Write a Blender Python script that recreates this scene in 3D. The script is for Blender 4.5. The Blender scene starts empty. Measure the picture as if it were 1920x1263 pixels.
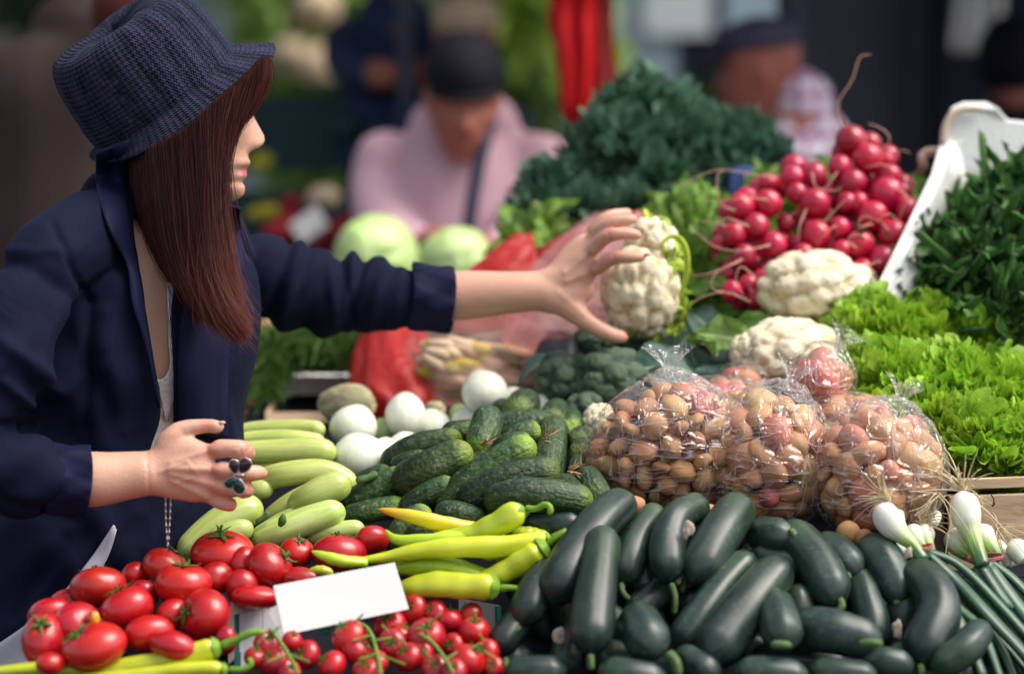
import bpy, math, random
import numpy as np
from mathutils import Vector, Matrix, Quaternion, Euler
R = math.radians
SC = bpy.context.scene
COL = SC.collection
rnd = random.Random(7)
# ------------------------------------------------------------------ camera
PITCH = R(8.0); CAMZ = 1.70; FPX = 85/36*1920
cd = bpy.data.cameras.new('camera'); cam = bpy.data.objects.new('camera', cd); COL.objects.link(cam)
cam.location = (0, 0, CAMZ); cam.rotation_euler = (R(90)-PITCH, 0, 0)
cd.lens = 85; cd.sensor_width = 36; cd.clip_start = 0.05; cd.clip_end = 400
cd.dof.use_dof = True; cd.dof.focus_distance = 3.08; cd.dof.aperture_fstop = 1.7
SC.camera = cam
# ------------------------------------------------------------------ light
SUN_EL, SUN_AZ = R(56), R(98)      # azimuth measured from +Y towards +X
W = bpy.data.worlds.new('World'); SC.world = W; W.use_nodes = True
wn = W.node_tree.nodes; wl = W.node_tree.links
sky = wn.new('ShaderNodeTexSky'); sky.sky_type = 'NISHITA'; sky.sun_disc = False
sky.sun_elevation = SUN_EL; sky.sun_rotation = SUN_AZ
sky.dust_density = 3.0; sky.ozone_density = 1.0
bg = wn['Background']; hz = wn.new('ShaderNodeHueSaturation'); hz.inputs['Saturation'].default_value = .45; wl.new(sky.outputs[0], hz.inputs['Color']); wl.new(hz.outputs[0], bg.inputs[0]); bg.inputs[1].default_value = 0.085
sl = bpy.data.lights.new('sun', 'SUN'); so = bpy.data.objects.new('sun', sl); COL.objects.link(so)
sl.energy = 1.5; sl.angle = R(42); sl.color = (1.0, 0.93, 0.84)
sd = Vector((math.sin(SUN_AZ)*math.cos(SUN_EL), math.cos(SUN_AZ)*math.cos(SUN_EL), math.sin(SUN_EL)))
so.rotation_euler = sd.to_track_quat('Z', 'Y').to_euler(); so.location = (3, -2, 6)
vs = SC.view_settings; vs.view_transform = 'Standard'; vs.look = 'None'; vs.gamma = 1; vs.use_curve_mapping = False
vs.exposure = 1.5
cy = SC.cycles
cy.use_denoising = True; cy.max_bounces = 8; cy.diffuse_bounces = 3; cy.glossy_bounces = 3
cy.transmission_bounces = 5; cy.transparent_max_bounces = 24; cy.caustics_reflective = False; cy.caustics_refractive = False
cy.sample_clamp_indirect = 6
# ------------------------------------------------------------------ helpers
cP, sP = math.cos(PITCH), math.sin(PITCH)
def P(px, py, D):
    """point that lies D metres along the lens axis, where the photograph shows it"""
    tx = (px-960)/FPX; ty = (py-631.5)/FPX
    return Vector((D*tx, D*(cP-ty*sP), CAMZ-D*(sP+ty*cP)))
def PA(a):
    a = np.asarray(a, float); tx = (a[..., 0]-960)/FPX; ty = (a[..., 1]-631.5)/FPX; D = a[..., 2]
    return np.stack([D*tx, D*(cP-ty*sP), CAMZ-D*(sP+ty*cP)], -1)
def unP(v):
    """world points -> (px, py, D)"""
    v = np.asarray(v, float); d = v-np.array([0, 0, CAMZ])
    D = d[..., 1]*cP-d[..., 2]*sP; up = d[..., 1]*sP+d[..., 2]*cP
    return np.stack([960+FPX*d[..., 0]/D, 631.5-FPX*up/D, D], -1)
def S(px, D): return px*D/FPX
def tag(o, label=None, cat=None, group=None, kind=None):
    if label: o['label'] = label
    if cat: o['category'] = cat
    if group: o['group'] = group
    if kind: o['kind'] = kind
    return o
def link(o, parent=None):
    COL.objects.link(o)
    if parent is not None: o.parent = parent
    return o
def empty(name, loc=(0, 0, 0)):
    o = bpy.data.objects.new(name, None); o.empty_display_size = 0.05; o.location = loc
    return link(o)
def setmat(me, mats):
    for m in (mats if isinstance(mats, (list, tuple)) else [mats]): me.materials.append(m)
def mk(name, V, F, mat, parent=None, smooth=True, uv=None, mi=None, center=True, loc=None):
    """V world vertices; the object's origin goes to their centre"""
    V = np.asarray(V, float)
    c = V.mean(0) if center else np.zeros(3)
    if loc is not None: c = np.asarray(loc, float)
    me = bpy.data.meshes.new(name)
    me.from_pydata((V-c).tolist(), [], [tuple(int(i) for i in f) for f in F])
    if smooth: me.polygons.foreach_set('use_smooth', [True]*len(me.polygons))
    if uv is not None:
        l = me.uv_layers.new(name='UVMap'); l.data.foreach_set('uv', np.asarray(uv, np.float32).ravel())
    setmat(me, mat)
    if mi is not None: me.polygons.foreach_set('material_index', [int(i) for i in mi])
    me.update()
    o = bpy.data.objects.new(name, me)
    base = np.zeros(3)
    if parent is not None:
        base = np.array(wloc(parent))
    o.location = (c-base).tolist()
    return link(o, parent)
def wloc(o):
    v = Vector((0, 0, 0))
    while o is not None: v = v+o.location; o = o.parent
    return v
def cr(pts, n):
    """Catmull-Rom resample by arc length"""
    p = np.asarray(pts, float)
    if len(p) == 2: t = np.linspace(0, 1, n)[:, None]; return p[0]*(1-t)+p[1]*t
    q = np.vstack([2*p[0]-p[1], p, 2*p[-1]-p[-2]]); out = []
    for i in range(1, len(q)-2):
        t = np.linspace(0, 1, 17)[:-1, None]; a, b, c, d = q[i-1], q[i], q[i+1], q[i+2]
        out.append(0.5*(2*b+(c-a)*t+(2*a-5*b+4*c-d)*t*t+(-a+3*b-3*c+d)*t**3))
    o = np.vstack(out+[p[-1:]])
    L = np.r_[0, np.cumsum(np.linalg.norm(np.diff(o[:, :3], axis=0), axis=1))]; s = np.linspace(0, L[-1], n)
    return np.stack([np.interp(s, L, o[:, k]) for k in range(o.shape[1])], 1)
def lap(V, F, w, it):
    F = np.asarray(F); e = np.vstack([F[:, [0, 1]], F[:, [1, 2]], F[:, [2, 3]], F[:, [3, 0]]]); e = np.vstack([e, e[:, ::-1]]); k = w[e[:, 0]] > 0; e = e[k]
    n = np.bincount(e[:, 0], minlength=len(V)).clip(1); w = w[:, None]; V = V.copy()
    for _ in range(it): A = np.stack([np.bincount(e[:, 0], V[e[:, 1], c], len(V)) for c in range(3)], 1)/n[:, None]; V = V*(1-.6*w)+A*.6*w
    return V
def smooth_rim(V, F, it=14):
    F = np.asarray(F); e = np.vstack([F[:, [0, 1]], F[:, [1, 2]], F[:, [2, 3]], F[:, [3, 0]]]); s = np.sort(e, 1); key = s[:, 0].astype(np.int64)*len(V)+s[:, 1]; u, i, c = np.unique(key, return_index=True, return_counts=True)
    b = s[i[c == 1]]; b = np.vstack([b, b[:, ::-1]]); n = np.bincount(b[:, 0], minlength=len(V)); m = n > 0; V = V.copy()
    for _ in range(it): A = np.stack([np.bincount(b[:, 0], V[b[:, 1], c], len(V)) for c in range(3)], 1); V[m] = .4*V[m]+.6*A[m]/n[m][:, None]
    return V
def ss(t): t = np.clip(t, 0, 1); return t*t*(3-2*t)
def wob(p, f, seed=0, k=5):
    """smooth pseudo-noise of points p (N,3), about -1..1"""
    rs = np.random.RandomState(seed); out = np.zeros(len(p))
    for i in range(k):
        d = rs.normal(size=3); d /= np.linalg.norm(d); d *= f*(0.6+0.9*rs.rand())
        out += np.sin(p@d+rs.rand()*6.28)
    return out/math.sqrt(k)/1.2
def tube_g(pts, rad, n=14, m=28, ends=(1, 1), flat=None, mod=None, capp=2.0):
    """pts (k,3) world, rad (k,) metres: rounded tube. returns V, F, uv"""
    a = np.c_[np.asarray(pts, float), np.asarray(rad, float)]
    c = cr(a, 60); L = np.r_[0, np.cumsum(np.linalg.norm(np.diff(c[:, :3], axis=0), axis=1))]; T = L[-1]
    t = np.linspace(0, 1, m); t = 0.5-0.5*np.cos(t*math.pi) if (ends[0] and ends[1]) else (1-np.cos(t*math.pi/2) if ends[0] else (np.sin(t*math.pi/2) if ends[1] else t))
    s = t*T; X = np.stack([np.interp(s, L, c[:, k]) for k in range(4)], 1); r = X[:, 3].copy()
    rc = min(T*0.5, max(c[:, 3].mean()*1.1, 1e-5))
    for e, dist in ((ends[0], s), (ends[1], T-s)):
        if e: q = np.clip(dist/(rc*e), 0, 1); r *= (1-(1-q)**capp)**(1/capp)
    r = np.maximum(r, 1e-5); p = X[:, :3]
    tg = np.gradient(p, axis=0); tg /= np.linalg.norm(tg, axis=1)[:, None]+1e-12
    up = np.array([0, 0, 1.0]) if abs(tg[0][2]) < .9 else np.array([0, 1.0, 0])
    V = []; x = np.cross(up, tg[0]); x /= np.linalg.norm(x)
    th = np.arange(n)/n*2*math.pi
    for i in range(m):
        x = x-tg[i]*(x@tg[i]); x /= np.linalg.norm(x); y = np.cross(tg[i], x)
        rr = r[i]*(np.ones(n) if mod is None else mod(th, t[i]))
        yy = 1 if flat is None else flat
        V.append(p[i]+np.outer(np.cos(th)*rr, x)+np.outer(np.sin(th)*rr*yy, y))
    V = np.vstack(V); F = []; UV = []
    for i in range(m-1):
        for j in range(n):
            k = (j+1) % n; F.append((i*n+j, i*n+k, (i+1)*n+k, (i+1)*n+j))
            u0, u1 = j/n, (j+1)/n; UV += [(u0, t[i]), (u1, t[i]), (u1, t[i+1]), (u0, t[i+1])]
    F.append(tuple(range(n-1, -1, -1))); UV += [(0, 0)]*n
    F.append(tuple(range((m-1)*n, m*n))); UV += [(0, 1)]*n
    return V, F, UV
def tube(name, pts, rad, mat, parent=None, **k):
    V, F, UV = tube_g(pts, rad, **k)
    return mk(name, V, F, mat, parent, uv=UV)
def ptube(name, q, mat, parent=None, **k):
    """q: (px, py, D, r_px) rows"""
    q = np.asarray(q, float); return tube(name, PA(q[:, :3]), q[:, 3]*q[:, 2]/FPX, mat, parent, **k)
class MB:
    def __init__(s): s.V = []; s.F = []; s.n = 0; s.mi = []; s.UV = []
    def add(s, V, F, mi=0, uv=None):
        V = np.asarray(V, float); s.V.append(V)
        for f in F: s.F.append(tuple(i+s.n for i in f)); s.mi.append(mi)
        if uv is not None: s.UV += list(uv)
        else: s.UV += [(0, 0)]*sum(len(f) for f in F)
        s.n += len(V); return s
    def tube(s, pts, rad, mi=0, **k):
        if np.isscalar(rad): rad = [rad]*len(pts)
        V, F, U = tube_g(pts, rad, **k); return s.add(V, F, mi, U)
    def box(s, c, size, rot=None, mi=0):
        x, y, z = [a/2 for a in size]
        V = np.array([(i*x, j*y, k*z) for i in (-1, 1) for j in (-1, 1) for k in (-1, 1)], float)
        if rot is not None: V = V@np.array(rot.to_matrix() if hasattr(rot, 'to_matrix') else rot).T
        return s.add(V+np.array(c), [(0, 1, 3, 2), (4, 6, 7, 5), (0, 4, 5, 1), (2, 3, 7, 6), (0, 2, 6, 4), (1, 5, 7, 3)], mi)
    def build(s, name, mat, parent=None, smooth=True, **k):
        return mk(name, np.vstack(s.V), s.F, mat, parent, smooth=smooth, mi=s.mi, uv=s.UV, **k)
def ico(sub):
    import bmesh
    bm = bmesh.new(); bmesh.ops.create_icosphere(bm, subdivisions=sub, radius=1)
    V = np.array([v.co[:] for v in bm.verts]); F = [tuple(v.index for v in f.verts) for f in bm.faces]; bm.free()
    return V, F
ICO = {k: ico(k) for k in (1, 2, 3, 4, 5)}
def bevel(o, w, seg=2):
    m = o.modifiers.new('b', 'BEVEL'); m.width = w; m.segments = seg; m.limit_method = 'ANGLE'; return o
def rotm(ax, ang): return np.array(Matrix.Rotation(ang, 3, Vector(ax)))
def rand_rot(r): return Euler((r.uniform(0, 6.28), r.uniform(0, 6.28), r.uniform(0, 6.28)))
def mesh_smooth_out(name, V, F, voxel, smooth_it, mat, parent=None, factor=0.5):
    """one continuous surface out of overlapping closed shapes"""
    me = bpy.data.meshes.new('tmp'); me.from_pydata(np.asarray(V).tolist(), [], [tuple(map(int, f)) for f in F]); me.update()
    o = bpy.data.objects.new('tmp', me); COL.objects.link(o)
    m = o.modifiers.new('r', 'REMESH'); m.mode = 'VOXEL'; m.voxel_size = voxel; m.adaptivity = 0
    if smooth_it: q = o.modifiers.new('s', 'SMOOTH'); q.iterations = smooth_it; q.factor = factor
    dg = bpy.context.evaluated_depsgraph_get(); e = o.evaluated_get(dg)
    me2 = bpy.data.meshes.new_from_object(e)
    bpy.data.objects.remove(o); bpy.data.meshes.remove(me)
    n = len(me2.vertices); W_ = np.zeros(n*3); me2.vertices.foreach_get('co', W_)
    Nn = np.zeros(n*3); me2.vertices.foreach_get('normal', Nn)
    F2 = np.zeros(len(me2.loops), int); me2.loops.foreach_get('vertex_index', F2)
    F2 = F2.reshape(-1, 4) if len(me2.loops) == 4*len(me2.polygons) else [tuple(p.vertices) for p in me2.polygons]
    bpy.data.meshes.remove(me2)
    return W_.reshape(-1, 3), F2, Nn.reshape(-1, 3)
def fast_mesh(name, V, F, mat, parent=None, color=None):
    """V (n,3), F (m,4) int array"""
    me = bpy.data.meshes.new(name); n, m = len(V), len(F)
    used = np.zeros(n, bool); used[np.asarray(F).ravel()] = True
    if not used.all():
        idx = np.cumsum(used)-1; V = V[used]; F = idx[np.asarray(F)]
        if color is not None: color = color[used]
        n = len(V)
    c = V.mean(0); me.vertices.add(n); me.vertices.foreach_set('co', (V-c).ravel())
    me.loops.add(4*m); me.loops.foreach_set('vertex_index', np.asarray(F).ravel().astype(np.int32))
    me.polygons.add(m); me.polygons.foreach_set('loop_start', np.arange(0, 4*m, 4, dtype=np.int32))
    me.polygons.foreach_set('loop_total', np.full(m, 4, np.int32)); me.polygons.foreach_set('use_smooth', np.ones(m, bool))
    if color is not None:
        a = me.color_attributes.new('Col', 'FLOAT_COLOR', 'POINT'); a.data.foreach_set('color', np.c_[color, np.ones(n)].astype(np.float32).ravel())
    me.update(calc_edges=True); me.validate(); setmat(me, mat)
    o = bpy.data.objects.new(name, me); b = np.array(wloc(parent)) if parent is not None else np.zeros(3)
    o.location = (c-b).tolist(); return link(o, parent)
# ------------------------------------------------------------------ materials
class NT:
    def __init__(s, name):
        s.m = bpy.data.materials.new(name); s.m.use_nodes = True; s.t = s.m.node_tree; s.n = s.t.nodes; s.l = s.t.links
        s.b = s.n['Principled BSDF']; s.out = s.n['Material Output']; s._tc = None
    def new(s, t, **k):
        n = s.n.new(t)
        for a, b in k.items(): setattr(n, a, b)
        return n
    def tc(s, o='Object'):
        if s._tc is None: s._tc = s.n.new('ShaderNodeTexCoord')
        return s._tc.outputs[o]
    def inp(s, n, k, v):
        if v is None: return
        if hasattr(v, 'is_output'): s.l.new(v, n.inputs[k])
        elif isinstance(v, (tuple, list)) and len(v) == 3 and n.inputs[k].type == 'RGBA': n.inputs[k].default_value = (*v, 1)
        else: n.inputs[k].default_value = v
    def noise(s, scale, detail=3, rough=.5, vec=None, dist=0.0):
        n = s.new('ShaderNodeTexNoise'); n.inputs['Scale'].default_value = scale; n.inputs['Detail'].default_value = detail
        n.inputs['Roughness'].default_value = rough; n.inputs['Distortion'].default_value = dist
        s.l.new(vec if vec is not None else s.tc(), n.inputs['Vector']); return n.outputs['Fac']
    def map(s, vec, scale=(1, 1, 1), rot=(0, 0, 0), loc=(0, 0, 0)):
        n = s.new('ShaderNodeMapping'); n.inputs['Scale'].default_value = scale; n.inputs['Rotation'].default_value = rot; n.inputs['Location'].default_value = loc
        s.l.new(vec, n.inputs['Vector']); return n.outputs[0]
    def ramp(s, fac, stops, interp='LINEAR'):
        n = s.new('ShaderNodeValToRGB'); n.color_ramp.interpolation = interp; e = n.color_ramp.elements
        while len(e) < len(stops): e.new(0.5)
        for i, (p, c) in enumerate(stops): e[i].position = p; e[i].color = (*c, 1) if len(c) == 3 else c
        s.l.new(fac, n.inputs[0]); return n.outputs[0]
    def mix(s, f, a, b, bt='MIX'):
        n = s.new('ShaderNodeMix', data_type='RGBA', blend_type=bt)
        s.inp(n, 0, f); s.inp(n, 6, a); s.inp(n, 7, b); return n.outputs[2]
    def math(s, op, a, b=None, c=None, clamp=False):
        n = s.new('ShaderNodeMath', operation=op, use_clamp=clamp)
        s.inp(n, 0, a); s.inp(n, 1, b); s.inp(n, 2, c); return n.outputs[0]
    def mr(s, v, a, b, c=0., d=1.):
        n = s.new('ShaderNodeMapRange'); s.inp(n, 0, v); n.inputs[1].default_value = a; n.inputs[2].default_value = b
        n.inputs[3].default_value = c; n.inputs[4].default_value = d; return n.outputs[0]
    def sep(s, v):
        n = s.new('ShaderNodeSeparateXYZ'); s.l.new(v, n.inputs[0]); return n.outputs
    def rand(s):
        return s.new('ShaderNodeObjectInfo').outputs['Random']
    def hsv(s, col, h=.5, sa=1., v=1.):
        n = s.new('ShaderNodeHueSaturation'); s.inp(n, 0, h); s.inp(n, 1, sa); s.inp(n, 2, v); s.inp(n, 4, col); return n.outputs[0]
    def bump(s, h, strength=.3, dist=.002, normal=None):
        n = s.new('ShaderNodeBump'); s.inp(n, 'Strength', strength); n.inputs['Distance'].default_value = dist; s.l.new(h, n.inputs['Height'])
        if normal is not None: s.l.new(normal, n.inputs['Normal'])
        return n.outputs[0]
    def fin(s, color=None, rough=None, normal=None, spec=None, coat=None, sss=None, sssr=(1, .4, .2), sssc=.004, metal=None, sheen=None, trans=None, alpha=None):
        b = s.b; s.inp(b, 'Base Color', color); s.inp(b, 'Roughness', rough); s.inp(b, 'Normal', normal)
        s.inp(b, 'Specular IOR Level', spec); s.inp(b, 'Metallic', metal); s.inp(b, 'Alpha', alpha)
        if coat: b.inputs['Coat Weight'].default_value = coat[0]; b.inputs['Coat Roughness'].default_value = coat[1]
        if sss: b.inputs['Subsurface Weight'].default_value = sss; b.inputs['Subsurface Radius'].default_value = sssr; b.inputs['Subsurface Scale'].default_value = sssc
        if sheen: b.inputs['Sheen Weight'].default_value = sheen[0]; b.inputs['Sheen Roughness'].default_value = .4; b.inputs['Sheen Tint'].default_value = (*sheen[1], 1)
        return s.m
def rv(s, col, dh=.02, dv=.2, ds=0.0):
    """each object of the kind a little different"""
    r = s.rand(); r2 = s.math('FRACT', s.math('MULTIPLY', r, 17.31)); 
    return s.hsv(col, s.mr(r, 0, 1, .5-dh, .5+dh), 1.0 if not ds else s.mr(r2, 0, 1, 1-ds, 1+ds), s.mr(r2, 0, 1, 1-dv, 1+dv))
def simple(name, col, rough=.6, nscale=30, namt=.15, bump=.0, bscale=60, metal=None, dist=.002, **k):
    s = NT(name); n = s.noise(nscale, 4)
    c = s.mix(n, tuple(x*(1-namt) for x in col), tuple(min(1, x*(1+namt)) for x in col))
    nm = s.bump(s.noise(bscale, 4), bump, dist) if bump else None
    k.setdefault('spec', .22); return s.fin(c, rough, nm, metal=metal, **k)
def leafmat(name, c1, c2, vein=None, rough=.45, scale=25, dv=.2, trl=.25, spec=.4, rim=None):
    s = NT(name); n = s.noise(scale, 4); uv = s.tc('UV'); x = s.sep(uv)
    c = s.mix(s.mr(n, .3, .7), c1, c2)
    if rim: c = s.mix(s.mr(x[1], .35, 1.), c, rim)
    if vein:
        a = s.math('ABSOLUTE', s.math('SUBTRACT', x[0], .5)); c = s.mix(s.mr(a, .02, .06, 1, 0), c, vein)
    c = rv(s, c, .012, dv); nm = s.bump(s.noise(scale*5, 4, .6), .7, .0035)
    s.fin(c, rough, nm, spec=spec)
    tr = s.new('ShaderNodeBsdfTranslucent'); s.inp(tr, 0, c); mx = s.new('ShaderNodeMixShader'); mx.inputs[0].default_value = trl
    s.l.new(s.b.outputs[0], mx.inputs[1]); s.l.new(tr.outputs[0], mx.inputs[2]); s.l.new(mx.outputs[0], s.out.inputs[0]); return s.m
M = {}
def build_mats():
    # tomato
    s = NT('tomato_skin'); p = s.tc(); z = s.sep(p)[2]
    c = s.mix(s.mr(s.noise(18, 3), .3, .75), (.33, .004, .008), (.47, .009, .010))
    c = s.mix(s.math('MULTIPLY', s.mr(z, .02, .034), .15), c, (.60, .06, .02)); c = rv(s, c, .004, .18)
    M['tomato'] = s.fin(c, s.mr(s.noise(60, 4), .3, .7, .22, .38), s.bump(s.math('ADD', s.noise(35, 2), s.math('MULTIPLY', s.noise(300, 2), .12)), .22, .002), spec=.5, coat=(.22, .14), sss=.10, sssr=(1, .15, .1), sssc=.006)
    M['calyx'] = simple('tomato_calyx', (.055, .12, .02), .55, 80, .4, .3, 200)
    M['vine'] = simple('tomato_vine', (.13, .22, .035), .5, 60, .35, .3, 160)
    # yellow-green pepper
    s = NT('pepper_skin'); v = s.sep(s.tc('UV'))[1]
    c = s.mix(s.mr(s.noise(14, 3), .3, .7), (.36, .47, .012), (.52, .60, .03)); c = rv(s, c, .02, .12)
    M['pepper'] = s.fin(c, .27, s.bump(s.noise(40, 2), .15, .002), coat=(.3, .15), sss=.12, sssr=(1, 1, .2), sssc=.004)
    s = NT('yellow_pepper_skin'); v = s.sep(s.tc('UV'))[1]
    c = s.mix(s.mr(v, .0, .35), (.75, .30, .02), (.70, .55, .02)); M['pepper_y'] = s.fin(c, .28, s.bump(s.noise(40, 2), .15, .002), coat=(.3, .15))
    M['pstem'] = simple('pepper_stem', (.16, .30, .03), .5, 50, .25, .3, 120)
    # pale zucchini
    s = NT('pale_marrow_skin'); uv = s.tc('UV'); st = s.noise(3.0, 4, .5, s.map(uv, (7, .9, 1)))
    c = s.mix(s.mr(st, .35, .65), (.38, .47, .10), (.50, .58, .19))
    sp = s.new('ShaderNodeTexVoronoi'); sp.inputs['Scale'].default_value = 260; s.l.new(s.tc(), sp.inputs['Vector'])
    c = s.mix(s.mr(sp.outputs['Distance'], .10, .26, .35, 0), c, (.66, .72, .42))
    scr = s.noise(30, 5, .7, s.map(uv, (1, 6, 1))); c = s.mix(s.math('MULTIPLY', s.mr(scr, .66, .72), .55), c, (.20, .24, .06)); c = rv(s, c, .015, .12)
    M['marrow'] = s.fin(c, .30, s.bump(s.noise(60, 3), .12, .002), coat=(.25, .2), sss=.06, sssc=.004)
    # gherkin
    s = NT('gherkin_skin'); uv = s.tc('UV'); v = s.sep(uv)[1]
    st = s.noise(2.0, 5, .6, s.map(uv, (13, 1.0, 1))); big = s.noise(16, 3)
    rr = s.rand(); r3 = s.math('FRACT', s.math('MULTIPLY', rr, 31.7))
    c = s.mix(s.mr(st, .40, .66), (.007, .021, .010), (.032, .075, .018))
    c = s.mix(s.math('MULTIPLY', s.mr(big, .45, .7), s.mr(r3, .2, 1, .0, .6)), c, (.10, .19, .028))
    tip = s.math('MULTIPLY', s.mr(s.math('ADD', v, s.math('MULTIPLY', s.noise(40, 2), .12)), .86, 1.05), s.mr(r3, 0, 1, .3, 1.)); c = s.mix(tip, c, (.26, .38, .03))
    du = s.noise(120, 5, .75); c = s.mix(s.math('MULTIPLY', s.mr(du, .58, .66), .5), c, (.27, .29, .20))
    c = s.mix(s.math('MULTIPLY', s.mr(s.noise(22, 5, .7), .64, .72), .35), c, (.30, .22, .14)); c = rv(s, c, .02, .25)
    vo = s.new('ShaderNodeTexVoronoi'); vo.inputs['Scale'].default_value = 150; s.l.new(s.tc(), vo.inputs['Vector'])
    h = s.math('ADD', s.math('MULTIPLY', vo.outputs['Distance'], -.8), s.math('MULTIPLY', s.noise(90, 5, .7), 1.3))
    h = s.math('ADD', h, s.math('MULTIPLY', s.noise(2.0, 4, .6, s.map(uv, (14, 2.5, 1))), 1.6))
    M['gherkin'] = s.fin(c, s.mr(du, .3, .7, .34, .58), s.bump(h, .75, .0022), spec=.45)
    M['blossom'] = simple('dry_blossom_end', (.34, .22, .11), .85, 200, .5, .6, 300)
    # dark zucchini
    s = NT('dark_zucchini_skin'); uv = s.tc('UV'); v = s.sep(uv)[1]
    st = s.noise(1.6, 3, .5, s.map(uv, (9, .5, 1)))
    c = s.mix(s.mr(s.math('ADD', s.math('MULTIPLY', st, .6), s.math('MULTIPLY', s.noise(45, 4, .7), .4)), .40, .64), (.005, .013, .014), (.021, .045, .031)); 
    c = s.mix(s.math('MULTIPLY', s.mr(v, .55, .0), s.mr(s.noise(20, 3), .3, .7)), c, (.045, .095, .035))
    fl = s.noise(170, 3); c = s.mix(s.mr(fl, .60, .72, 0, .34), c, (.10, .17, .085))
    dst = s.noise(9, 5, .65); c = s.mix(s.math('MULTIPLY', s.mr(dst, .5, .78), .16), c, (.10, .125, .11)); c = rv(s, c, .02, .25)
    M['zuc'] = s.fin(c, s.mr(dst, .3, .7, .27, .44), s.bump(s.math('ADD', s.noise(30, 3), s.math('MULTIPLY', st, .6)), .16, .002), spec=.5)
    M['zstem'] = simple('zucchini_stem', (.075, .13, .045), .65, 120, .5, .7, 200)
    M['petal'] = simple('wilted_petal', (.42, .36, .27), .8, 80, .3, .6, 150)
    # potato
    s = NT('potato_skin'); rr = s.rand(); r2 = s.math('FRACT', s.math('MULTIPLY', rr, 13.7))
    c = s.ramp(rr, [(0, (.44, .17, .08)), (.30, (.52, .25, .10)), (.55, (.53, .29, .11)), (.8, (.46, .15, .09)), (1, (.55, .34, .13))])
    c = s.mix(s.mr(s.noise(28, 5, .7), .48, .72, 0, .55), c, (.52, .34, .17)); c = s.mix(s.mr(s.noise(150, 3), .66, .72, 0, .7), c, (.13, .065, .035))
    c = s.hsv(c, .5, 1, s.mr(r2, 0, 1, .85, 1.15)); M['potato'] = s.fin(c, .42, s.bump(s.noise(60, 4), .3, .002), spec=.4)
    s = NT('red_potato_skin'); c = s.mix(s.mr(s.noise(22, 4, .65), .4, .7, 0, 1), (.44, .11, .07), (.54, .27, .12)); c = rv(s, c, .03, .2)
    M['potato_r'] = s.fin(c, .42, s.bump(s.noise(60, 4), .3, .002))
    # clear bag
    s = NT('clear_bag_film'); p = s.tc(); w1 = s.noise(9, 4, .6, p, 1.2); w2 = s.noise(17, 2, .5, s.map(p, (2.4, 1, .5), (0, .6, .4)), .9); w3 = s.noise(15, 2, .5, s.map(p, (.5, 1, 2.2), (0, .5, -.3)), 1.1)
    r2 = s.math('ABSOLUTE', s.math('SUBTRACT', w2, .5)); r3 = s.math('ABSOLUTE', s.math('SUBTRACT', w3, .5)); h = s.math('ADD', s.math('MULTIPLY', s.math('MINIMUM', r2, r3), -3.0), s.math('MULTIPLY', w1, 1.2))
    nm = s.bump(h, 1.0, .011); gl = s.new('ShaderNodeBsdfGlossy'); gl.inputs['Roughness'].default_value = .07; s.inp(gl, 'Color', (1, 1, 1)); s.l.new(nm, gl.inputs['Normal'])
    df = s.new('ShaderNodeBsdfDiffuse'); s.inp(df, 0, (.85, .83, .85)); s.l.new(nm, df.inputs['Normal']); tl = s.new('ShaderNodeBsdfTranslucent'); s.inp(tl, 0, (.85, .83, .85)); dt_ = s.new('ShaderNodeMixShader'); s.l.new(df.outputs[0], dt_.inputs[1]); s.l.new(tl.outputs[0], dt_.inputs[2])
    tr = s.new('ShaderNodeBsdfTransparent'); s.inp(tr, 0, (.985, .98, .98)); lw = s.new('ShaderNodeLayerWeight'); lw.inputs[0].default_value = .5; s.l.new(nm, lw.inputs['Normal'])
    fc = s.math('MULTIPLY_ADD', s.math('POWER', lw.outputs['Facing'], 3.0), .55, .055); m1 = s.new('ShaderNodeMixShader'); s.l.new(fc, m1.inputs[0]); s.l.new(tr.outputs[0], m1.inputs[1]); s.l.new(gl.outputs[0], m1.inputs[2])
    cr1 = s.math('MULTIPLY', s.mr(s.math('MINIMUM', r2, r3), .0, .016, 1, 0), s.mr(s.noise(5, 2), .42, .56)); m2 = s.new('ShaderNodeMixShader'); s.l.new(s.math('MAXIMUM', s.math('MULTIPLY', cr1, .5), s.math('MULTIPLY', s.math('POWER', lw.outputs['Facing'], 5.0), .16)), m2.inputs[0]); s.l.new(m1.outputs[0], m2.inputs[1]); s.l.new(dt_.outputs[0], m2.inputs[2])  # whitened film creases, also painted to imitate white sky highlights
    s.l.new(m2.outputs[0], s.out.inputs[0]); M['film'] = s.m
    # coloured bag films
    def cfilm(nm_, col, tcol, k):
        s = NT(nm_); h = s.noise(14, 5, .6, s.map(s.tc(), (1, 1, 2.5), (0, .5, 0)), 1.0); n_ = s.bump(h, .8, .012)
        s.fin(col, .35, n_, spec=.5); tr = s.new('ShaderNodeBsdfTransparent'); s.inp(tr, 0, tcol); tl = s.new('ShaderNodeBsdfTranslucent'); s.inp(tl, 0, col)
        a = s.new('ShaderNodeMixShader'); a.inputs[0].default_value = .45; s.l.new(s.b.outputs[0], a.inputs[1]); s.l.new(tl.outputs[0], a.inputs[2])
        b = s.new('ShaderNodeMixShader'); s.l.new(s.mr(h, .35, .65, k-.15, k+.15), b.inputs[0]); s.l.new(a.outputs[0], b.inputs[1]); s.l.new(tr.outputs[0], b.inputs[2]); s.l.new(b.outputs[0], s.out.inputs[0]); return s.m
    M['film_red'] = cfilm('red_bag_film', (.62, .04, .035), (.9, .35, .3), .12); M['film_pink'] = cfilm('pink_bag_film', (.86, .52, .52), (1, .84, .82), .66); M['film_root'] = cfilm('root_bag_film', (.88, .66, .62), (1, .93, .91), .80)
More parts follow.
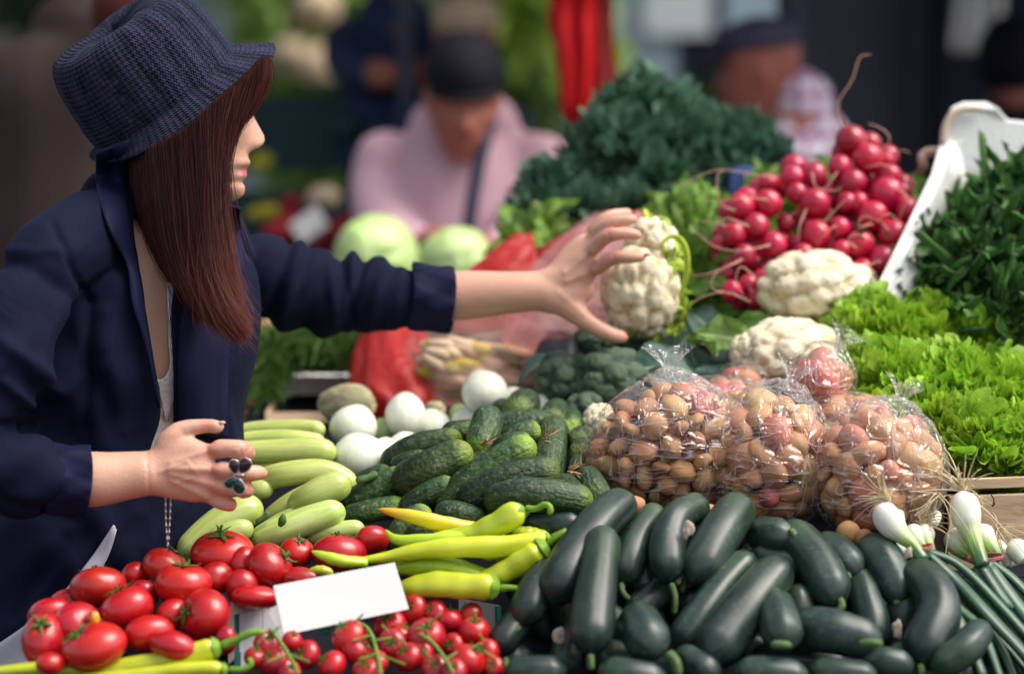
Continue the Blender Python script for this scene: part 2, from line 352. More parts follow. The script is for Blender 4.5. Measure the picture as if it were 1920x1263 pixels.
    # cauliflower
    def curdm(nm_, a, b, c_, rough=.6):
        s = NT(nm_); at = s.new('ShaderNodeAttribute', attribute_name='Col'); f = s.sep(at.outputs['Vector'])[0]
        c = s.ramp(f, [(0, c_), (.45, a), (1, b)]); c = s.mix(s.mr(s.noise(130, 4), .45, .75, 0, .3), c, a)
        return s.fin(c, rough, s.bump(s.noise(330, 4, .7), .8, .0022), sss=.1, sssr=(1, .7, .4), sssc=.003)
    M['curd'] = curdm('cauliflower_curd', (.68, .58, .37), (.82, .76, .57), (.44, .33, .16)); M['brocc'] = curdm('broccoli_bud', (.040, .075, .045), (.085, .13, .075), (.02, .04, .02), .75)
    M['caulileaf'] = leafmat('cauliflower_leaf', (.14, .27, .05), (.22, .38, .07), (.45, .55, .22)); M['limeleaf'] = leafmat('lime_leaf', (.33, .50, .04), (.45, .60, .06), (.55, .65, .2))
    M['bluegreen'] = leafmat('blue_green_leaf', (.05, .11, .08), (.11, .19, .15), (.3, .38, .26), .5); M['lettuce'] = leafmat('lettuce_leaf', (.20, .38, .015), (.34, .55, .035), None, .36, 18, .2, .35, rim=(.36, .58, .045))
    M['knit2'] = None; M['kale'] = leafmat('kale_leaf', (.012, .042, .024), (.065, .145, .085), None, .45, 30, .3, .2, .35, rim=(.085, .18, .11))
    M['green'] = leafmat('green_leaf', (.08, .19, .02), (.16, .32, .04), (.3, .42, .1), .45, 20, .35); M['rocket'] = leafmat('rocket_leaf', (.045, .13, .035), (.11, .25, .06), (.26, .42, .14), .42, 20, .4, .2)
    M['dill'] = simple('dill_frond', (.07, .15, .025), .6, 12, .5)
    M['celeryleaf'] = leafmat('bright_green_leaf', (.14, .29, .03), (.25, .44, .06), (.4, .52, .15), .45, 20, .3)
    # onion
    s = NT('white_onion_skin'); v = s.sep(s.tc('Generated')); at = s.noise(2, 4, .5, s.map(s.tc(), (90, 90, 4))); c = s.mix(s.mr(at, .4, .7, 0, .5), (.78, .79, .68), (.58, .66, .38)); c = s.mix(s.mr(v[2], .0, .25, .6, 0), c, (.55, .62, .25))
    M['onion'] = s.fin(rv(s, c, .01, .08), .25, s.bump(at, .1, .001), coat=(.3, .12), sss=.15, sssc=.006)
    s = NT('spring_onion_skin'); v = s.sep(s.tc('UV')); st = s.noise(3, 3, .5, s.map(s.tc('UV'), (14, .6, 1))); c = s.ramp(s.math('ADD', v[1], s.mr(st, .3, .7, -.16, .16)), [(0, (.82, .80, .70)), (.42, (.80, .80, .66)), (.62, (.42, .58, .16)), (.86, (.10, .22, .05)), (1, (.04, .10, .045))])
    M['sonion'] = s.fin(c, .28, coat=(.3, .15), sss=.1, sssc=.004)
    s = NT('spring_onion_leaf'); st = s.noise(4, 4, .5, s.map(s.tc('UV'), (9, 1, 1))); c = s.mix(s.mr(st, .35, .7), (.022, .065, .042), (.06, .125, .065)); M['sleaf'] = s.fin(rv(s, c, .02, .3), .36, s.bump(st, .25, .002))
    M['root'] = simple('fine_root', (.55, .45, .28), .7, 60, .3); M['rroot'] = simple('radish_root', (.52, .30, .22), .6, 60, .4)
    s = NT('radish_skin'); c = s.mix(s.mr(s.noise(40, 4), .4, .75), (.36, .004, .032), (.48, .014, .06)); M['radish'] = s.fin(rv(s, c, .004, .25), .3, s.bump(s.noise(60, 3), .2, .002), coat=(.2, .2), sss=.08, sssc=.004)
    s = NT('cabbage_leaf'); c = s.mix(s.mr(s.noise(14, 4), .35, .7), (.38, .56, .16), (.58, .72, .34)); M['cabbage'] = s.fin(c, .45, s.bump(s.noise(30, 3), .4, .004), sss=.1)
    s = NT('celeriac_skin'); c = s.ramp(s.noise(25, 5, .7), [(.3, (.30, .22, .10)), (.5, (.52, .46, .26)), (.7, (.50, .55, .26))]); M['celeriac'] = s.fin(c, .7, s.bump(s.noise(70, 5, .7), .8, .004))
    # materials of made things
    s = NT('crate_wood'); p = s.tc(); g = s.noise(5, 5, .65, s.map(p, (1.2, 14, 14)), .6); c = s.ramp(g, [(.3, (.34, .21, .12)), (.55, (.50, .35, .22)), (.75, (.58, .44, .30))]); M['wood'] = s.fin(rv(s, c, .01, .12), .75, s.bump(g, .5, .003))
    s = NT('dark_wood'); g = s.noise(5, 5, .65, s.map(s.tc(), (1.2, 14, 14)), .6); M['dwood'] = s.fin(s.ramp(g, [(.3, (.05, .03, .02)), (.7, (.13, .08, .05))]), .8, s.bump(g, .5, .003))
    M['card'] = simple('white_card', (.56, .55, .54), .75, 40, .025, .06, 300); M['carton'] = simple('white_carton', (.66, .64, .66), .7, 20, .06, .1, 80); M['cartonedge'] = simple('carton_edge', (.42, .33, .27), .9, 120, .3, .5, 300)
    M['cartongreen'] = simple('carton_green_print', (.01, .16, .11), .6, 20, .08)
    s = NT('styrofoam'); v = s.new('ShaderNodeTexVoronoi'); v.inputs['Scale'].default_value = 180; s.l.new(s.tc(), v.inputs['Vector']); d_ = s.noise(9, 5, .7); c = s.mix(s.mr(d_, .52, .72, 0, .6), (.62, .63, .61), (.44, .38, .31)); M['foam'] = s.fin(c, .75, s.bump(v.outputs['Distance'], .35, .002), sss=.05)
    M['foamdirt'] = simple('styrofoam_worn_rim', (.52, .40, .31), .85, 60, .35, .6, 120)
    # clothing
    def cloth(nm_, a, b, ws=900, rough=.85, sheen=(.015, (.3, .35, .6)), bs=.25, fold=None):
        s = NT(nm_); p = s.tc(); wv = s.new('ShaderNodeTexWave'); wv.inputs['Scale'].default_value = ws/6; wv.bands_direction = 'DIAGONAL'; s.l.new(p, wv.inputs['Vector'])
        n = s.noise(6, 5, .6); c = s.mix(s.mr(n, .3, .7), a, b); h = s.math('ADD', s.math('MULTIPLY', wv.outputs['Fac'], .25), s.noise(ws/3, 2)); nm = s.bump(h, bs, .0006)
        if fold: nm = s.bump(s.noise(fold[0], 3, .55, s.map(p, fold[2]), .9), fold[1], .02, nm)
        return s.fin(c, rough, nm, sheen=sheen, spec=.10)
    M['jacket'] = cloth('navy_jacket_cloth', (.0038, .0054, .018), (.0064, .0088, .027), fold=(9, .38, (1, 1, .6))); M['lining'] = cloth('navy_facing_cloth', (.005, .006, .025), (.009, .011, .038), rough=.6)
    M['grey'] = cloth('pale_grey_cloth', (.40, .39, .44), (.50, .48, .53)); M['top'] = cloth('white_top_cloth', (.62, .60, .58), (.70, .68, .66), fold=(60, .3, (1, 1, 1)))
    s = NT('navy_knit'); uv = s.tc('UV'); m1 = s.map(uv, (1, 1, 1)); x = s.sep(m1)
    rib = s.math('SINE', s.math('MULTIPLY', x[0], 6.2832*84)); row = s.math('SINE', s.math('ADD', s.math('MULTIPLY', x[1], 6.2832*40), s.math('MULTIPLY', s.math('ABSOLUTE', rib), 2.2)))
    cb = s.noise(7, 2, .5, s.map(uv, (4.0, 1.2, 1))); big = s.math('SINE', s.math('MULTIPLY', x[0], 6.2832*17)); h = s.math('ADD', s.math('MULTIPLY', rib, .45), s.math('MULTIPLY', row, .5)); h = s.math('ADD', h, s.math('MULTIPLY', big, s.mr(cb, .4, .6, .2, 1.5)))
    f = s.mr(h, -1.6, 1.6); fz = s.noise(160, 3, .6); c = s.mix(f, (.003, .004, .013), (.030, .034, .080)); c = s.mix(s.mr(fz, .56, .68, 0, .55), c, (.060, .058, .125)); c = s.mix(s.mr(s.noise(120, 3), .60, .68, 0, .45), c, (.085, .035, .07))
    M['knit'] = s.fin(c, .9, s.bump(s.math('ADD', h, s.math('MULTIPLY', fz, .8)), 1.0, .0042), sheen=(.12, (.3, .35, .6)), spec=.2)
    s = NT('navy_braid'); uv = s.tc('UV'); x = s.sep(uv); a = s.math('SINE', s.math('ADD', s.math('MULTIPLY', x[1], 6.2832*34), s.math('MULTIPLY', s.noise(30, 2, .5, uv), 3.))); fz = s.noise(200, 3); c = s.mix(s.mr(a, -1, 1), (.004, .006, .018), (.032, .038, .085)); c = s.mix(s.mr(fz, .55, .7, 0, .4), c, (.07, .07, .13)); M['knit2'] = s.fin(c, .9, s.bump(s.math('ADD', a, fz), .9, .003), spec=.2)
    # skin
    s = NT('skin'); at = s.new('ShaderNodeAttribute', attribute_name='Col'); p = s.tc(); c = s.mix(s.mr(s.noise(22, 4), .35, .7, 0, .5), at.outputs['Color'], (.60, .28, .20)); c = s.mix(s.mr(s.noise(300, 2), .6, .75, 0, .18), c, (.40, .18, .12))
    M['skin'] = s.fin(c, .42, s.bump(s.math('ADD', s.noise(260, 4, .6), s.math('MULTIPLY', s.noise(40, 3), .6)), .5, .0013), spec=.45, sss=.16, sssr=(1, .35, .2), sssc=.006)
    M['nail'] = simple('nail', (.66, .40, .36), .22, 20, .05, coat=(.4, .1)); M['skinb'] = simple('tanned_skin', (.34, .12, .085), .5, 20, .15, sss=.05)
    s = NT('auburn_hair'); hi = s.new('ShaderNodeHairInfo'); c = s.mix(hi.outputs['Random'], (.016, .005, .006), (.070, .014, .010)); c = s.mix(s.mr(s.math('FRACT', s.math('MULTIPLY', hi.outputs['Random'], 7.3)), .86, 1., 0, .6), c, (.20, .07, .04)); c = s.mix(s.mr(hi.outputs['Intercept'], .55, 1., 0, .65), c, (.17, .034, .014))
    M['hair'] = s.fin(c, .36, spec=.22); s = NT('auburn_hair_mass'); M['hairbase'] = s.fin(s.ramp(s.noise(6, 4, .6, s.map(s.tc('UV'), (40, 1, 1))), [(.35, (.016, .006, .007)), (.7, (.05, .015, .013))]), .4, s.bump(s.noise(9, 4, .6, s.map(s.tc('UV'), (60, 1, 1))), .8, .003))
    M['silver'] = simple('silver_metal', (.55, .50, .48), .3, 40, .1, metal=1.); M['enamelr'] = simple('dark_red_enamel', (.02, .006, .010), .12, 60, .3, coat=(.6, .05)); M['enamelg'] = simple('dark_green_enamel', (.004, .03, .026), .12, 60, .3, coat=(.6, .05))
    M['eyew'] = simple('eye_white', (.75, .72, .70), .2); M['black'] = simple('near_black', (.012, .013, .02), .6, 20, .2)
    M['rubber'] = simple('pink_rubber_band', (.42, .09, .10), .5)
    for k, c, r in (('pink', (.58, .36, .42), .85), ('strap', (.035, .04, .07), .7), ('cap', (.004, .004, .009), .8), ('cream', (.50, .36, .24), .85), ('blue', (.022, .034, .085), .85), ('brown', (.034, .022, .019), .9), ('redc', (.07, .012, .011), .8), ('capg', (.05, .045, .075), .8),
                    ('shelf', (.015, .045, .05), .6), ('ylw', (.45, .40, .03), .6), ('red', (.58, .01, .015), .5), ('redp', (.60, .09, .08), .5), ('darkred', (.22, .01, .02), .6), ('beige', (.55, .42, .28), .7), ('orange', (.70, .12, .02), .6), ('teal', (.01, .10, .08), .6),
                    ('grn', (.10, .20, .03), .7), ('bluec', (.09, .13, .35), .7), ('white', (.72, .70, .68), .7), ('pole', (.045, .05, .075), .5), ('panel', (.10, .11, .13), .6), ('dpanel', (.018, .020, .035), .7), ('asph', (.05, .05, .052), .9), ('wallc', (.055, .06, .08), .8), ('stone', (.22, .21, .20), .9), ('canvas', (.10, .12, .2), .9), ('tablec', (.006, .007, .014), .85), ('crateplastic', (.012, .014, .02), .5), ('basket', (.38, .22, .12), .8), ('trunk', (.10, .07, .05), .9)):
        M[k] = simple('m_'+k if 0 else {'pink': 'pink_knitwear', 'strap': 'bag_strap', 'cap': 'dark_cap_cloth', 'capg': 'grey_cap_cloth', 'redc': 'dull_red_cloth', 'grn': 'mixed_green', 'asph': 'asphalt'}.get(k, k+'_paint'), c, r, 8, .15, .2, 60)
    M['skyrefl'] = simple('painted_sky_reflection', (.70, .74, .78), .8)  # near-white colour stands in for sky mirrored in the panes
    s = NT('striped_plaid'); p = s.tc(); a = s.new('ShaderNodeTexWave', bands_direction='X'); a.inputs['Scale'].default_value = 7; s.l.new(p, a.inputs[0]); b = s.new('ShaderNodeTexWave', bands_direction='Z'); b.inputs['Scale'].default_value = 7; s.l.new(p, b.inputs[0])
    f = s.math('MULTIPLY', a.outputs['Fac'], b.outputs['Fac']); M['plaid'] = s.fin(s.mix(s.mr(f, .04, .30), (.42, .18, .32), (.76, .70, .74)), .85)
    s = NT('window_glass'); s.fin((.42, .54, .62), .08, spec=.8, metal=.0); M['glass'] = s.m  # pale blue base colour stands in for reflected bright sky
    M['leaft'] = leafmat('tree_leaf', (.32, .55, .08), (.52, .70, .18), None, .5, 3, .4, .5); M['leafd'] = leafmat('dark_shrub_leaf', (.015, .04, .012), (.04, .08, .02), None, .5, 3, .5, .2)
build_mats()
# ================================================================== setting
def sheet(name, x0, x1, y0, y1, z, mat, nx=2, kind='structure'):
    V = [(x0, y0, z), (x1, y0, z), (x1, y1, z), (x0, y1, z)]
    o = mk(name, V, [(0, 1, 2, 3)], mat, smooth=False); return tag(o, kind=kind)
tag(sheet('ground', -60, 60, -20, 90, 0, M['asph']), 'grey asphalt ground of the market square')
def boxo(name, c, size, mat, parent=None, rz=0, rx=0, bev=.004, ry=0):
    m = MB(); m.box((0, 0, 0), size, Euler((rx, ry, rz)))
    o = m.build(name, mat, parent, smooth=False, center=False); o.location = Vector(c)-(wloc(parent) if parent else Vector((0, 0, 0)))
    if bev: bevel(o, bev)
    return o
# market hall far behind the stalls: wall, glazed panels, posts
hall = empty('market_hall', (2.4, 11.6, 0)); tag(hall, 'grey market hall with tall glazed panels behind the stalls', 'building')
boxo('wall', (2.4, 11.9, 1.6), (9.0, .3, 3.2), M['wallc'], hall)
for i in range(9):
    x = -1.55+i*.98
    if 1.95 < x < 2.3: continue
    boxo('window_frame', (x, 11.70, 1.45), (.86, .08, 2.5), M['pole'], hall)
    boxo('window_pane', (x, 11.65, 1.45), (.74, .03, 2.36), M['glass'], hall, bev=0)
for x, w in ((.35, .16), (2.35, .22), (4.5, .22)): boxo('column', (x, 11.35, 1.6), (w, .22, 3.2), M['pole'], hall)
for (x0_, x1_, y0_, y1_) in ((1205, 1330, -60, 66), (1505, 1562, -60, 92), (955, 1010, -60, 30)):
    a_, b_ = P(x0_, y0_, 11.62), P(x1_, y1_, 11.62); boxo('window_sky_reflection', ((a_.x+b_.x)/2, 11.60, (a_.z+b_.z)/2), (b_.x-a_.x, .02, a_.z-b_.z), M['skyrefl'], hall, bev=0)  # pale panels added over the panes to imitate reflected sky
for i, (px, py, r, lb) in enumerate(((598, 130, .10, 'added cream ball for a bright blur beyond the far stall, under the bright tree'), (545, 105, .08, 'smaller added pale ball for bright blur, left of the cream one'), (592, 18, .10, 'added cream ball for bright blur at the top of the bright tree'))):
    V, F = ICO[3]; V = V*(1+.08*wob(V, 3, i))[:, None]; c = P(px, py, 9.8); tag(mk('sack', V*np.array((r, r*.8, r*.95))+np.array(c), F, M['beige']), lb, 'sack')  # added bright shapes for sunlit background blur, not real sacks
# kiosk on the right
kio = empty('market_kiosk', (1.65, 7.4, 0)); tag(kio, 'grey panelled kiosk with a dark corner post behind the radishes', 'kiosk')
boxo('panel', (1.02, 7.5, 1.3), (.34, .05, 2.6), M['panel'], kio); boxo('panel', (1.26, 7.52, 1.3), (.16, .05, 2.6), M['panel'], kio)
boxo('corner_post', (1.36, 7.36, 1.3), (.17, .17, 2.6), M['dpanel'], kio); boxo('panel', (1.85, 7.5, 1.3), (.78, .05, 2.6), M['dpanel'], kio)
boxo('sill', (1.85, 7.40, 1.25), (.7, .14, .05), M['panel'], kio)
ac = boxo('air_conditioner', (1.40, 6.9, 1.62), (.1, .1, .1), M['white']); bpy.data.objects.remove(ac)
def cloth_piece(name, q, mat, label, cat, th=.012, seed=0, group=None):
    """hanging cloth: q outline columns [(px_left,px_right,py)], built with folds and thickness"""
    D = q[0][3]; rows = []; n = 17
    for (a, b, y, d) in q:
        u = np.linspace(0, 1, n); x = a+(b-a)*u; w = .016*np.sin(u*14+seed+y*.004)+.010*np.sin(u*23+seed*2)
        rows.append(PA(np.stack([x, np.full(n, y), d+w], 1)))
    m = len(rows); F0 = np.vstack(rows); G = F0+np.array([0, th, 0]); V = np.vstack([F0, G]); F = []
    for i in range(m-1):
        for j in range(n-1):
            k = i*n+j; F.append((k, k+1, k+n+1, k+n)); F.append((k+m*n, k+n+m*n, k+n+1+m*n, k+1+m*n))
        for j in (0, n-1): k = i*n+j; F.append((k, k+n, k+n+m*n, k+m*n))
    for j in range(n-1):
        for i in (0, m-1): k = i*n+j; F.append((k, k+1, k+1+m*n, k+m*n))
    return tag(mk(name, V, F, mat), label, cat, group)
# red garments hanging from the awning rail
cloth_piece('red_garment', [(1035, 1125, -60, 5.2), (1030, 1118, 40, 5.2), (1045, 1120, 120, 5.2), (1050, 1112, 190, 5.2), (1055, 1100, 232, 5.2)], M['red'], 'dark red garment hanging between the two men, left one of the pair', 'garment')
cloth_piece('red_garment', [(1118, 1150, -60, 5.35), (1110, 1150, 40, 5.35), (1108, 1156, 110, 5.35), (1106, 1164, 170, 5.35), (1112, 1150, 215, 5.35)], M['redp'], 'lighter red garment hanging right of the dark red one', 'garment', seed=3)
cloth_piece('white_cloth', [(1795, 1890, -60, 6.9), (1790, 1885, 20, 6.9), (1782, 1878, 80, 6.9), (1786, 1872, 100, 6.9)], M['white'], 'white cloth hanging high at the right before the kiosk', 'cloth', seed=5)
rail = tube('awning_rail', [P(900, -90, 5.3), P(1960, -90, 5.3)], [.018]*2, M['pole'], ends=(0, 0), n=10, m=4)
tag(rail, 'grey awning rail above the red garments', 'rail')
# poles
def pole(name, px, D, r, label, h=2.5, mat='pole'):
    p = P(px, 631, D); o = MB().tube([(p.x, p.y, 0), (p.x, p.y, h)], r, n=14, m=4, ends=(0, 0)).build(name, M[mat]); return tag(o, label, 'pole')
pole('awning_pole', 1470, 6.6, .035, 'dark awning pole behind the man in the grey cap')
pole('awning_pole', 765, 6.2, .022, 'slim grey awning pole beside the man in the blue jacket')
# ------------------------------------------------------------------ trees and shrubs (far, out of focus)
def leaves_cloud(name, c, rad, n, size, mat, parent, seed=0):
    rs = np.random.RandomState(seed); V = []; F = []
    p = rs.normal(size=(n, 3)); p /= np.linalg.norm(p, axis=1)[:, None]; p *= (rs.rand(n, 1)**.45)*np.array(rad)
    p *= (1+.25*wob(p, 3/np.mean(rad), seed))[:, None]; p += np.array(c)
    for i in range(n):
        a = rs.normal(size=3); a /= np.linalg.norm(a); b = np.cross(a, rs.normal(size=3)); b /= np.linalg.norm(b); s = size*(.6+.8*rs.rand())
        k = len(V); V += [p[i]-a*s, p[i]+b*s*.45, p[i]+a*s, p[i]-b*s*.45]; F.append((k, k+1, k+2, k+3))
    return tag(mk(name, V, F, mat, parent, smooth=False, uv=[(0.2, 0), (.5, .3), (.5, 1), (.2, .5)]*n), kind='stuff')
def tree(x, y, h, r, label, mat, seed, n=1500):
    t = empty('tree', (x, y, 0)); tag(t, label, 'tree', 'trees behind the market')
    m = MB(); m.tube([(x, y, 0), (x+.05, y, h*.35), (x-.03, y+.05, h*.7)], [.13, .10, .05], n=12, m=10)
    for k in range(5):
        a = k*1.3+seed; m.tube([(x, y, h*(.3+.06*k)), (x+.5*r*math.cos(a), y+.5*r*math.sin(a), h*(.5+.08*k)), (x+.8*r*math.cos(a), y+.8*r*math.sin(a), h*(.6+.08*k))], [.045, .03, .015], n=8, m=8)
    m.build('trunk', M['trunk'], t); leaves_cloud('crown', (x, y, h*.62), (r, r, h*.42), n, .09, mat, t, seed)
tree(-.90, 10.9, 3.2, .55, 'bright green tree lit by the sun left of the far hall', M['leaft'], 3)
tree(.07, 10.7, 3.1, .40, 'bright green tree between the blue jacket and the red garments', M['leaft'], 5)
tree(-2.2, 12.2, 3.8, 1.0, 'dark green tree behind the woman in the navy hat', M['leafd'], 8)
tree(-4.0, 13.6, 4.2, 1.2, 'dark green tree at the far left of the market', M['leafd'], 12)
for i, (x, y, r, h, lb) in enumerate(((-1.35, 8.6, .28, 1.35, 'dark round shrub behind the crates of greens'), (-.1, 9.3, .42, 1.25, 'dark wide shrub behind the centre man'), (.55, 9.0, .45, 1.3, 'dark shrub behind the red garments'), (1.0, 9.5, .35, 1.2, 'dark shrub behind the grey cap'))):
    t = empty('shrub', (x, y, 0)); tag(t, lb, 'shrub', 'dark shrubs before the hall'); MB().tube([(x, y, 0), (x, y, h*.5)], [.03, .02], n=8, m=5).build('stem', M['trunk'], t)
    leaves_cloud('foliage', (x, y, h*.55), (r, r*.7, h*.5), 1300, .06, M['leafd'], t, 30+i)
wl_ = boxo('garden_wall', (-2.6, 14.6, 1.0), (6.0, .25, 2.0), M['stone']); tag(wl_, 'pale stone garden wall beyond the trees', 'wall')
# ------------------------------------------------------------------ far stall with crates of greens
fs = empty('far_stall', (-.72, 6.1, 0)); tag(fs, 'dark teal far stall shelf with stepped boards behind the woman', 'stall')
for (z, y, d) in ((1.42, 6.55, .3), (1.18, 6.25, .3), (.95, 5.95, .3)): boxo('shelf_board', (-.62, y, z), (.95, d, .03), M['shelf'], fs); boxo('shelf_front', (-.62, y-d/2-.012, z-.09), (.95, .02, .17), M['shelf'], fs)
for x in (-1.05, -.19):
    for y in (5.9, 6.6): boxo('leg', (x, y, .46), (.05, .05, .92), M['shelf'], fs)
def lump(name, c, r, mat, label, cat, seed=0, sub=3, amp=.12, group=None, f=3.0):
    V, F = ICO[sub]; V = V*(1+amp*wob(V, f, seed))[:, None]*np.array(r); o = mk(name, V+np.array(c), F, mat); return tag(o, label, cat, group)
gl = ['pale green lettuce', 'darker green lettuce', 'yellow-green lettuce']
for i in range(7):
    p = P(505+i*31, 196+(i % 2)*10, 6.5); c = empty('far_lettuce', p); tag(c, 'blurred %s, number %s from the left on the far shelf top row' % (gl[i % 3], ['one', 'two', 'three', 'four', 'five', 'six', 'seven'][i]), 'lettuce', 'lettuces on the far shelf')
    lump('heart', p, (.05, .05, .045), M['limeleaf' if i % 3 else 'green'], None, None, i, 2)
    bpy.context.scene.collection.objects[-1].parent = None
for o in [o for o in COL.objects if o.name.startswith('heart')]: bpy.data.objects.remove(o)
k = 0
for c in [o for o in COL.objects if o.name.startswith('far_lettuce')]:
    V = []; F = []; rs = np.random.RandomState(k); n = 90
    for i in range(n):
        d = rs.normal(size=3); d[2] = abs(d[2]); d[1] = -abs(d[1]); d /= np.linalg.norm(d); b = np.cross(d, rs.normal(size=3)); b /= np.linalg.norm(b); q = np.array(c.location)+d*.05; s = .022; e = np.cross(b, d+rs.normal(size=3)*.5); e /= np.linalg.norm(e)
        j = len(V); V += [q-b*s, q-e*s, q+b*s, q+e*s]; F.append((j, j+1, j+2, j+3))
    mk('leaf_ruffle', V, F, M['grn' if k % 3 else 'celeryleaf'], c, smooth=False); V, F2 = ICO[2]
    mk('heart', V*np.array((.05, .05, .045))+np.array(c.location), F2, M['grn'], c); k += 1
for (px, py, D, r, m, lb) in ((490, 305, 6.1, (.035, .04, .028), 'ylw', 'yellow blurred pepper beside the woman\'s lips'), (500, 398, 5.9, (.05, .04, .022), 'ylw', 'yellow blurred pepper low beside the woman\'s chin'), (545, 385, 5.8, (.03, .03, .028), 'darkred', 'dark red pepper between the yellow one and the beige melon'),
                              (604, 372, 5.7, (.042, .042, .034), 'beige', 'round beige melon on the far stall'), (655, 240, 6.3, (.04, .04, .035), 'shelf', 'dark green cabbage at the end of the far shelf')):
    lump(lb.split()[-1] if False else ('far_melon' if 'melon' in lb else 'far_cabbage' if 'cabbage' in lb else 'far_pepper'), P(px, py, D), r, M[m], lb, 'melon' if 'melon' in lb else 'cabbage' if 'cabbage' in lb else 'pepper', int(px))
t = boxo('price_card', P(580, 422, 5.4), (.075, .006, .055), M['white'], rx=-.3, ry=-.6); tag(t, 'tilted whitish price card among the far red produce', 'card')
for i, (px, py) in enumerate(((628, 440), (665, 425), (610, 465), (648, 470), (690, 440), (540, 420), (520, 440))):
    lump('far_red_pepper', P(px, py, 5.5+.05*(i % 3)), (.04, .035, .032), M['darkred'], 'dark red pepper on the far stall, %s' % ['under the beige melon', 'left of the pink sweater', 'just above the sleeve', 'above the first cabbage', 'touching the pink sleeve', 'behind the price card', 'left of the price card'][i], 'pepper', i, group='far red peppers')
bt = boxo('far_counter', P(640, 560, 5.5), (1.0, .5, .04), M['shelf']); bt.location.z = 1.06; tag(bt, 'dark counter under the far red peppers', 'counter')
for x in (-.8, .02):
    boxo('leg', (x, bt.location.y, .52), (.05, .05, 1.04), M['shelf'], bt)
# second table with the cabbages
t2 = boxo('cabbage_table', (0, 4.62, 1.135), (1.15, .42, .03), M['dwood']); tag(t2, 'wooden table carrying the pale cabbages', 'table')
for x in (-.52, .52):
    for y in (4.46, 4.78): boxo('leg', (x, y, .56), (.05, .05, 1.12), M['dwood'], t2)
def cabbage(px, py, D, r, label, seed):
    c = empty('cabbage', P(px, py, D)); tag(c, label, 'cabbage', 'pale cabbages behind the sleeve'); c0 = np.array(c.location)
    V, F = ICO[4]; h = 1+.03*wob(V, 4, seed)+.012*np.abs(wob(V, 9, seed+1)); mk('heart', V*h[:, None]*r*.97+c0, F, M['cabbage'], c)
    rs = np.random.RandomState(seed)
    for k in range(7):
        ax = rs.normal(size=3); ax[1] -= .8; ax[2] += .9; ax /= np.linalg.norm(ax); sel = V@ax
        W_ = V*(1.02+.012*k+.05*np.clip(.75-sel, 0, .3)[:, None]*(1+wob(V, 8, k)[:, None]*.5))*r*(1+.02*wob(V, 5, seed+k)[:, None])
        F2 = [f for f in F if all(sel[i] > .55 for i in f)]; used = sorted({i for f in F2 for i in f}); mp = {a: b for b, a in enumerate(used)}
        o = mk('leaf', W_[used]+c0, [tuple(mp[i] for i in f) for f in F2], M['cabbage'], c); s = o.modifiers.new('s', 'SOLIDIFY'); s.thickness = .003
cabbage(705, 484, 4.6, .078, 'pale green cabbage left of the orange-sleeved hand', 1); cabbage(858, 498, 4.5, .068, 'pale green cabbage right of the seller\'s hand, behind the cuff', 2)
# ------------------------------------------------------------------ display table under the produce
dt = empty('display_table', (.3, 3.2, 0)); tag(dt, 'sloping market display table covered in dark blue cloth', 'table')
def slab(name, pts, th, mat, parent):
    m = MB(); T = [Vector(p) for p in pts]; V = T+[p-Vector((0, 0, th)) for p in T]; n = len(T)
    m.add([v[:] for v in V], [tuple(range(n)), tuple(range(2*n-1, n-1, -1))]+[(i, i+n, (i+1) % n+n, (i+1) % n) for i in range(n)]); return m.build(name, mat, parent, smooth=False)
slab('sloping_top', [(-.565, 2.50, .79), (1.15, 2.50, .79), (1.15, 3.02, .965), (-.565, 3.02, .965)], .03, M['tablec'], dt)
slab('sloping_top', [(-.355, 3.021, .966), (1.15, 3.021, .966), (1.15, 3.34, 1.04), (-.355, 3.34, 1.04)], .03, M['tablec'], dt)
slab('rear_top', [(-.42, 3.341, 1.04), (1.35, 3.341, 1.04), (1.35, 4.15, 1.05), (-.42, 4.15, 1.05)], .03, M['tablec'], dt)
for x, y, h in ((-.53, 2.56, .77), (1.1, 2.56, .77), (-.33, 4.1, 1.02), (1.3, 4.1, 1.02), (-.53, 2.96, .91)): boxo('leg', (x, y, h/2), (.05, .05, h), M['dwood'], dt)
boxo('front_rail', (.295, 2.485, .72), (1.7, .02, .12), M['dwood'], dt)
# unseen awning, added to block light over the background people and stalls
def awning(name, x0, x1, y0, y1, z0, z1, label):
    a = empty(name, ((x0+x1)/2, (y0+y1)/2, z0)); tag(a, label, 'added awning'); n = 13; V = []; F = []
    for i in range(n):
        for j in range(9):
            u, v = i/(n-1), j/8; V.append((x0+(x1-x0)*u, y0+(y1-y0)*v, z0+(z1-z0)*v-.05*math.sin(v*math.pi)-.02*abs(math.sin(u*math.pi*4))))
    for i in range(n-1):
        for j in range(8): k = i*9+j; F.append((k, k+1, k+10, k+9))
    o = mk('shade_canopy', V, F, M['canvas'], a); s = o.modifiers.new('s', 'SOLIDIFY'); s.thickness = .01
    for x in (x0+.05, x1-.05):
        for y, z in ((y0+.05, z0), (y1-.05, z1)): MB().tube([(x, y, 0), (x, y, z-.02)], .02, n=8, m=3, ends=(0, 0)).build('post', M['pole'], a)
awning('added_shade_awning', -3.2, 2.9, 5.3, 9.0, 2.35, 2.7, 'unseen dark blue awning added to shade the far stalls')
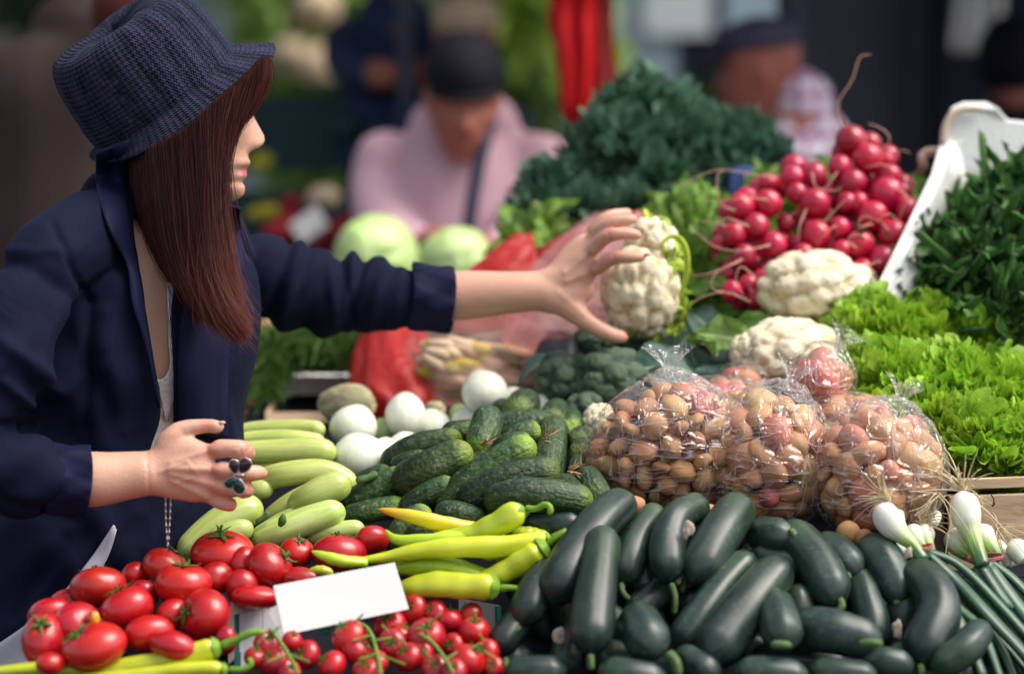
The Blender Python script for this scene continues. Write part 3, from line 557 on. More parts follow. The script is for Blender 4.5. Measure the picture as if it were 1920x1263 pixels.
# ================================================================== people
def head_g(org, yaw, sc=1.0, pitch=0.0, tone=None):
    """closed head, x forward before the yaw. returns V, F"""
    nz, nt = 64, 72
    zf = [-.126, -.120, -.110, -.098, -.094, -.085, -.0775, -.069, -.061, -.050, -.02, 0, .02, .05, .08, .10, .114, .120]
    ff = [.054, .080, .091, .091, .084, .0945, .0885, .0965, .090, .087, .087, .084, .095, .094, .080, .060, .030, .006]
    zw = [-.126, -.115, -.10, -.07, -.03, .0, .03, .06, .09, .108, .117, .120]; ww = [.020, .034, .048, .062, .069, .073, .076, .074, .060, .040, .020, .005]
    zb = [-.126, -.11, -.08, -.05, -.02, .02, .05, .08, .10, .114, .120]; bb = [.0, .02, .045, .070, .092, .102, .100, .083, .062, .032, .006]
    z = np.linspace(-.126, .120, nz); V = []; th = np.linspace(0, 2*math.pi, nt, endpoint=False)
    for zz in z:
        f, w, b = np.interp(zz, zf, ff), np.interp(zz, zw, ww), np.interp(zz, zb, bb); c, s = np.cos(th), np.sin(th)
        x = np.where(c > 0, f*np.abs(c)**.85, -b*np.abs(c)); y = w*np.sign(s)*np.abs(s)**.9; fr = c > 0
        n = np.interp(zz, [-.057, -.051, -.045, -.038, -.031, -.018, 0, .016], [0, .013, .0225, .0255, .0225, .013, .0045, 0]); nw = np.interp(zz, [-.05, -.04, -.02, .01], [.0165, .0155, .0125, .010])
        x = x+np.where(fr, n*np.exp(-(y/nw)**2), 0)+np.where(fr, .008*np.exp(-((np.abs(y)-.013)/.006)**2-((zz+.046)/.008)**2), 0)
        x = x-np.where(fr, .013*np.exp(-((np.abs(y)-.031)/.014)**2-((zz-.002)/.011)**2), 0)+np.where(fr, .005*np.exp(-((np.abs(y)-.040)/.02)**2-((zz+.032)/.018)**2), 0)
        x = x-np.where(fr, .004*np.exp(-((np.abs(y)-.027)/.006)**2-((zz+.077)/.008)**2), 0)
        V.append(np.stack([x, y, np.full(nt, zz)], 1))
    V = np.vstack(V); F = [(i*nt+j, i*nt+(j+1) % nt, (i+1)*nt+(j+1) % nt, (i+1)*nt+j) for i in range(nz-1) for j in range(nt)]
    F += [tuple(range(nt-1, -1, -1)), tuple(range((nz-1)*nt, nz*nt))]
    m = MB(); m.add(V, F)
    for s in (-1, 1):
        E, EF = ICO[2]; m.add(E*np.array((.016, .007, .030))+np.array((-.012, s*.074, -.012)), EF)
    A = np.vstack(m.V)*sc@rotm((0, 1, 0), pitch).T@rotm((0, 0, 1), yaw).T
    return A+np.array(org), m.F
def caps(m, rows, k=14, mm=None):
    """chain of (px,py,D,rpx)"""
    q = np.asarray(rows, float); V, F, U = tube_g(PA(q[:, :3]), q[:, 3]*q[:, 2]/FPX, n=k, m=mm or max(12, 6*len(q)), ends=(1, 1)); m.add(V, F)
def wcaps(m, pts, rad, k=14): V, F, U = tube_g(pts, rad, n=k, m=max(12, 8*len(pts)), ends=(1, 1)); m.add(V, F)
def loft(m, rows, u, f, k=40):
    """rows (px,py,D,a,b): closed loft of superellipses across u / f"""
    q = np.asarray(rows, float); q = np.c_[PA(q[:, :3]), q[:, 3:]]; q = cr(q, 34); th = np.linspace(0, 2*math.pi, k, endpoint=False); V = []
    for r in q:
        c, s = np.cos(th), np.sin(th); V.append(r[:3]+np.outer(np.sign(s)*np.abs(s)**.9*r[3], u)+np.outer(np.sign(c)*np.abs(c)**.9*r[4], f))
    V = np.vstack(V); n = len(q); F = [(i*k+j, i*k+(j+1) % k, (i+1)*k+(j+1) % k, (i+1)*k+j) for i in range(n-1) for j in range(k)]
    F += [tuple(range(k-1, -1, -1)), tuple(range((n-1)*k, n*k))]; m.add(V, F)
def slab_hand(m, rows, k=28):
    """rows (px,py,D,wx,wy,thick_px): flat loft, (wx,wy) the half width in the picture plane"""
    q = cr(np.array(rows, float), 20); th = np.linspace(0, 2*math.pi, k, endpoint=False); V = []
    for i, (x, y, D, wx, wy, t) in enumerate(q):
        e = math.sqrt(max(.05, 1-abs(2*i/19-1)**6)); c, s = np.sign(np.cos(th))*np.abs(np.cos(th))**.8, np.sin(th); V.append(PA(np.stack([x+wx*c*e, y+wy*c*e, D+t*e*D/FPX*s], 1)))
    V = np.vstack(V); F = [(i*k+j, i*k+(j+1) % k, (i+1)*k+(j+1) % k, (i+1)*k+j) for i in range(19) for j in range(k)]; F += [tuple(range(k-1, -1, -1)), tuple(range(19*k, 20*k))]; m.add(V, F)
def inpoly(px, py, poly):
    c = np.zeros(len(px), bool); n = len(poly); j = n-1
    for i in range(n):
        xi, yi = poly[i]; xj, yj = poly[j]
        k = ((yi > py) != (yj > py)) & (px < (xj-xi)*(py-yi)/(yj-yi+1e-12)+xi); c ^= k; j = i
    return c
def cut_front(V, F, N, poly, Dmax=9):
    q = unP(V); view = V-np.array([0, 0, CAMZ]); fr = (N*view).sum(1) < 0
    ins = inpoly(q[:, 0], q[:, 1], poly) & fr & (q[:, 2] < Dmax)
    F = np.asarray(F); return F[~ins[F].all(1)]
woman = empty('person', P(170, 1700, 3.2)); woman.location.z = 0
tag(woman, 'woman in a navy knitted hat and navy jacket holding up a cauliflower', 'person')
U_ = np.array((.70, .714, 0)); F_ = np.array((.714, -.70, 0))
HC = P(338, 190, 3.17)
def body_rows(da, db): return [(282, 395, 3.2, .055+da*.3, .055+db*.3), (272, 445, 3.2, .10+da*.6, .075+db*.6), (258, 500, 3.2, .145+da, .10+db), (252, 580, 3.2, .155+da, .115+db), (248, 680, 3.2, .150+da, .118+db),
                               (240, 790, 3.21, .140+da, .105+db), (222, 900, 3.22, .145+da, .10+db), (192, 1020, 3.23, .16+da, .11+db), (165, 1150, 3.24, .17+da, .115+db), (150, 1290, 3.24, .165+da, .115+db)]
m = MB(); hV, hF = head_g(HC, R(12), 1.04, R(6)); hl = (hV-np.array(HC))@rotm((0, 0, 1), R(12))@rotm((0, 1, 0), R(6)); sq = np.clip((hl[:, 2]-.015)/.07, 0, 1); hl[:, 0] *= 1-.42*sq*(hl[:, 0] > 0); hl[:, 2] -= .02*sq; hV = hl@rotm((0, 1, 0), R(6)).T@rotm((0, 0, 1), R(12)).T+np.array(HC); m.add(hV, hF)
caps(m, [(318, 300, 3.18, 62), (300, 350, 3.19, 66), (285, 410, 3.2, 78)])
loft(m, body_rows(0, 0)[:7]+[(205, 980, 3.22, .13, .09)], U_, F_)
caps(m, [(265, 430, 3.2, 70), (150, 480, 3.10, 60), (75, 525, 3.02, 54)]); caps(m, [(285, 430, 3.2, 70), (380, 450, 3.3, 62), (440, 490, 3.36, 58)])
# near arm (her right) and hand
ND = 2.965
caps(m, [(70, 520, 3.01, 52), (0, 690, 2.96, 48), (-70, 850, 2.94, 44)]); caps(m, [(-70, 855, 2.94, 46), (40, 882, 2.95, 50), (120, 894, 2.957, 51), (180, 898, 2.96, 52), (240, 891, ND, 46), (290, 886, ND, 42), (320, 884, ND, 40)], k=24)
slab_hand(m, [(255, 888, ND, 0, 44, 34), (290, 884, ND, 0, 47, 30), (330, 876, ND, 2, 57, 26), (365, 878, ND-.002, 5, 60, 23), (392, 882, ND-.004, 6, 56, 19), (408, 883, ND-.004, 6, 50, 14)])
caps(m, [(285, 862, ND, 26), (340, 850, ND, 25), (397, 842, ND-.004, 20.5)]); caps(m, [(285, 880, ND, 30), (345, 877, ND-.004, 26), (404, 879, ND-.008, 20)])
caps(m, [(285, 890, ND, 30), (340, 903, ND, 24), (398, 908, ND-.004, 18.5)]); caps(m, [(285, 900, ND, 28), (335, 918, ND+.004, 21), (390, 931, ND+.003, 16)])
caps(m, [(300, 850, ND, 24), (322, 822, ND, 22), (342, 805, ND+.002, 17.5), (385, 798, ND+.004, 14), (408, 800, ND+.003, 13.5), (421, 801, ND+.002, 12)], k=16)
def finger(rows): caps(m, rows, k=16, mm=30)
finger([(395, 842, ND-.004, 20), (430, 840, ND-.008, 17.5), (455, 843, ND-.004, 18.5), (463, 850, ND+.018, 16), (448, 856, ND+.036, 14), (430, 858, ND+.044, 12)])
finger([(402, 880, ND-.008, 19), (440, 884, ND-.012, 16.5), (465, 886, ND-.008, 16.5), (485, 886, ND, 14.5), (503, 887, ND+.006, 11)])
finger([(397, 908, ND-.004, 18), (435, 916, ND-.008, 15.5), (458, 916, ND-.002, 16.5), (462, 920, ND+.018, 14), (445, 925, ND+.032, 12)])
finger([(388, 931, ND+.003, 15.5), (415, 942, ND+.002, 14), (430, 945, ND+.008, 14.5), (430, 945, ND+.024, 12), (418, 943, ND+.034, 10)])
# far arm (her left) and hand
FD = 3.41
caps(m, [(440, 490, 3.36, 58), (540, 540, 3.4, 52), (640, 560, 3.42, 44)]); caps(m, [(640, 560, 3.42, 44), (740, 560, 3.42, 44), (860, 554, 3.42, 47), (960, 548, FD, 40), (1035, 543, FD, 37), (1062, 532, FD, 33)], k=24)
slab_hand(m, [(1015, 543, FD, 0, 38, 30), (1045, 534, FD, 3, 40, 26), (1080, 508, FD-.004, 6, 45, 22), (1108, 486, FD-.008, 8, 44, 17), (1122, 478, FD-.010, 8, 38, 12)])
caps(m, [(1000, 536, FD, 28), (1050, 520, FD-.004, 27), (1085, 500, FD-.004, 22)]); caps(m, [(1000, 556, FD, 30), (1050, 558, FD, 31), (1090, 545, FD, 26), (1112, 528, FD, 18)])
caps(m, [(1040, 532, FD, 26), (1080, 515, FD-.006, 22), (1118, 505, FD-.014, 15.5)]); caps(m, [(1035, 524, FD, 24), (1075, 492, FD-.006, 20), (1110, 470, FD-.014, 15)])
caps(m, [(1035, 520, FD, 22), (1070, 480, FD, 19), (1106, 446, FD-.004, 14.5)]); caps(m, [(1035, 520, FD+.01, 20), (1068, 474, FD+.012, 17), (1104, 438, FD+.014, 12)])
finger([(1115, 507, FD-.014, 15), (1150, 484, FD-.042, 13.6), (1188, 482, FD-.050, 12), (1213, 480, FD-.046, 9.5)])
finger([(1108, 470, FD-.014, 14.5), (1140, 443, FD-.040, 13.8), (1175, 438, FD-.044, 12.2), (1205, 443, FD-.040, 9.5)])
finger([(1104, 446, FD-.004, 14), (1142, 420, FD-.026, 12.8), (1175, 412, FD-.030, 11.5), (1197, 412, FD-.026, 9)])
finger([(1104, 440, FD+.014, 12), (1135, 408, FD+.01, 11), (1165, 400, FD+.02, 10), (1185, 398, FD+.03, 8)])
caps(m, [(1045, 560, FD, 28), (1075, 582, FD-.006, 24), (1105, 607, FD-.012, 18), (1143, 626, FD-.018, 14.5), (1168, 632, FD-.014, 13.5), (1178, 633, FD-.010, 11)], k=16)
V, F, N = mesh_smooth_out('b', np.vstack(m.V), m.F, .0021, 4, M['skin'])
q = unP(V); wgt = np.maximum(ss((q[:, 0]-175)/30)*ss((412-q[:, 0])/26)*(q[:, 1] > 760)*(q[:, 1] < 960)*ss((q[:, 1]-812)/14), ss((q[:, 0]-850)/60)*ss((1122-q[:, 0])/22)*(q[:, 1] > 430)*(q[:, 1] < 640)); V = lap(V, F, wgt, 26)
wgt = np.maximum((q[:, 0] > 330)*(q[:, 0] < 530)*(q[:, 1] > 770)*(q[:, 1] < 960), (q[:, 0] > 1090)*(q[:, 0] < 1240)*(q[:, 1] > 390)*(q[:, 1] < 650))*1.; V = lap(V, F, wgt, 4)
wgt = ((q[:, 0] > 425)*(q[:, 0] < 530)*(q[:, 1] > 150)*(q[:, 1] < 400))*1.; V = lap(V, F, wgt, 7)
q = unP(V); dsp = np.zeros(len(V)); vd = ((V-[0, 0, CAMZ])*N).sum(1) < 0
for (ax, ay, bx, by, wd, am) in ((320, 868, 396, 842, 6, .0016), (318, 878, 402, 880, 6, .0017), (318, 888, 396, 908, 6, .0015), (320, 900, 386, 932, 6, .0012), (300, 885, 350, 865, 3.5, .0010), (350, 865, 372, 890, 3, .0008), (330, 905, 365, 893, 3, .0009), (1058, 512, 1112, 470, 5, .0015), (1055, 505, 1104, 446, 5, .0012), (1062, 528, 1116, 506, 5, .0017), (1045, 545, 1095, 590, 6, .0010), (470, 836, 462, 848, 2.5, -.0012), (455, 832, 450, 848, 2.5, -.0009), (1150, 478, 1152, 492, 2.5, -.001), (470, 905, 466, 922, 2.5, -.001), (1140, 436, 1144, 450, 2.5, -.001), (275, 850, 280, 925, 3, -.0008)):
    vx, vy = bx-ax, by-ay; t = np.clip(((q[:, 0]-ax)*vx+(q[:, 1]-ay)*vy)/(vx*vx+vy*vy), 0, 1); dsp += am*np.exp(-((q[:, 0]-ax-t*vx)**2+(q[:, 1]-ay-t*vy)**2)/wd**2)*vd
for (cx, cyy, r_, am) in ((398, 842, 11, .0022), (405, 880, 11, .0022), (398, 908, 10, .002), (389, 932, 9, .0016), (1117, 506, 9, .002), (1110, 470, 9, .0018)): dsp += am*np.exp(-((q[:, 0]-cx)**2+(q[:, 1]-cyy)**2)/r_**2)*vd
V = V+N*dsp[:, None]
q = unP(V); col = np.tile(np.array((.58, .335, .235)), (len(V), 1)); lx = (V-np.array(HC))@rotm((0, 0, 1), R(12))@rotm((0, 1, 0), R(6))/1.04
lip = np.exp(-((lx[:, 2]+.0785)/.0085)**4)*(np.abs(lx[:, 1]) < .028)*(lx[:, 0] > .066)*np.clip((.028-np.abs(lx[:, 1]))/.006, 0, 1)
col = col*(1-lip[:, None])+np.array((.52, .10, .12))*lip[:, None]
for (cx, cyy, r) in ((397, 840, 16), (405, 880, 16), (400, 908, 14), (466, 842, 15), (466, 915, 14), (435, 946, 13), (388, 797, 12), (1118, 505, 14), (1150, 484, 13), (1142, 443, 13), (1219, 480, 12), (1208, 443, 11), (509, 886, 12), (1180, 632, 13)):
    w = np.exp(-((q[:, 0]-cx)**2+(q[:, 1]-cyy)**2)/(r*1.2)**2)*(q[:, 1] > 380); col = col*(1-.75*w[:, None])+np.array((.56, .19, .14))*.75*w[:, None]
body = fast_mesh('body', V, F, M['skin'], woman, col)
for s in (1, -1):
    p = np.array((.076, s*.031, .002))*1.04@rotm((0, 1, 0), R(6)).T@rotm((0, 0, 1), R(12)).T; E, EF = ICO[2]; mk('eye', E*.0115+p+np.array(HC), EF, M['eyew'], woman)
def nail(px, py, D, rx, ry, ang):
    E, EF = ICO[3]; V = E*np.array((S(rx, D), .0016, S(ry, D))); V = V@rotm((0, 1, 0), -ang).T; mk('nail', V+np.array(P(px, py, D)), EF, M['nail'], woman)
nail(416, 792, ND-.002, 7, 3.4, .08); nail(1214, 477, FD-.054, 6, 4.5, 0.05)
# ---- jacket
m = MB(); loft(m, body_rows(.022, .022)[:6]+[(230, 900, 3.21, .172, .135), (205, 1010, 3.22, .185, .15), (185, 1120, 3.23, .19, .15), (165, 1240, 3.24, .195, .15)], U_, F_, 48)
caps(m, [(268, 345, 3.21, 80), (270, 385, 3.2, 92), (262, 430, 3.19, 104)]); caps(m, [(215, 318, 3.24, 42), (210, 360, 3.22, 56), (200, 410, 3.19, 74)])
caps(m, [(235, 425, 3.2, 84), (150, 450, 3.08, 84), (85, 500, 3.0, 86), (50, 560, 2.98, 90)]); caps(m, [(285, 430, 3.2, 84), (375, 440, 3.29, 72), (440, 480, 3.36, 76)])
caps(m, [(65, 510, 3.0, 84), (10, 640, 2.95, 92), (-50, 780, 2.92, 84), (-80, 860, 2.92, 76)]); caps(m, [(-85, 850, 2.92, 80), (0, 885, 2.93, 82), (90, 900, 2.95, 70), (150, 903, 2.96, 61)], k=24)
caps(m, [(425, 475, 3.36, 78), (500, 520, 3.39, 78), (580, 548, 3.41, 78), (650, 552, 3.42, 72), (720, 556, 3.42, 67), (790, 557, 3.42, 62), (815, 558, 3.42, 60)], k=24)
V, F, N = mesh_smooth_out('j', np.vstack(m.V), m.F, .0042, 9, M['jacket'])
q = unP(V); d = np.zeros(len(V)); x, y, D = q.T
# sleeve folds of the reaching arm
w = ss((x-455)/50)*(D > 3.28); ph = x+.35*(y-550)+14*np.sin(y/31+1.0)
d += w*(.0050*np.sin(ph/17.0+1.2*np.sin(ph/45))+.0035*np.sin(ph/9.5+y/40))*(.55+.45*np.sin(x/60+y/55))
for (fx, wd, am, sl) in ((560, 14, .010, .25), (615, 10, .006, -.1), (662, 11, .007, .1), (690, 9, -.007, .3), (728, 13, .007, .25), (640, 8, -.006, -.15), (540, 9, -.006, .3), (770, 9, -.004, .1)):
    g = x+sl*(y-470)-fx; d += w*am*np.exp(-(g/wd)**2)*(.6+.4*np.cos((y-470)/90))
# near upper arm and forearm
w = ss((300-x)/120)*ss((y-420)/80)*(D < 3.12); d += w*(.0045*np.sin((y-.55*x)/26+2*np.sin(x/55))+.003*np.sin((y+.7*x)/17))*(.4+.6*ss((y-560)/150))
for (ax, ay, bx, by, wd, am) in ((0, 640, 120, 735, 16, .010), (10, 720, 75, 775, 12, .008), (-10, 800, 60, 800, 10, -.008), (60, 760, 190, 690, 18, .006), (100, 420, 165, 560, 8, -.005), (165, 560, 160, 800, 12, -.007), (120, 560, 60, 700, 16, .007), (200, 590, 230, 800, 20, .006), (20, 950, 140, 968, 12, -.006),
                                 (380, 560, 440, 860, 12, .006), (405, 500, 420, 860, 10, -.007), (350, 600, 370, 800, 16, .005), (250, 960, 60, 1120, 18, .006), (120, 1010, 30, 1150, 14, -.006), (330, 950, 280, 1030, 12, .005), (110, 470, 20, 470, 14, .005)):
    vx, vy = bx-ax, by-ay; L2 = vx*vx+vy*vy; t = np.clip(((x-ax)*vx+(y-ay)*vy)/L2, 0, 1); dd = (x-ax-t*vx)**2+(y-ay-t*vy)**2; d += am*np.exp(-dd/wd**2)*(((V-[0, 0, CAMZ])*N).sum(1) < 0)
d += .0016*wob(V, 30, 5)+.0008*wob(V, 75, 6); V = V+N*d[:, None]
OPEN = [(246, 400), (253, 470), (268, 559), (285, 673), (298, 745), (299, 790), (270, 860), (332, 860), (330, 760), (328, 690), (326, 600), (330, 520), (340, 400)]
F = cut_front(V, F, N, OPEN)
V = smooth_rim(V, F); jacket = fast_mesh('jacket', V, F, M['jacket'], woman); s = jacket.modifiers.new('s', 'SOLIDIFY'); s.thickness = .003; s.offset = -1
from mathutils.bvhtree import BVHTree
def bvh_of(V, F): return BVHTree.FromPolygons([tuple(v) for v in V], [tuple(int(i) for i in f) for f in F])
JB = bvh_of(V, F); CAMP = Vector((0, 0, CAMZ))
def hit(px, py, bv, off=0.0, dflt=3.1):
    d = (P(px, py, 3)-CAMP).normalized(); r = bv.ray_cast(CAMP, d)
    if r[0] is None: return np.array(P(px, py, dflt))
    return np.array(r[0]-d*off)
def ribbon(name, outer, inner, off_o, off_i, mat, bv, parent, th=.004, n=26, k=7, dflt=3.08, puff=.004):
    a = cr(np.c_[np.array(outer, float), np.zeros(len(outer))], n)[:, :2]; b = cr(np.c_[np.array(inner, float), np.zeros(len(inner))], n)[:, :2]; V = []
    dirs = []
    for i in range(n):
        for j in range(k):
            t = j/(k-1); p = a[i]*(1-t)+b[i]*t; V.append(hit(p[0], p[1], bv, off_o*(1-t)+off_i*t+puff*math.sin(t*math.pi)+.0015*math.sin(i*.9+t*3), dflt))
    F = [(i*k+j, i*k+j+1, (i+1)*k+j+1, (i+1)*k+j) for i in range(n-1) for j in range(k-1)]
    V = np.array(V).reshape(n, k, 3)
    for _ in range(3): V[1:-1] = (V[:-2]+2*V[1:-1]+V[2:])/4
    o = mk(name, V.reshape(-1, 3), F, mat, parent); s = o.modifiers.new('s', 'SOLIDIFY'); s.thickness = th; s.offset = 0; return o
lap = ribbon('lapel', [(180, 288), (180, 362), (194, 400), (206, 440), (226, 472), (240, 495), (245, 527), (241, 560), (262, 610), (280, 680), (294, 750)], [(242, 262), (238, 350), (240, 410), (246, 440), (250, 460), (254, 490), (262, 530), (268, 562), (278, 625), (290, 700), (299, 765)], .014, .010, M['lining'], JB, jacket)
ribbon('lapel', [(452, 392), (450, 440), (458, 480), (466, 512), (452, 535), (440, 560), (430, 640), (425, 740), (430, 830)], [(425, 385), (400, 430), (385, 480), (370, 520), (352, 550), (340, 590), (333, 650), (333, 730), (334, 800)], .010, .006, M['lining'], JB, jacket)
def cuff(rows, R0, name='cuff'):
    """turned-up cuff: rows (px,py,D) axis from the elbow side to the hand side"""
    a = np.array([P(*r) for r in rows]); ax = a[1]-a[0]; L = np.linalg.norm(ax); ax /= L; u = np.cross(ax, (0, 0, 1)); u /= np.linalg.norm(u); v = np.cross(u, ax); n = 56; th = np.linspace(0, 2*math.pi, n, endpoint=False)
    prof = [(0, R0*.90), (0.0, R0*.985), (.03, R0*1.03), (.25, R0*1.035), (.5, R0*1.01), (.75, R0*1.02), (.96, R0*1.035), (1.0, R0*1.0), (.985, R0*.94), (.7, R0*.90), (.3, R0*.85)]
    V = []; F = []
    for i, (s, r) in enumerate(prof):
        rr = r+(.0022*np.sin(th*5+s*4)+.0016*np.sin(th*9-s*6+1)+.0010*np.sin(th*17+s*9))*(0.2<s+.3); sh = s*L+(.003*np.sin(th*2+1))
        V.append(a[0]+np.outer(sh, ax)+np.outer(np.cos(th)*rr, u)+np.outer(np.sin(th)*rr, v))
    for i in range(len(prof)-1):
        for j in range(n): F.append((i*n+j, i*n+(j+1) % n, (i+1)*n+(j+1) % n, (i+1)*n+j))
    V = np.vstack(V); o = mk(name, V, F, M['lining'], jacket); o.modifiers.new('s', 'SUBSURF').render_levels = 1; return o
cuff([(772, 556, 3.42), (853, 561, 3.42)], S(61, 3.42)); cuff([(92, 897, 2.955), (172, 900, 2.962)], S(64, 2.96))
ribbon('shirt_tail', [(214, 984), (172, 1045), (120, 1108), (60, 1162), (0, 1204), (-40, 1230)], [(217, 992), (204, 1040), (176, 1090), (150, 1150), (95, 1240), (60, 1330)], .004, .006, M['grey'], JB, jacket, th=.003, k=12)
btn = MB()
for (px, py) in ((300, 1180),): E, EF = ICO[2]; btn.add(E*.004+hit(px, py, JB, .002), EF)
# ---- white top and grey trousers
m = MB(); loft(m, body_rows(.007, .008)[2:8], U_, F_, 44); V, F, N = mesh_smooth_out('t', np.vstack(m.V), m.F, .0035, 4, M['top']); V = V+N*(.0012*wob(V, 80, 2))[:, None]
F = cut_front(V, F, N, [(100, 200), (316, 200), (317, 560), (319, 640), (323, 690), (314, 706), (303, 716), (290, 712), (100, 690)]); V = smooth_rim(V, F, 8); top = fast_mesh('top', V, F, M['top'], woman); s = top.modifiers.new('s', 'SOLIDIFY'); s.thickness = .002
BB = bvh_of(*(lambda o: ([np.array(v.co)+np.array(wloc(o)) for v in o.data.vertices], [p.vertices[:] for p in o.data.polygons]))(top))
m = MB(); loft(m, [(195, 950, 3.23, .155, .11), (180, 1050, 3.235, .175, .125), (165, 1150, 3.24, .182, .13), (155, 1290, 3.24, .175, .13)], U_, F_, 40)
hp = np.array(P(155, 1270, 3.24))
for s in (-1, 1):
    b = hp+U_*s*.085; wcaps(m, [b+np.array((0, 0, .03)), np.array((b[0]+.01, b[1]-.01, .48)), np.array((b[0], b[1]+.02, .06))], [.095, .062, .05])
V, F, N = mesh_smooth_out('g', np.vstack(m.V), m.F, .007, 3, M['grey']); V = V+N*(.003*wob(V, 25, 2))[:, None]; trou = fast_mesh('trousers', V, F, M['grey'], woman)
for s in (-1, 1):
    b = hp+U_*s*.085; m = MB(); wcaps(m, [np.array((b[0]-.03, b[1]+.05, .04)), np.array((b[0]+.06, b[1]-.03, .035)), np.array((b[0]+.13, b[1]-.09, .03))], [.04, .042, .035]); m.build('shoe', M['black'], woman)
# ---- necklace and ring
def chain(pts, r=.0009, off=.004, bv=None, D=None):
    q = cr(np.c_[np.array(pts, float), np.zeros(len(pts))], 26)[:, :2]; W_ = [hit(a, b, bv, off) if bv else np.array(P(a, b, D)) for a, b in q]; return W_
alltree = bvh_of(np.vstack([np.array([np.array(v.co)+np.array(wloc(body)) for v in body.data.vertices])]), [p.vertices[:] for p in body.data.polygons])
class Two:
    def ray_cast(s, o, d):
        r = [x for x in (alltree.ray_cast(o, d), BB.ray_cast(o, d)) if x[0] is not None]
        return min(r, key=lambda x: x[3]) if r else (None,)*4
nk = MB()
for pts in ([(256, 478), (262, 525), (272, 590), (284, 660), (297, 725), (310, 790)], [(314, 520), (316, 560), (319, 620), (325, 680), (327, 730), (316, 790)]):
    w = chain(pts, bv=Two()); nk.tube(w, .0010, n=6, m=70, ends=(0, 0), mod=lambda th, t: 1+.5*math.sin(t*500)*np.ones(len(th)))
for pts in ([(310, 930), (311, 975), (315, 1030)], [(320, 930), (318, 980), (315, 1030)]): nk.tube([P(a, b, 2.99) for a, b in pts], .0011, n=6, m=60, ends=(0, 0), mod=lambda th, t: 1+.5*math.sin(t*420)*np.ones(len(th)))
E, EF = ICO[2]; nk.add(E*.0025+hit(313, 524, Two(), .004), EF); no_ = nk.build('necklace', M['silver'], woman); no_['kind'] = 'stuff'
rg = MB(); RD = ND-.034
def wing(px, py, rx, ry, ang, mi):
    E, EF = ICO[3]; f = E.copy(); f[:, 0] *= (1+.28*f[:, 2]); V = f*np.array((S(rx, RD), .0035, S(ry, RD)))@rotm((0, 1, 0), ang).T; rg.add(V+np.array(P(px, py, RD)), EF, mi)
    t = np.linspace(0, 2*math.pi, 30); q = np.stack([np.sin(t)*(1+.28*np.cos(t)), 0*t-.0, np.cos(t)], 1)*np.array((S(rx+.5, RD), 0, S(ry+.5, RD)))@rotm((0, 1, 0), ang).T+np.array(P(px, py, RD-.0006)); rg.tube(q, .0009, 0, n=6, m=40, ends=(0, 0))
wing(439.5, 875, 8.5, 13.5, -.15, 1); wing(458, 873, 11, 15, .45, 1); wing(432.5, 904, 8.5, 12.5, .75+math.pi*1.0, 2); wing(447.5, 911, 10, 15, math.pi-.12, 2)
rg.tube([P(438, 889, RD-.003), P(458, 890, RD-.003)], .0016, 0, n=8, m=8); 
t = np.linspace(0, 2*math.pi, 24); c = np.array(P(440, 890, ND-.012)); rg.tube([c+np.array((0.001*math.sin(a), .0125*math.cos(a), .0125*math.sin(a))) for a in t], .0012, 0, n=6, m=30, ends=(0, 0))
rg.build('butterfly_ring', [M['silver'], M['enamelr'], M['enamelg']], woman)
# ---- hat
hn = Vector((-.545, -.24, .80)).normalized(); hf = Vector((math.cos(R(36)), .14, math.sin(R(36)))); hf = (hf-hn*hf.dot(hn)).normalized(); hs = hn.cross(hf)
hc = np.array(P(308, 182, 3.165)); hn, hf, hs = np.array(hn), np.array(hf), np.array(hs)
nu = 160; prof = [(-1.0, 1), (-.8, 1), (-.5, 1), (-.2, 1), (0, 1)]
V = []; UV = []; th = np.linspace(0, 2*math.pi, nu, endpoint=False); C, Sn = np.cos(th), np.sin(th); front = np.clip(C, 0, 1); back = np.clip(-C, 0, 1)
rows = []
bl = .027+.022*front**1.5-.008*back**2                                    # brim length
for t in np.linspace(1, 0, 9):                                           # brim edge -> band
    rr = 1.0*t*bl; hh = -.022*t*(1-front**2)-.034*t*front**2+.018*t**3*back**3-.006*t*(np.abs(Sn))+.0025*np.sin(th*3+1)*t
    rows.append(((.107+rr*(1.0))*C, (.092+rr*.92)*Sn, hh, -t*.05))
crown = [(.004, 1.0), (.010, 1.012), (.028, 1.012), (.032, .995), (.05, .995), (.068, .98), (.084, .955), (.098, .91), (.108, .84), (.113, .74), (.1145, .6), (.113, .45), (.108, .3), (.104, .15), (.102, .001)]
for (hh, r) in crown:
    dent = .010*(1-r)*np.cos(th*2) if r < .9 else 0
    rows.append((.107*r*C, .092*r*Sn, hh+dent+(.006*back*(r > .8)*(hh > .06))+.002*np.sin(th*4+2)*(hh > .03), hh))
for i, (a, b, hh, v) in enumerate(rows): V.append(hc+np.outer(a, hf)+np.outer(b, hs)+np.outer(hh*np.ones(nu), hn))
V = np.vstack(V); V += (V-hc)*(.012*wob(V-hc, 28, 4))[:, None]; F = []; UV = []; Lr = np.r_[0, np.cumsum([np.linalg.norm(V[(i+1)*nu]-V[i*nu]) for i in range(len(rows)-1)])]
for i in range(len(rows)-1):
    for j in range(nu): F.append((i*nu+j, i*nu+(j+1) % nu, (i+1)*nu+(j+1) % nu, (i+1)*nu+j)); a, b, u0, u1 = Lr[i]*4, Lr[i+1]*4, j/nu, (j+1)/nu; UV += [(u0, a), (u1, a), (u1, b), (u0, b)]
hat = mk('knitted_hat', V, F, M['knit'], woman, uv=UV); s = hat.modifiers.new('s', 'SOLIDIFY'); s.thickness = .004; s.offset = 1; s = hat.modifiers.new('u', 'SUBSURF'); s.levels = 0; s.render_levels = 1
Vb = []; Fb = []; UVb = []
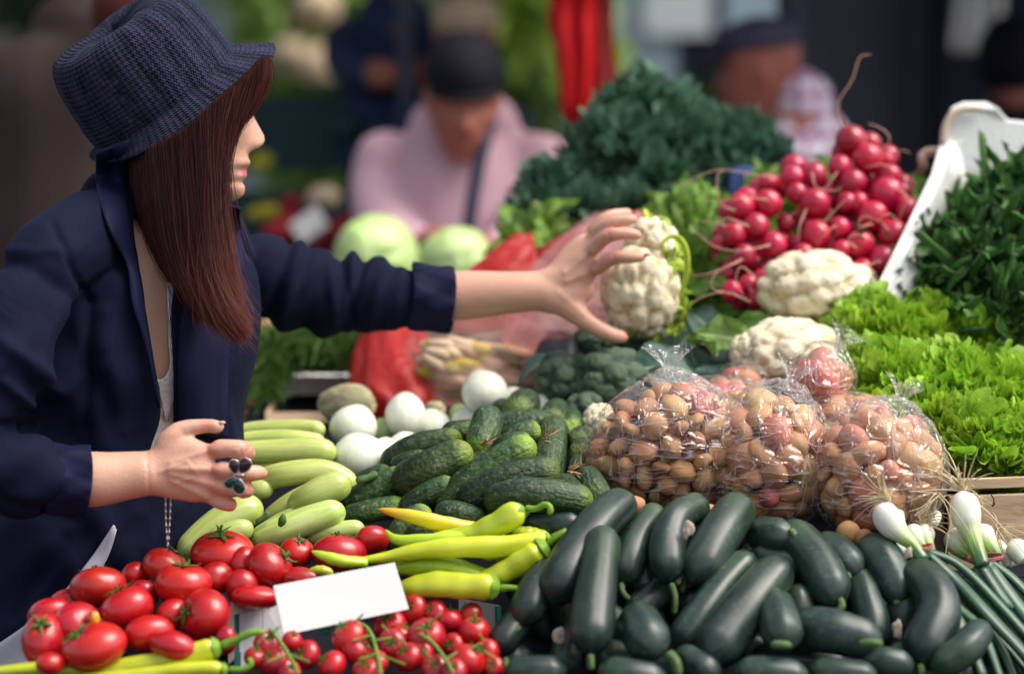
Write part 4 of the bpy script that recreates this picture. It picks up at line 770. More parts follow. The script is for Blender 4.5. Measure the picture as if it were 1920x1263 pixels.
for t, (hh, r) in enumerate([(.002, 1.0), (.003, 1.03), (.010, 1.036), (.020, 1.036), (.026, 1.03), (.027, 1.0)]): Vb.append(hc+np.outer(.107*r*C, hf)+np.outer(.092*r*Sn, hs)+np.outer((hh+.003*np.sin(th*2))*np.ones(nu), hn))
Vb = np.vstack(Vb)
for i in range(5):
    for j in range(nu): Fb.append((i*nu+j, i*nu+(j+1) % nu, (i+1)*nu+(j+1) % nu, (i+1)*nu+j)); a, b = i*.03, (i+1)*.03; UVb += [(j/nu, a), ((j+1)/nu, a), ((j+1)/nu, b), (j/nu, b)]
Vb += (Vb-hc)*(.012*wob(Vb-hc, 28, 4))[:, None]; mk('hat_band', Vb, Fb, M['knit2'], hat, uv=UVb)
rng = [hc+hf*(.110+b+.0005)*c+hs*(.092+b*.92)*s_+hn*(-.020*(1-f_**2)+.010*f_**2+.016*bk**3-.004*abs(s_)) for b, c, s_, f_, bk in zip(bl, C, Sn, front, back)]
# ---- hair
G = [[(226, 296), (229, 345), (234, 395), (243, 440), (262, 485), (296, 520), (335, 552)], [(262, 285), (270, 350), (284, 420), (308, 480), (340, 525), (378, 560), (405, 590)], [(300, 270), (310, 350), (324, 430), (345, 500), (375, 552), (408, 590), (432, 614)],
     [(345, 245), (353, 330), (362, 420), (375, 500), (395, 560), (425, 605), (450, 628)], [(385, 210), (388, 310), (390, 400), (396, 480), (408, 550), (432, 602), (457, 632)], [(425, 175), (408, 280), (404, 370), (406, 460), (412, 535), (434, 595), (460, 630)],
     [(465, 140), (432, 230), (412, 310), (410, 400), (414, 480), (420, 545), (455, 622)], [(492, 112), (480, 165), (448, 218), (417, 275), (411, 350), (414, 450), (434, 575)], [(502, 108), (505, 150), (489, 190), (446, 230), (418, 275), (412, 370), (420, 500)]]
GD = [3.20, 3.10, 3.05, 3.035, 3.03, 3.04, 3.06, 3.09, 3.135]
G = np.array([[(a, b, d-.030*ss((k-1)/5)+(.02 if k > 4 else 0)*abs(i-4)/4) for k, (a, b) in enumerate(g)] for i, (g, d) in enumerate(zip(G, GD))], float)
G[:, -1, 2] = G[:, -1, 2]*.4+3.02*.6
GW = PA(G); gi = np.linspace(0, 8, 60)
def guide(s, K=12):
    i = min(int(s), 7); t = s-i; return cr(GW[i]*(1-t)+GW[i+1]*t, K)
A = np.array([guide(s, 20) for s in gi]); B = A+np.array((0, .05, 0))*np.linspace(1, .35, 20)[None, :, None]; ny, nx = 60, 20
A = A+np.array((0, .008, 0)); V = np.vstack([A.reshape(-1, 3), B.reshape(-1, 3)]); F = []; UV = []
for i in range(ny-1):
    for j in range(nx-1):
        k = i*nx+j; F += [(k, k+1, k+nx+1, k+nx), (k+ny*nx, k+nx+ny*nx, k+nx+1+ny*nx, k+1+ny*nx)]; UV += [(i/ny, j/nx), (i/ny, (j+1)/nx), ((i+1)/ny, (j+1)/nx), ((i+1)/ny, j/nx)]*2
for i in range(ny-1):
    for j in (0, nx-1): k = i*nx+j; F.append((k, k+nx, k+nx+ny*nx, k+ny*nx)); UV += [(i/ny, 0)]*4
for j in range(nx-1):
    for i in (0, ny-1): k = i*nx+j; F.append((k, k+1, k+1+ny*nx, k+ny*nx)); UV += [(0, j/nx)]*4
hm = MB(); hm.add(V, F, 0, UV); E, EF = ICO[4]; hm.add(E*np.array((.094, .084, .095))@rotm((0, 1, 0), -.45).T+np.array(HC)+np.array((-.018, .004, .018)), EF)
fh = MB()
wcaps(hm, [np.array(HC)+np.array((-.055, .05, .02)), np.array(HC)+np.array((-.06, .06, -.12)), np.array(HC)+np.array((-.02, .08, -.24))], [.045, .045, .012])
wcaps(hm, [np.array(HC)+np.array((.0, .075, .03)), np.array(HC)+np.array((.01, .078, -.10)), np.array(HC)+np.array((.02, .075, -.24))], [.03, .03, .010])
hm.build('hair', M['hairbase'], woman)
rs = np.random.RandomState(5); NS, K = 9000, 14; pos = []; 
off = rs.normal(size=(NS, 3))
for i in range(NS):
    s = rs.rand()*8; g = guide(s, K).copy(); t = np.linspace(0, 1, K)[:, None]; w = off[i]
    clump = np.array([math.sin(round(s*7)*12.9)*.004, math.sin(round(s*7)*7.7)*.004, 0])
    g += (w*np.array((.0028, .0, .0026)))*(.6+t*2.0)+np.array((0, -abs(w[1])*.0035+.002, 0))+clump*t+np.outer(np.sin(t[:, 0]*9+w[0]*5), (.0012, 0, 0))
    e = 1-abs(rs.normal())*.11; L = np.linspace(0, 1, K)*e+ (0 if rs.rand() > .05 else 0.03)
    g = np.stack([np.interp(L*(K-1), np.arange(K), g[:, k]) for k in range(3)], 1)
    if rs.rand() < .10: g += np.outer((t[:, 0]**2), rs.normal(size=3)*np.array((.014, .008, .010)))
    pos.append(g)
pos = np.array(pos).reshape(-1, 3).astype(np.float32)
hcv = bpy.data.hair_curves.new('hair_strands'); hcv.add_curves([K]*NS); hcv.attributes['position'].data.foreach_set('vector', (pos-np.array(wloc(woman), np.float32)).ravel())
ra = hcv.attributes.get('radius') or hcv.attributes.new('radius', 'FLOAT', 'POINT'); rr = np.tile(np.linspace(1, .35, K)**.8*.00028, NS).astype(np.float32); ra.data.foreach_set('value', rr)
hcv.materials.append(M['hair']); ho = bpy.data.objects.new('hair_strands', hcv); link(ho, woman); ho['kind'] = 'stuff'
# ------------------------------------------------------------------ people in the background
def bgperson(label, head, yaw, pitch, D, sh, hips, arms, cloth, trou, vox=.011, hsc=1.0, bodymat='skinb', cloth_name='sweater', depth=.12):
    """head (px,py) of the head centre; sh (pxL, pxR, py); arms: list of px chains; all at distance D"""
    o = empty('person', P(hips[0], 1500, D)); o.location.z = 0; tag(o, label, 'person'); hc_ = np.array(P(head[0], head[1], head[2] if len(head) > 2 else D)); hw = FPX/D
    m = MB(); V, F = head_g(hc_, yaw, hsc, pitch); m.add(V, F); nb = np.array(P((sh[0]+sh[1])/2, sh[2]+10, D)); wcaps(m, [hc_+np.array((0, .02, -.03)), nb], [.052, .055])
    hp_ = np.array(P(hips[0], hips[1], D)); wcaps(m, [nb, (nb+hp_)/2, hp_], [.09, .12, .12])
    for a in arms: q = np.array(a[-3:], float); wcaps(m, PA(q[:, :3]), q[:, 3]*.01)
    V, F, N = mesh_smooth_out('x', np.vstack(m.V), m.F, vox*.6, 3, M[bodymat]); fast_mesh('body', V, F, M[bodymat], o)
    m = MB(); sl, sr = np.array(P(sh[0], sh[2]+35, D)), np.array(P(sh[1], sh[2]+35, D)); wcaps(m, [sl, nb+np.array((0, 0, -.03)), sr], [.075, .085, .075])
    wcaps(m, [(sl*.7+sr*.3), (sl*.7+sr*.3)*.4+hp_*.6, hp_+np.array((-.05, 0, 0))], [depth, depth, depth]); wcaps(m, [(sl*.3+sr*.7), (sl*.3+sr*.7)*.4+hp_*.6, hp_+np.array((.05, 0, 0))], [depth, depth, depth])
    for a in arms: q = np.array(a[:-1], float); wcaps(m, PA(q[:, :3]), q[:, 3]*.01+.012)
    V, F, N = mesh_smooth_out('x', np.vstack(m.V), m.F, vox, 5, M[cloth]); V = V+N*(.005*wob(V, 22, 3))[:, None]; fast_mesh(cloth_name, V, F, M[cloth], o)
    for s in (-1, 1): m = MB(); b = hp_+np.array((s*.09, 0, 0)); wcaps(m, [b, (b[0], b[1], .5), (b[0], b[1], .08)], [.10, .07, .06]); wcaps(m, [(b[0], b[1]+.05, .05), (b[0], b[1]-.14, .04)], [.05, .04]); m.build('trouser_leg', M[trou], o)
    return o, hc_
def cap_on(o, hc_, mat, yaw, r=(.108, .088, .085), up=.045, bill=.07, pitch=0.0, name='cap'):
    m = MB(); E, EF = ICO[4]; sel = E[:, 2] > -.12; E2 = E.copy(); E2[:, 2] = np.maximum(E2[:, 2], -.12); m.add(E2*np.array(r)+np.array((-.005, 0, up)), EF); n = 15; V = []
    for i in range(n):
        a = (i/(n-1)-.5)*2.2
        for t, z in ((0, 0), (1, -.012), (1, -.018), (0, -.008)): V.append((r[0]*math.cos(a)*.93+bill*t*math.cos(a*.6), r[1]*math.sin(a)*.98, up-.005+z))
    F = [(i*4+k, (i+1)*4+k, (i+1)*4+(k+1) % 4, i*4+(k+1) % 4) for i in range(n-1) for k in range(4)]; m.add(V, F)
    A = np.vstack(m.V)@rotm((0, 1, 0), pitch).T@rotm((0, 0, 1), yaw).T+hc_; return mk(name, A, m.F, mat, o)
D1 = 5.35
o, hq = bgperson('man in a dark cap and pink sweater bending over the stall', (868, 178, D1-.14), -math.pi/2+.1, R(14), D1, (765, 975, 205), (860, 640), [[(745, 250, D1, 7.0), (712, 350, D1-.02, 6), (735, 450, D1-.15, 5), (790, 470, D1-.3, 4.0), (815, 455, D1-.34, 3.6), (850, 450, D1-.35, 3.4)], [(985, 250, D1, 7.5), (1008, 340, D1-.02, 6.5), (985, 440, D1-.15, 5), (930, 475, D1-.3, 4.), (900, 470, D1-.33, 3.4), (872, 462, D1-.34, 3.2)]], 'pink', 'strap', hsc=1.06)
cap_on(o, hq, M['cap'], -math.pi/2+.1, r=(.109, .088, .098), up=.040, bill=.012, pitch=R(14)); q = cr([P(925, 215, D1-.16), P(900, 300, D1-.20), P(882, 400, D1-.22), P(874, 480, D1-.22)], 12)
m = MB(); m.tube(q, .017, n=10, m=20, flat=.35); m.build('shoulder_strap', M['strap'], o)
o, hq = bgperson('person in a cream cap standing behind the man in pink', (872, 62), -math.pi/2, 0, 6.1, (800, 945, 150), (870, 640), [[(800, 190, 6.1, 6), (770, 330, 6.1, 5), (790, 450, 6.1, 4), (800, 470, 6.1, 4)], [(945, 190, 6.1, 6), (960, 330, 6.1, 5), (950, 450, 6.1, 4), (940, 470, 6.1, 4)]], 'blue', 'strap')
cap_on(o, hq, M['cream'], -math.pi/2, up=.03)
o, hq = bgperson('man in a blue jacket with folded arms behind the far stall', (735, -85), -math.pi/2+.4, 0, 6.4, (665, 815, 5), (735, 560), [[(665, 40, 6.4, 7), (655, 110, 6.35, 5.5), (690, 138, 6.2, 4.4), (725, 140, 6.15, 4), (760, 138, 6.15, 3.6)], [(815, 40, 6.4, 7), (825, 110, 6.35, 5.5), (780, 145, 6.2, 4), (730, 150, 6.18, 4.)]], 'blue', 'strap', cloth_name='jacket')
D3 = 5.7
o, hq = bgperson('man in a grey cap and pink checked shirt seen from the side', (1424, 128), math.pi-.15, R(6), D3, (1445, 1562, 165), (1495, 640), [[(1500, 260, D3-.15, 7.), (1490, 360, D3-.2, 5.5), (1430, 450, D3-.2, 4.2), (1380, 470, D3-.2, 3.6), (1360, 470, D3-.2, 3.4)]], 'plaid', 'strap', hsc=1.0, cloth_name='checked_shirt', depth=.11)
cap_on(o, hq, M['capg'], math.pi-.15, r=(.104, .084, .066), up=.055, bill=.075, pitch=R(6))
D4 = 4.6
o, hq = bgperson('person in a brown coat with a dull red collar at the left edge', (170, -170), R(150), 0, D4, (55, 235, 20), (90, 700), [[(60, 80, D4, 9), (15, 260, D4, 7.5), (20, 420, D4-.05, 6), (60, 500, D4-.1, 5), (80, 520, D4-.1, 4)]], 'brown', 'strap', cloth_name='coat', depth=.15)
m = MB(); wcaps(m, [P(290, -20, D4-.1), P(240, 20, D4-.14), P(200, 90, D4-.14)], [.08, .07, .05]); m.build('collar_scarf', M['redc'], o)
o, hq = bgperson('dark-haired person in black at the right edge below the white cloth', (1895, 120), -math.pi/2, 0, 6.6, (1850, 1990, 210), (1920, 600), [[(1850, 250, 6.6, 6), (1840, 380, 6.6, 5), (1850, 480, 6.6, 4), (1860, 500, 6.6, 4)]], 'cap', 'strap', cloth_name='jacket')
m = MB(); E, EF = ICO[3]; m.add(E*np.array((.10, .11, .12))+hq+np.array((0, -.022, .02)), EF); m.build('hair', M['cap'], o)
# ================================================================== produce
def pile_D(py): return np.interp(py, [560, 750, 900, 1030, 1150, 1263, 1320], [3.62, 3.35, 3.15, 3.03, 2.90, 2.79, 2.74])
# ------------------------------------------------------------------ tomatoes
def tomato_mesh(seed, ribs):
    rs = np.random.RandomState(seed); nz, nt = 26, 40; th = np.linspace(0, 2*math.pi, nt, endpoint=False); V = []
    for i in range(nz):
        a = math.pi*(i+.0)/(nz-1); r = math.sin(a)**.92 if 0 < i < nz-1 else 1e-4; z = math.cos(a)*.80
        rib = 1+ribs*math.sin(a)*np.abs(np.sin(th*2.5+seed))*(.4+.6*(z > 0))*(z+.9)/1.7; z2 = z-.17*math.exp(-(r/.28)**2)*(z > 0)*(1+.0)+.05*math.exp(-(r/.2)**2)*(z < 0)
        V.append(np.stack([r*np.cos(th)*rib, r*np.sin(th)*rib, np.full(nt, z2)-ribs*.5*np.abs(np.sin(th*2.5+seed))*(z > 0)*(1-r)], 1))
    V = np.vstack(V); V = V*(1+.045*wob(V, 2.2, seed))[:, None]
    F = [(i*nt+j, (i+1)*nt+j, (i+1)*nt+(j+1) % nt, i*nt+(j+1) % nt) for i in range(nz-1) for j in range(nt)]; return V, F
def calyx_g(r, seed, n=5, stem=.35):
    rs = np.random.RandomState(seed); m = MB()
    for k in range(n):
        a = k*2*math.pi/n+rs.uniform(-.3, .3); L = rs.uniform(.45, .7); up = rs.uniform(.05, .3); d = np.array((math.cos(a), math.sin(a), 0)); s = np.array((-math.sin(a), math.cos(a), 0)); c = np.array((0, 0, .68))
        q = [c, c+d*L*.4+np.array((0, 0, .10)), c+d*L*.75+np.array((0, 0, .02+up*.5)), c+d*L+np.array((0, 0, up))+s*rs.uniform(-.12, .12)]
        m.tube(np.array(q)*r, [r*.06, r*.085, r*.05, r*.012], n=6, m=10, flat=.35)
    m.tube(np.array([(0, 0, .66), (.02, 0, .66+stem*.5), (.09, .03, .66+stem)])*r, [r*.05, r*.042, r*.05], n=7, m=8); return m
def orient(direction): return np.array(Vector(direction).normalized().to_track_quat('Z', 'Y').to_matrix())
TOMS = [ # px py rx ry D-offset, stalk direction (x,y,z) or None, label
 (95, 1152, 42, 33, .02, None, 'dull red tomato at the far left edge of the heap, in shade under the jacket'), (81, 1198, 38, 47, 0, (.0, -.55, .8), 'tomato with a green star calyx at the left end of the heap'),
 (147, 1172, 45, 41, 0, (.75, -.5, .35), 'tomato with a small yellow flower stuck on its right side'), (184, 1100, 51, 38, .0, (-.2, .5, .8), 'dark red tomato rising highest at the left of the heap, nearest the pale trousers'),
 (254, 1078, 25, 25, .03, None, 'small tomato squeezed between two larger ones below the jacket hem'), (314, 1062, 44, 35, .01, (.5, .2, .75), 'tomato right under the end of the hanging necklace'),
 (341, 1097, 55, 39, -.01, (.1, .1, 1), 'wide ribbed tomato just below the one under the necklace'), (417, 1034, 58, 37, 0, (-.05, -.25, .97), 'largest tomato with a long curled green calyx on top, next to the pale marrows'),
 (407, 1083, 31, 29, .0, None, 'tomato below the one with the big calyx'), (457, 1056, 27, 31, .0, None, 'narrow tomato wedged left of the tall oval one'), (507, 1062, 42, 43, -.01, (.75, -.1, .55), 'tall oval tomato with its stalk turned to the right, above the carton flap'),
 (453, 1100, 30, 32, .0, None, 'tomato under the tall oval one, left of the carton corner'), (557, 1034, 31, 27, .01, (.2, -.2, .9), 'tomato between the tall oval one and the wide one with the pepper tip'), (633, 1037, 53, 35, .0, (.1, .3, .9), 'wide tomato crossed by the tip of a long pepper'),
 (698, 1012, 32, 28, .0, None, 'round smooth tomato at the right end of the heap beside the gherkins'), (480, 1120, 45, 24, -.01, None, 'tomato half hidden behind the cardboard flap'), (237, 1141, 49, 42, -.01, (-.4, .1, .9), 'bright oval tomato in the middle of the left heap'),
 (176, 1212, 60, 43, -.02, (-.6, -.2, .75), 'broad bright tomato at the front, resting on the pale peppers'), (281, 1186, 44, 33, -.01, None, 'squat tomato right of the broad front one'), (324, 1152, 31, 30, .01, None, 'tomato left of the one with the sideways calyx'),
 (384, 1152, 47, 46, -.01, (-.85, -.5, .25), 'large round tomato with its calyx facing the left, beside the carton'), (327, 1211, 46, 29, -.02, None, 'low tomato just above the long pepper at the front'), (270, 1112, 28, 26, .03, None, 'shaded tomato deep between the oval and the wide ribbed one'),
 (95, 1243, 26, 20, -.01, None, 'small tomato at the bottom left corner above the pepper end'), (562, 1083, 36, 20, -.005, None, 'tomato showing above the left half of the blank card'), (424, 1200, 20, 26, -.0, None, 'tomato hidden behind the green stalk at the carton side'),
 (215, 1165, 30, 30, .04, None, 'tomato deep between the yellow-flowered and the bright oval one'), (130, 1130, 34, 30, .05, None, 'deep red tomato behind the yellow-flowered one')]
for i, (x, y, rx, ry, dD, st, lb) in enumerate(TOMS):
    D = float(pile_D(y))+dD-.02; t = empty('tomato', P(x, y, D)); tag(t, lb, 'tomato', 'large tomatoes in the left heap'); V, F = tomato_mesh(i*7+3, .07 if i % 3 == 0 else .02)
    sx, sz = S(rx, D)*1.05, S(ry, D)*1.06; r = (sx+sz)/2; d = st or (rnd.uniform(-.6, .6), rnd.uniform(.2, 1), rnd.uniform(-.2, .8)); Q = orient(d); e = V@Q.T
    fx = sx/np.abs(e[:, 0]).max(); fz = sz/np.abs(e[:, 2]).max(); sc = np.array((fx, (fx+fz)/2, fz)); c = np.array(t.location)
    mk('fruit', e*sc+c, F, M['tomato'], t)
    if st:
        m = calyx_g(1.0, i, 5 if i != 7 else 6, .3 if i != 7 else .5); W_ = np.vstack(m.V)@Q.T*sc+c; mk('calyx', W_, m.F, M['calyx'], t)
    if i == 2: E, EF = ICO[2]; mk('yellow_flower', E*np.array((.006, .006, .010))+np.array(P(178, 1160, D-.022)), EF, M['pepper_y'], t)
# ------------------------------------------------------------------ cherry tomatoes on their vines
CH = {'left': [(500, 1207, 25), (512, 1240, 29), (576, 1227, 27), (478, 1232, 22), (541, 1258, 24), (548, 1200, 20)],
      'middle': [(655, 1193, 34), (671, 1222, 30), (731, 1172, 32), (735, 1208, 29), (623, 1247, 29), (688, 1258, 28), (766, 1232, 29), (752, 1192, 26), (705, 1240, 24)],
      'right': [(800, 1193, 36), (815, 1148, 24), (843, 1162, 27), (889, 1181, 30), (883, 1150, 23), (879, 1236, 33), (815, 1253, 28), (850, 1210, 24), (775, 1140, 27), (912, 1222, 26), (850, 1258, 26), (790, 1225, 24), (925, 1250, 22)]}
VN = {'left': [[(505, 1178), (520, 1195), (540, 1225), (560, 1263)], [(540, 1225), (500, 1240)], [(540, 1225), (580, 1240)]], 'middle': [[(650, 1168), (680, 1170), (697, 1190), (707, 1225), (715, 1265)], [(697, 1190), (660, 1200)], [(700, 1200), (735, 1195)], [(707, 1225), (672, 1235)], [(707, 1225), (760, 1245)]],
      'right': [[(785, 1187), (812, 1205), (835, 1235), (850, 1262)], [(812, 1205), (800, 1190)], [(835, 1235), (870, 1215)], [(880, 1215), (905, 1205)]]}
for kx, (k, L) in enumerate(CH.items()):
    D0 = 2.86; t = empty('tomato_truss', P(L[0][0], L[0][1], D0)); tag(t, {'left': 'truss of cherry tomatoes at the left, in front of the white carton side', 'middle': 'truss of cherry tomatoes with a thick green vine under the blank card', 'right': 'largest truss of cherry tomatoes right of the blank card'}[k], 'tomatoes', 'cherry tomatoes on the vine')
    for i, (x, y, r) in enumerate(L):
        D = D0-(y-1190)*.0009+.006*((i*7) % 5-2); V, F = tomato_mesh(100+kx*20+i, .0); rr = S(r, D)/1.0; Q = orient((rnd.uniform(-.5, .5), rnd.uniform(-.9, .1), rnd.uniform(.3, 1))); c = np.array(P(x, y, D)); ft = mk('tomato', V@Q.T*np.array((1, 1, 1.05))*rr+c, F, M['tomato'], t)
        if 1: m = calyx_g(1.0, i+50, 5, .5); mk('calyx', np.vstack(m.V)*rr@Q.T+c, m.F, M['calyx'], ft)
    m = MB(); 
    for q in VN[k]: m.tube(PA([(a, b, D0-.036-(b-1190)*.0009) for a, b in q]), [.0023 if len(q) > 3 else .0015]*len(q), n=8, m=20)
    for i, (x, y, r) in enumerate(L): # short stalks reaching each fruit
        if i % 3 == 0: m.tube(PA([(x+rnd.uniform(-8, 8), y-r*.7, D0-.034-(y-1190)*.0009), (x+rnd.uniform(-30, 30), y-r-10, D0-.036-(y-1190)*.0009)]), [.0014]*2, n=6, m=6)
    vo = m.build('vine', M['vine'], t); vo['kind'] = 'stuff'
# carton trays and blank card
ct = empty('carton_tray', P(470, 1170, 2.9)); tag(ct, 'white cardboard tray with green print and torn brown flap under the blank card', 'carton')
def quad(name, c, th, mat, parent):
    V = PA(c); n = np.cross(V[1]-V[0], V[3]-V[0]); n /= np.linalg.norm(n); m = MB(); m.add(np.vstack([V, V+n*th]), [(0, 1, 2, 3), (7, 6, 5, 4), (0, 4, 5, 1), (1, 5, 6, 2), (2, 6, 7, 3), (3, 7, 4, 0)]); return m.build(name, mat, parent, smooth=False)
quad('side_panel', [(448, 1146, 2.915), (492, 1124, 2.93), (492, 1260, 2.93), (448, 1275, 2.9)], .003, M['carton'], ct); quad('side_panel', [(493, 1124, 2.93), (560, 1150, 2.96), (560, 1262, 2.95), (493, 1262, 2.93)], .003, M['carton'], ct)
quad('printed_edge', [(437, 1148, 2.90), (449, 1150, 2.912), (449, 1225, 2.905), (437, 1225, 2.893)], .003, M['cartongreen'], ct); quad('printed_edge', [(440, 1216, 2.885), (452, 1222, 2.885), (452, 1262, 2.875), (438, 1262, 2.875)], .003, M['teal'], ct)
quad('flap', [(435, 1128, 2.90), (476, 1118, 2.925), (480, 1142, 2.92), (438, 1152, 2.896)], .004, M['cartonedge'], ct); quad('flap', [(472, 1112, 2.925), (514, 1110, 2.935), (516, 1128, 2.93), (476, 1136, 2.92)], .003, M['cartonedge'], ct); quad('side_panel', [(428, 1140, 2.9), (436, 1128, 2.9), (438, 1235, 2.88), (428, 1245, 2.88)], .003, M['cartonedge'], ct)
quad('rear_panel', [(860, 1120, 2.99), (932, 1133, 2.96), (932, 1190, 2.95), (860, 1190, 2.98)], .003, M['carton'], ct); quad('printed_edge', [(931, 1136, 2.955), (939, 1134, 2.96), (941, 1190, 2.95), (933, 1192, 2.945)], .003, M['cartongreen'], ct); quad('bottom', [(560, 1172, 2.99), (925, 1160, 3.01), (900, 1290, 2.86), (540, 1290, 2.86)], .003, M['black'], ct)
pc = quad('price_card', [(512, 1097, 2.868), (740, 1053, 2.895), (767, 1141, 2.868), (532, 1190, 2.838)], .0012, M['card'], None); tag(pc, 'blank white card standing tilted between the peppers and the cherry tomatoes', 'card'); bevel(pc, .0006)
quad('clip', [(596, 1178, 2.86), (620, 1174, 2.862), (620, 1184, 2.858), (596, 1188, 2.856)], .003, M['cartongreen'], ct)
# ------------------------------------------------------------------ peppers
def pepper(q, stem, label, mat='pepper', seed=0, tip=True):
    D = q[0][2]; t = empty('pepper', P(*q[0][:3])); tag(t, label, 'pepper', 'long green peppers')
    a = np.array(q, float); rs = np.random.RandomState(seed); ph = rs.rand(4)*6
    def mod(th, tt): return 1+.06*np.sin(2*th+ph[0]+tt*3)+.045*np.sin(3*th+ph[1]-tt*5)+.05*math.sin(tt*13+ph[2])*np.sin(th+ph[3])+.03*math.sin(tt*31+ph[1])
    a[0, 3] = max(a[0, 3], 2.5); V, F, UV = tube_g(PA(a[:, :3]), a[:, 3]*a[:, 2]/FPX, n=28, m=60, ends=(1, 1), mod=mod); mk('fruit', V, F, M[mat], t, uv=UV)
    if stem:
        s = np.array(stem, float); m = MB(); m.tube(PA(s[:, :3]), s[:, 3]*s[:, 2]/FPX, n=12, m=24); c = a[-1]; r = c[3]*c[2]/FPX; p0, p1 = np.array(P(*c[:3])), np.array(P(*a[-2][:3])); d = (p0-p1)/np.linalg.norm(p0-p1)
        u = np.cross(d, (0, 0, 1)); u /= np.linalg.norm(u); v = np.cross(u, d); pr = [(.55, .0), (.50, .25), (.35, .55), (.12, .80), (-.12, .93)]; n = 20; th = np.linspace(0, 2*math.pi, n, endpoint=False); W_ = []
        tip0 = np.array(P(*s[0][:3]))
        for h, rr in pr: W_.append(tip0*(1 if 0 else 1)-d*r*(.5-h)*1.0+np.outer(np.cos(th)*r*rr*(1+.10*np.sin(5*th)*(rr > .5)), u)+np.outer(np.sin(th)*r*rr*(1+.10*np.sin(5*th)*(rr > .5)), v))
        F = [(i*n+j, i*n+(j+1) % n, (i+1)*n+(j+1) % n, (i+1)*n+j) for i in range(4) for j in range(n)]; m.add(np.vstack(W_), F); m.build('stalk', M['pstem'], t)
    return t
pepper([(709, 954, 3.0, 3), (745, 962, 2.99, 10), (790, 972, 2.985, 14), (840, 983, 2.99, 15), (900, 992, 3.0, 12)], None, 'orange-tipped yellow pepper lying highest, pointing left over the gherkins', 'pepper_y', 1)
pepper([(775, 1022, 2.99, 6), (830, 1008, 2.975, 14), (890, 1000, 2.965, 18), (930, 984, 2.955, 22), (962, 964, 2.95, 24), (982, 952, 2.95, 19)], [(984, 952, 2.95, 7), (1005, 953, 2.945, 6), (1022, 945, 2.94, 6), (1032, 952, 2.938, 6), (1030, 965, 2.938, 6)], 'thick green pepper with a hooked stalk at the top of the pepper pile', seed=2)
pepper([(722, 992, 2.99, 3), (740, 1010, 2.975, 9), (775, 1015, 2.97, 13), (835, 1012, 2.965, 16), (900, 1008, 2.97, 17), (950, 1010, 2.98, 12)], None, 'green pepper with an upturned tip second from the top on the left', seed=3)
pepper([(584, 1033, 2.93, 3), (610, 1042, 2.925, 9), (640, 1050, 2.925, 12), (690, 1055, 2.935, 11)], None, 'thin pepper tip reaching left over the wide tomato', seed=4)
pepper([(660, 1052, 2.95, 4), (720, 1045, 2.94, 11), (790, 1032, 2.93, 17), (870, 1026, 2.925, 20), (950, 1022, 2.93, 20), (1012, 1012, 2.935, 16), (1030, 1008, 2.935, 13)], [(1034, 1007, 2.935, 6), (1052, 998, 2.93, 5), (1064, 992, 2.93, 5)], 'longest green pepper running across the middle of the pile', seed=5)
pepper([(735, 1065, 2.95, 8), (780, 1062, 2.945, 17), (840, 1062, 2.94, 19), (905, 1078, 2.94, 14), (950, 1090, 2.95, 8)], None, 'darker green pepper just above and right of the card corner', seed=6)
pepper([(858, 1098, 2.945, 8), (900, 1088, 2.935, 17), (945, 1072, 2.93, 22), (985, 1050, 2.925, 25), (1018, 1028, 2.925, 24)], [(1028, 1020, 2.925, 7), (1042, 1008, 2.92, 6), (1062, 995, 2.918, 6)], 'crooked green pepper leaning right with its stalk against the dark zucchinis', seed=7)
pepper([(730, 1112, 2.93, 8), (770, 1102, 2.915, 20), (830, 1096, 2.905, 25), (890, 1098, 2.90, 26), (932, 1104, 2.90, 27)], [(938, 1103, 2.90, 9), (955, 1101, 2.895, 6), (984, 1104, 2.89, 5)], 'fat yellow-green pepper lying lowest, right beside the blank card', seed=8)
pepper([(900, 1040, 2.97, 10), (950, 1035, 2.97, 16), (1000, 1030, 2.975, 14)], None, 'green pepper mostly covered by the longest one', seed=9)
pepper([(960, 995, 2.99, 8), (990, 1000, 2.985, 13), (1030, 1003, 2.985, 9)], None, 'pepper end peeping out under the hooked stalk', seed=10)
pepper([(-30, 1262, 2.80, 9), (60, 1254, 2.80, 14), (200, 1252, 2.80, 16), (300, 1240, 2.80, 19), (370, 1224, 2.80, 22), (408, 1213, 2.80, 22)], [(415, 1210, 2.80, 9), (440, 1200, 2.795, 7), (470, 1186, 2.79, 7), (496, 1184, 2.79, 6)], 'long bright green pepper at the bottom left with a thick curved stalk', seed=11)
pepper([(120, 1275, 2.78, 8), (240, 1268, 2.78, 16), (360, 1256, 2.78, 18), (420, 1252, 2.78, 15)], [(428, 1254, 2.78, 6), (455, 1254, 2.775, 6), (470, 1244, 2.775, 6), (466, 1232, 2.775, 6)], 'pale green pepper at the very bottom with a curled stalk end', seed=12)
pepper([(575, 1075, 2.95, 5), (598, 1068, 2.945, 9), (625, 1075, 2.945, 8)], None, 'small yellowish pepper tip between the tomatoes above the card', 'pepper', 13)
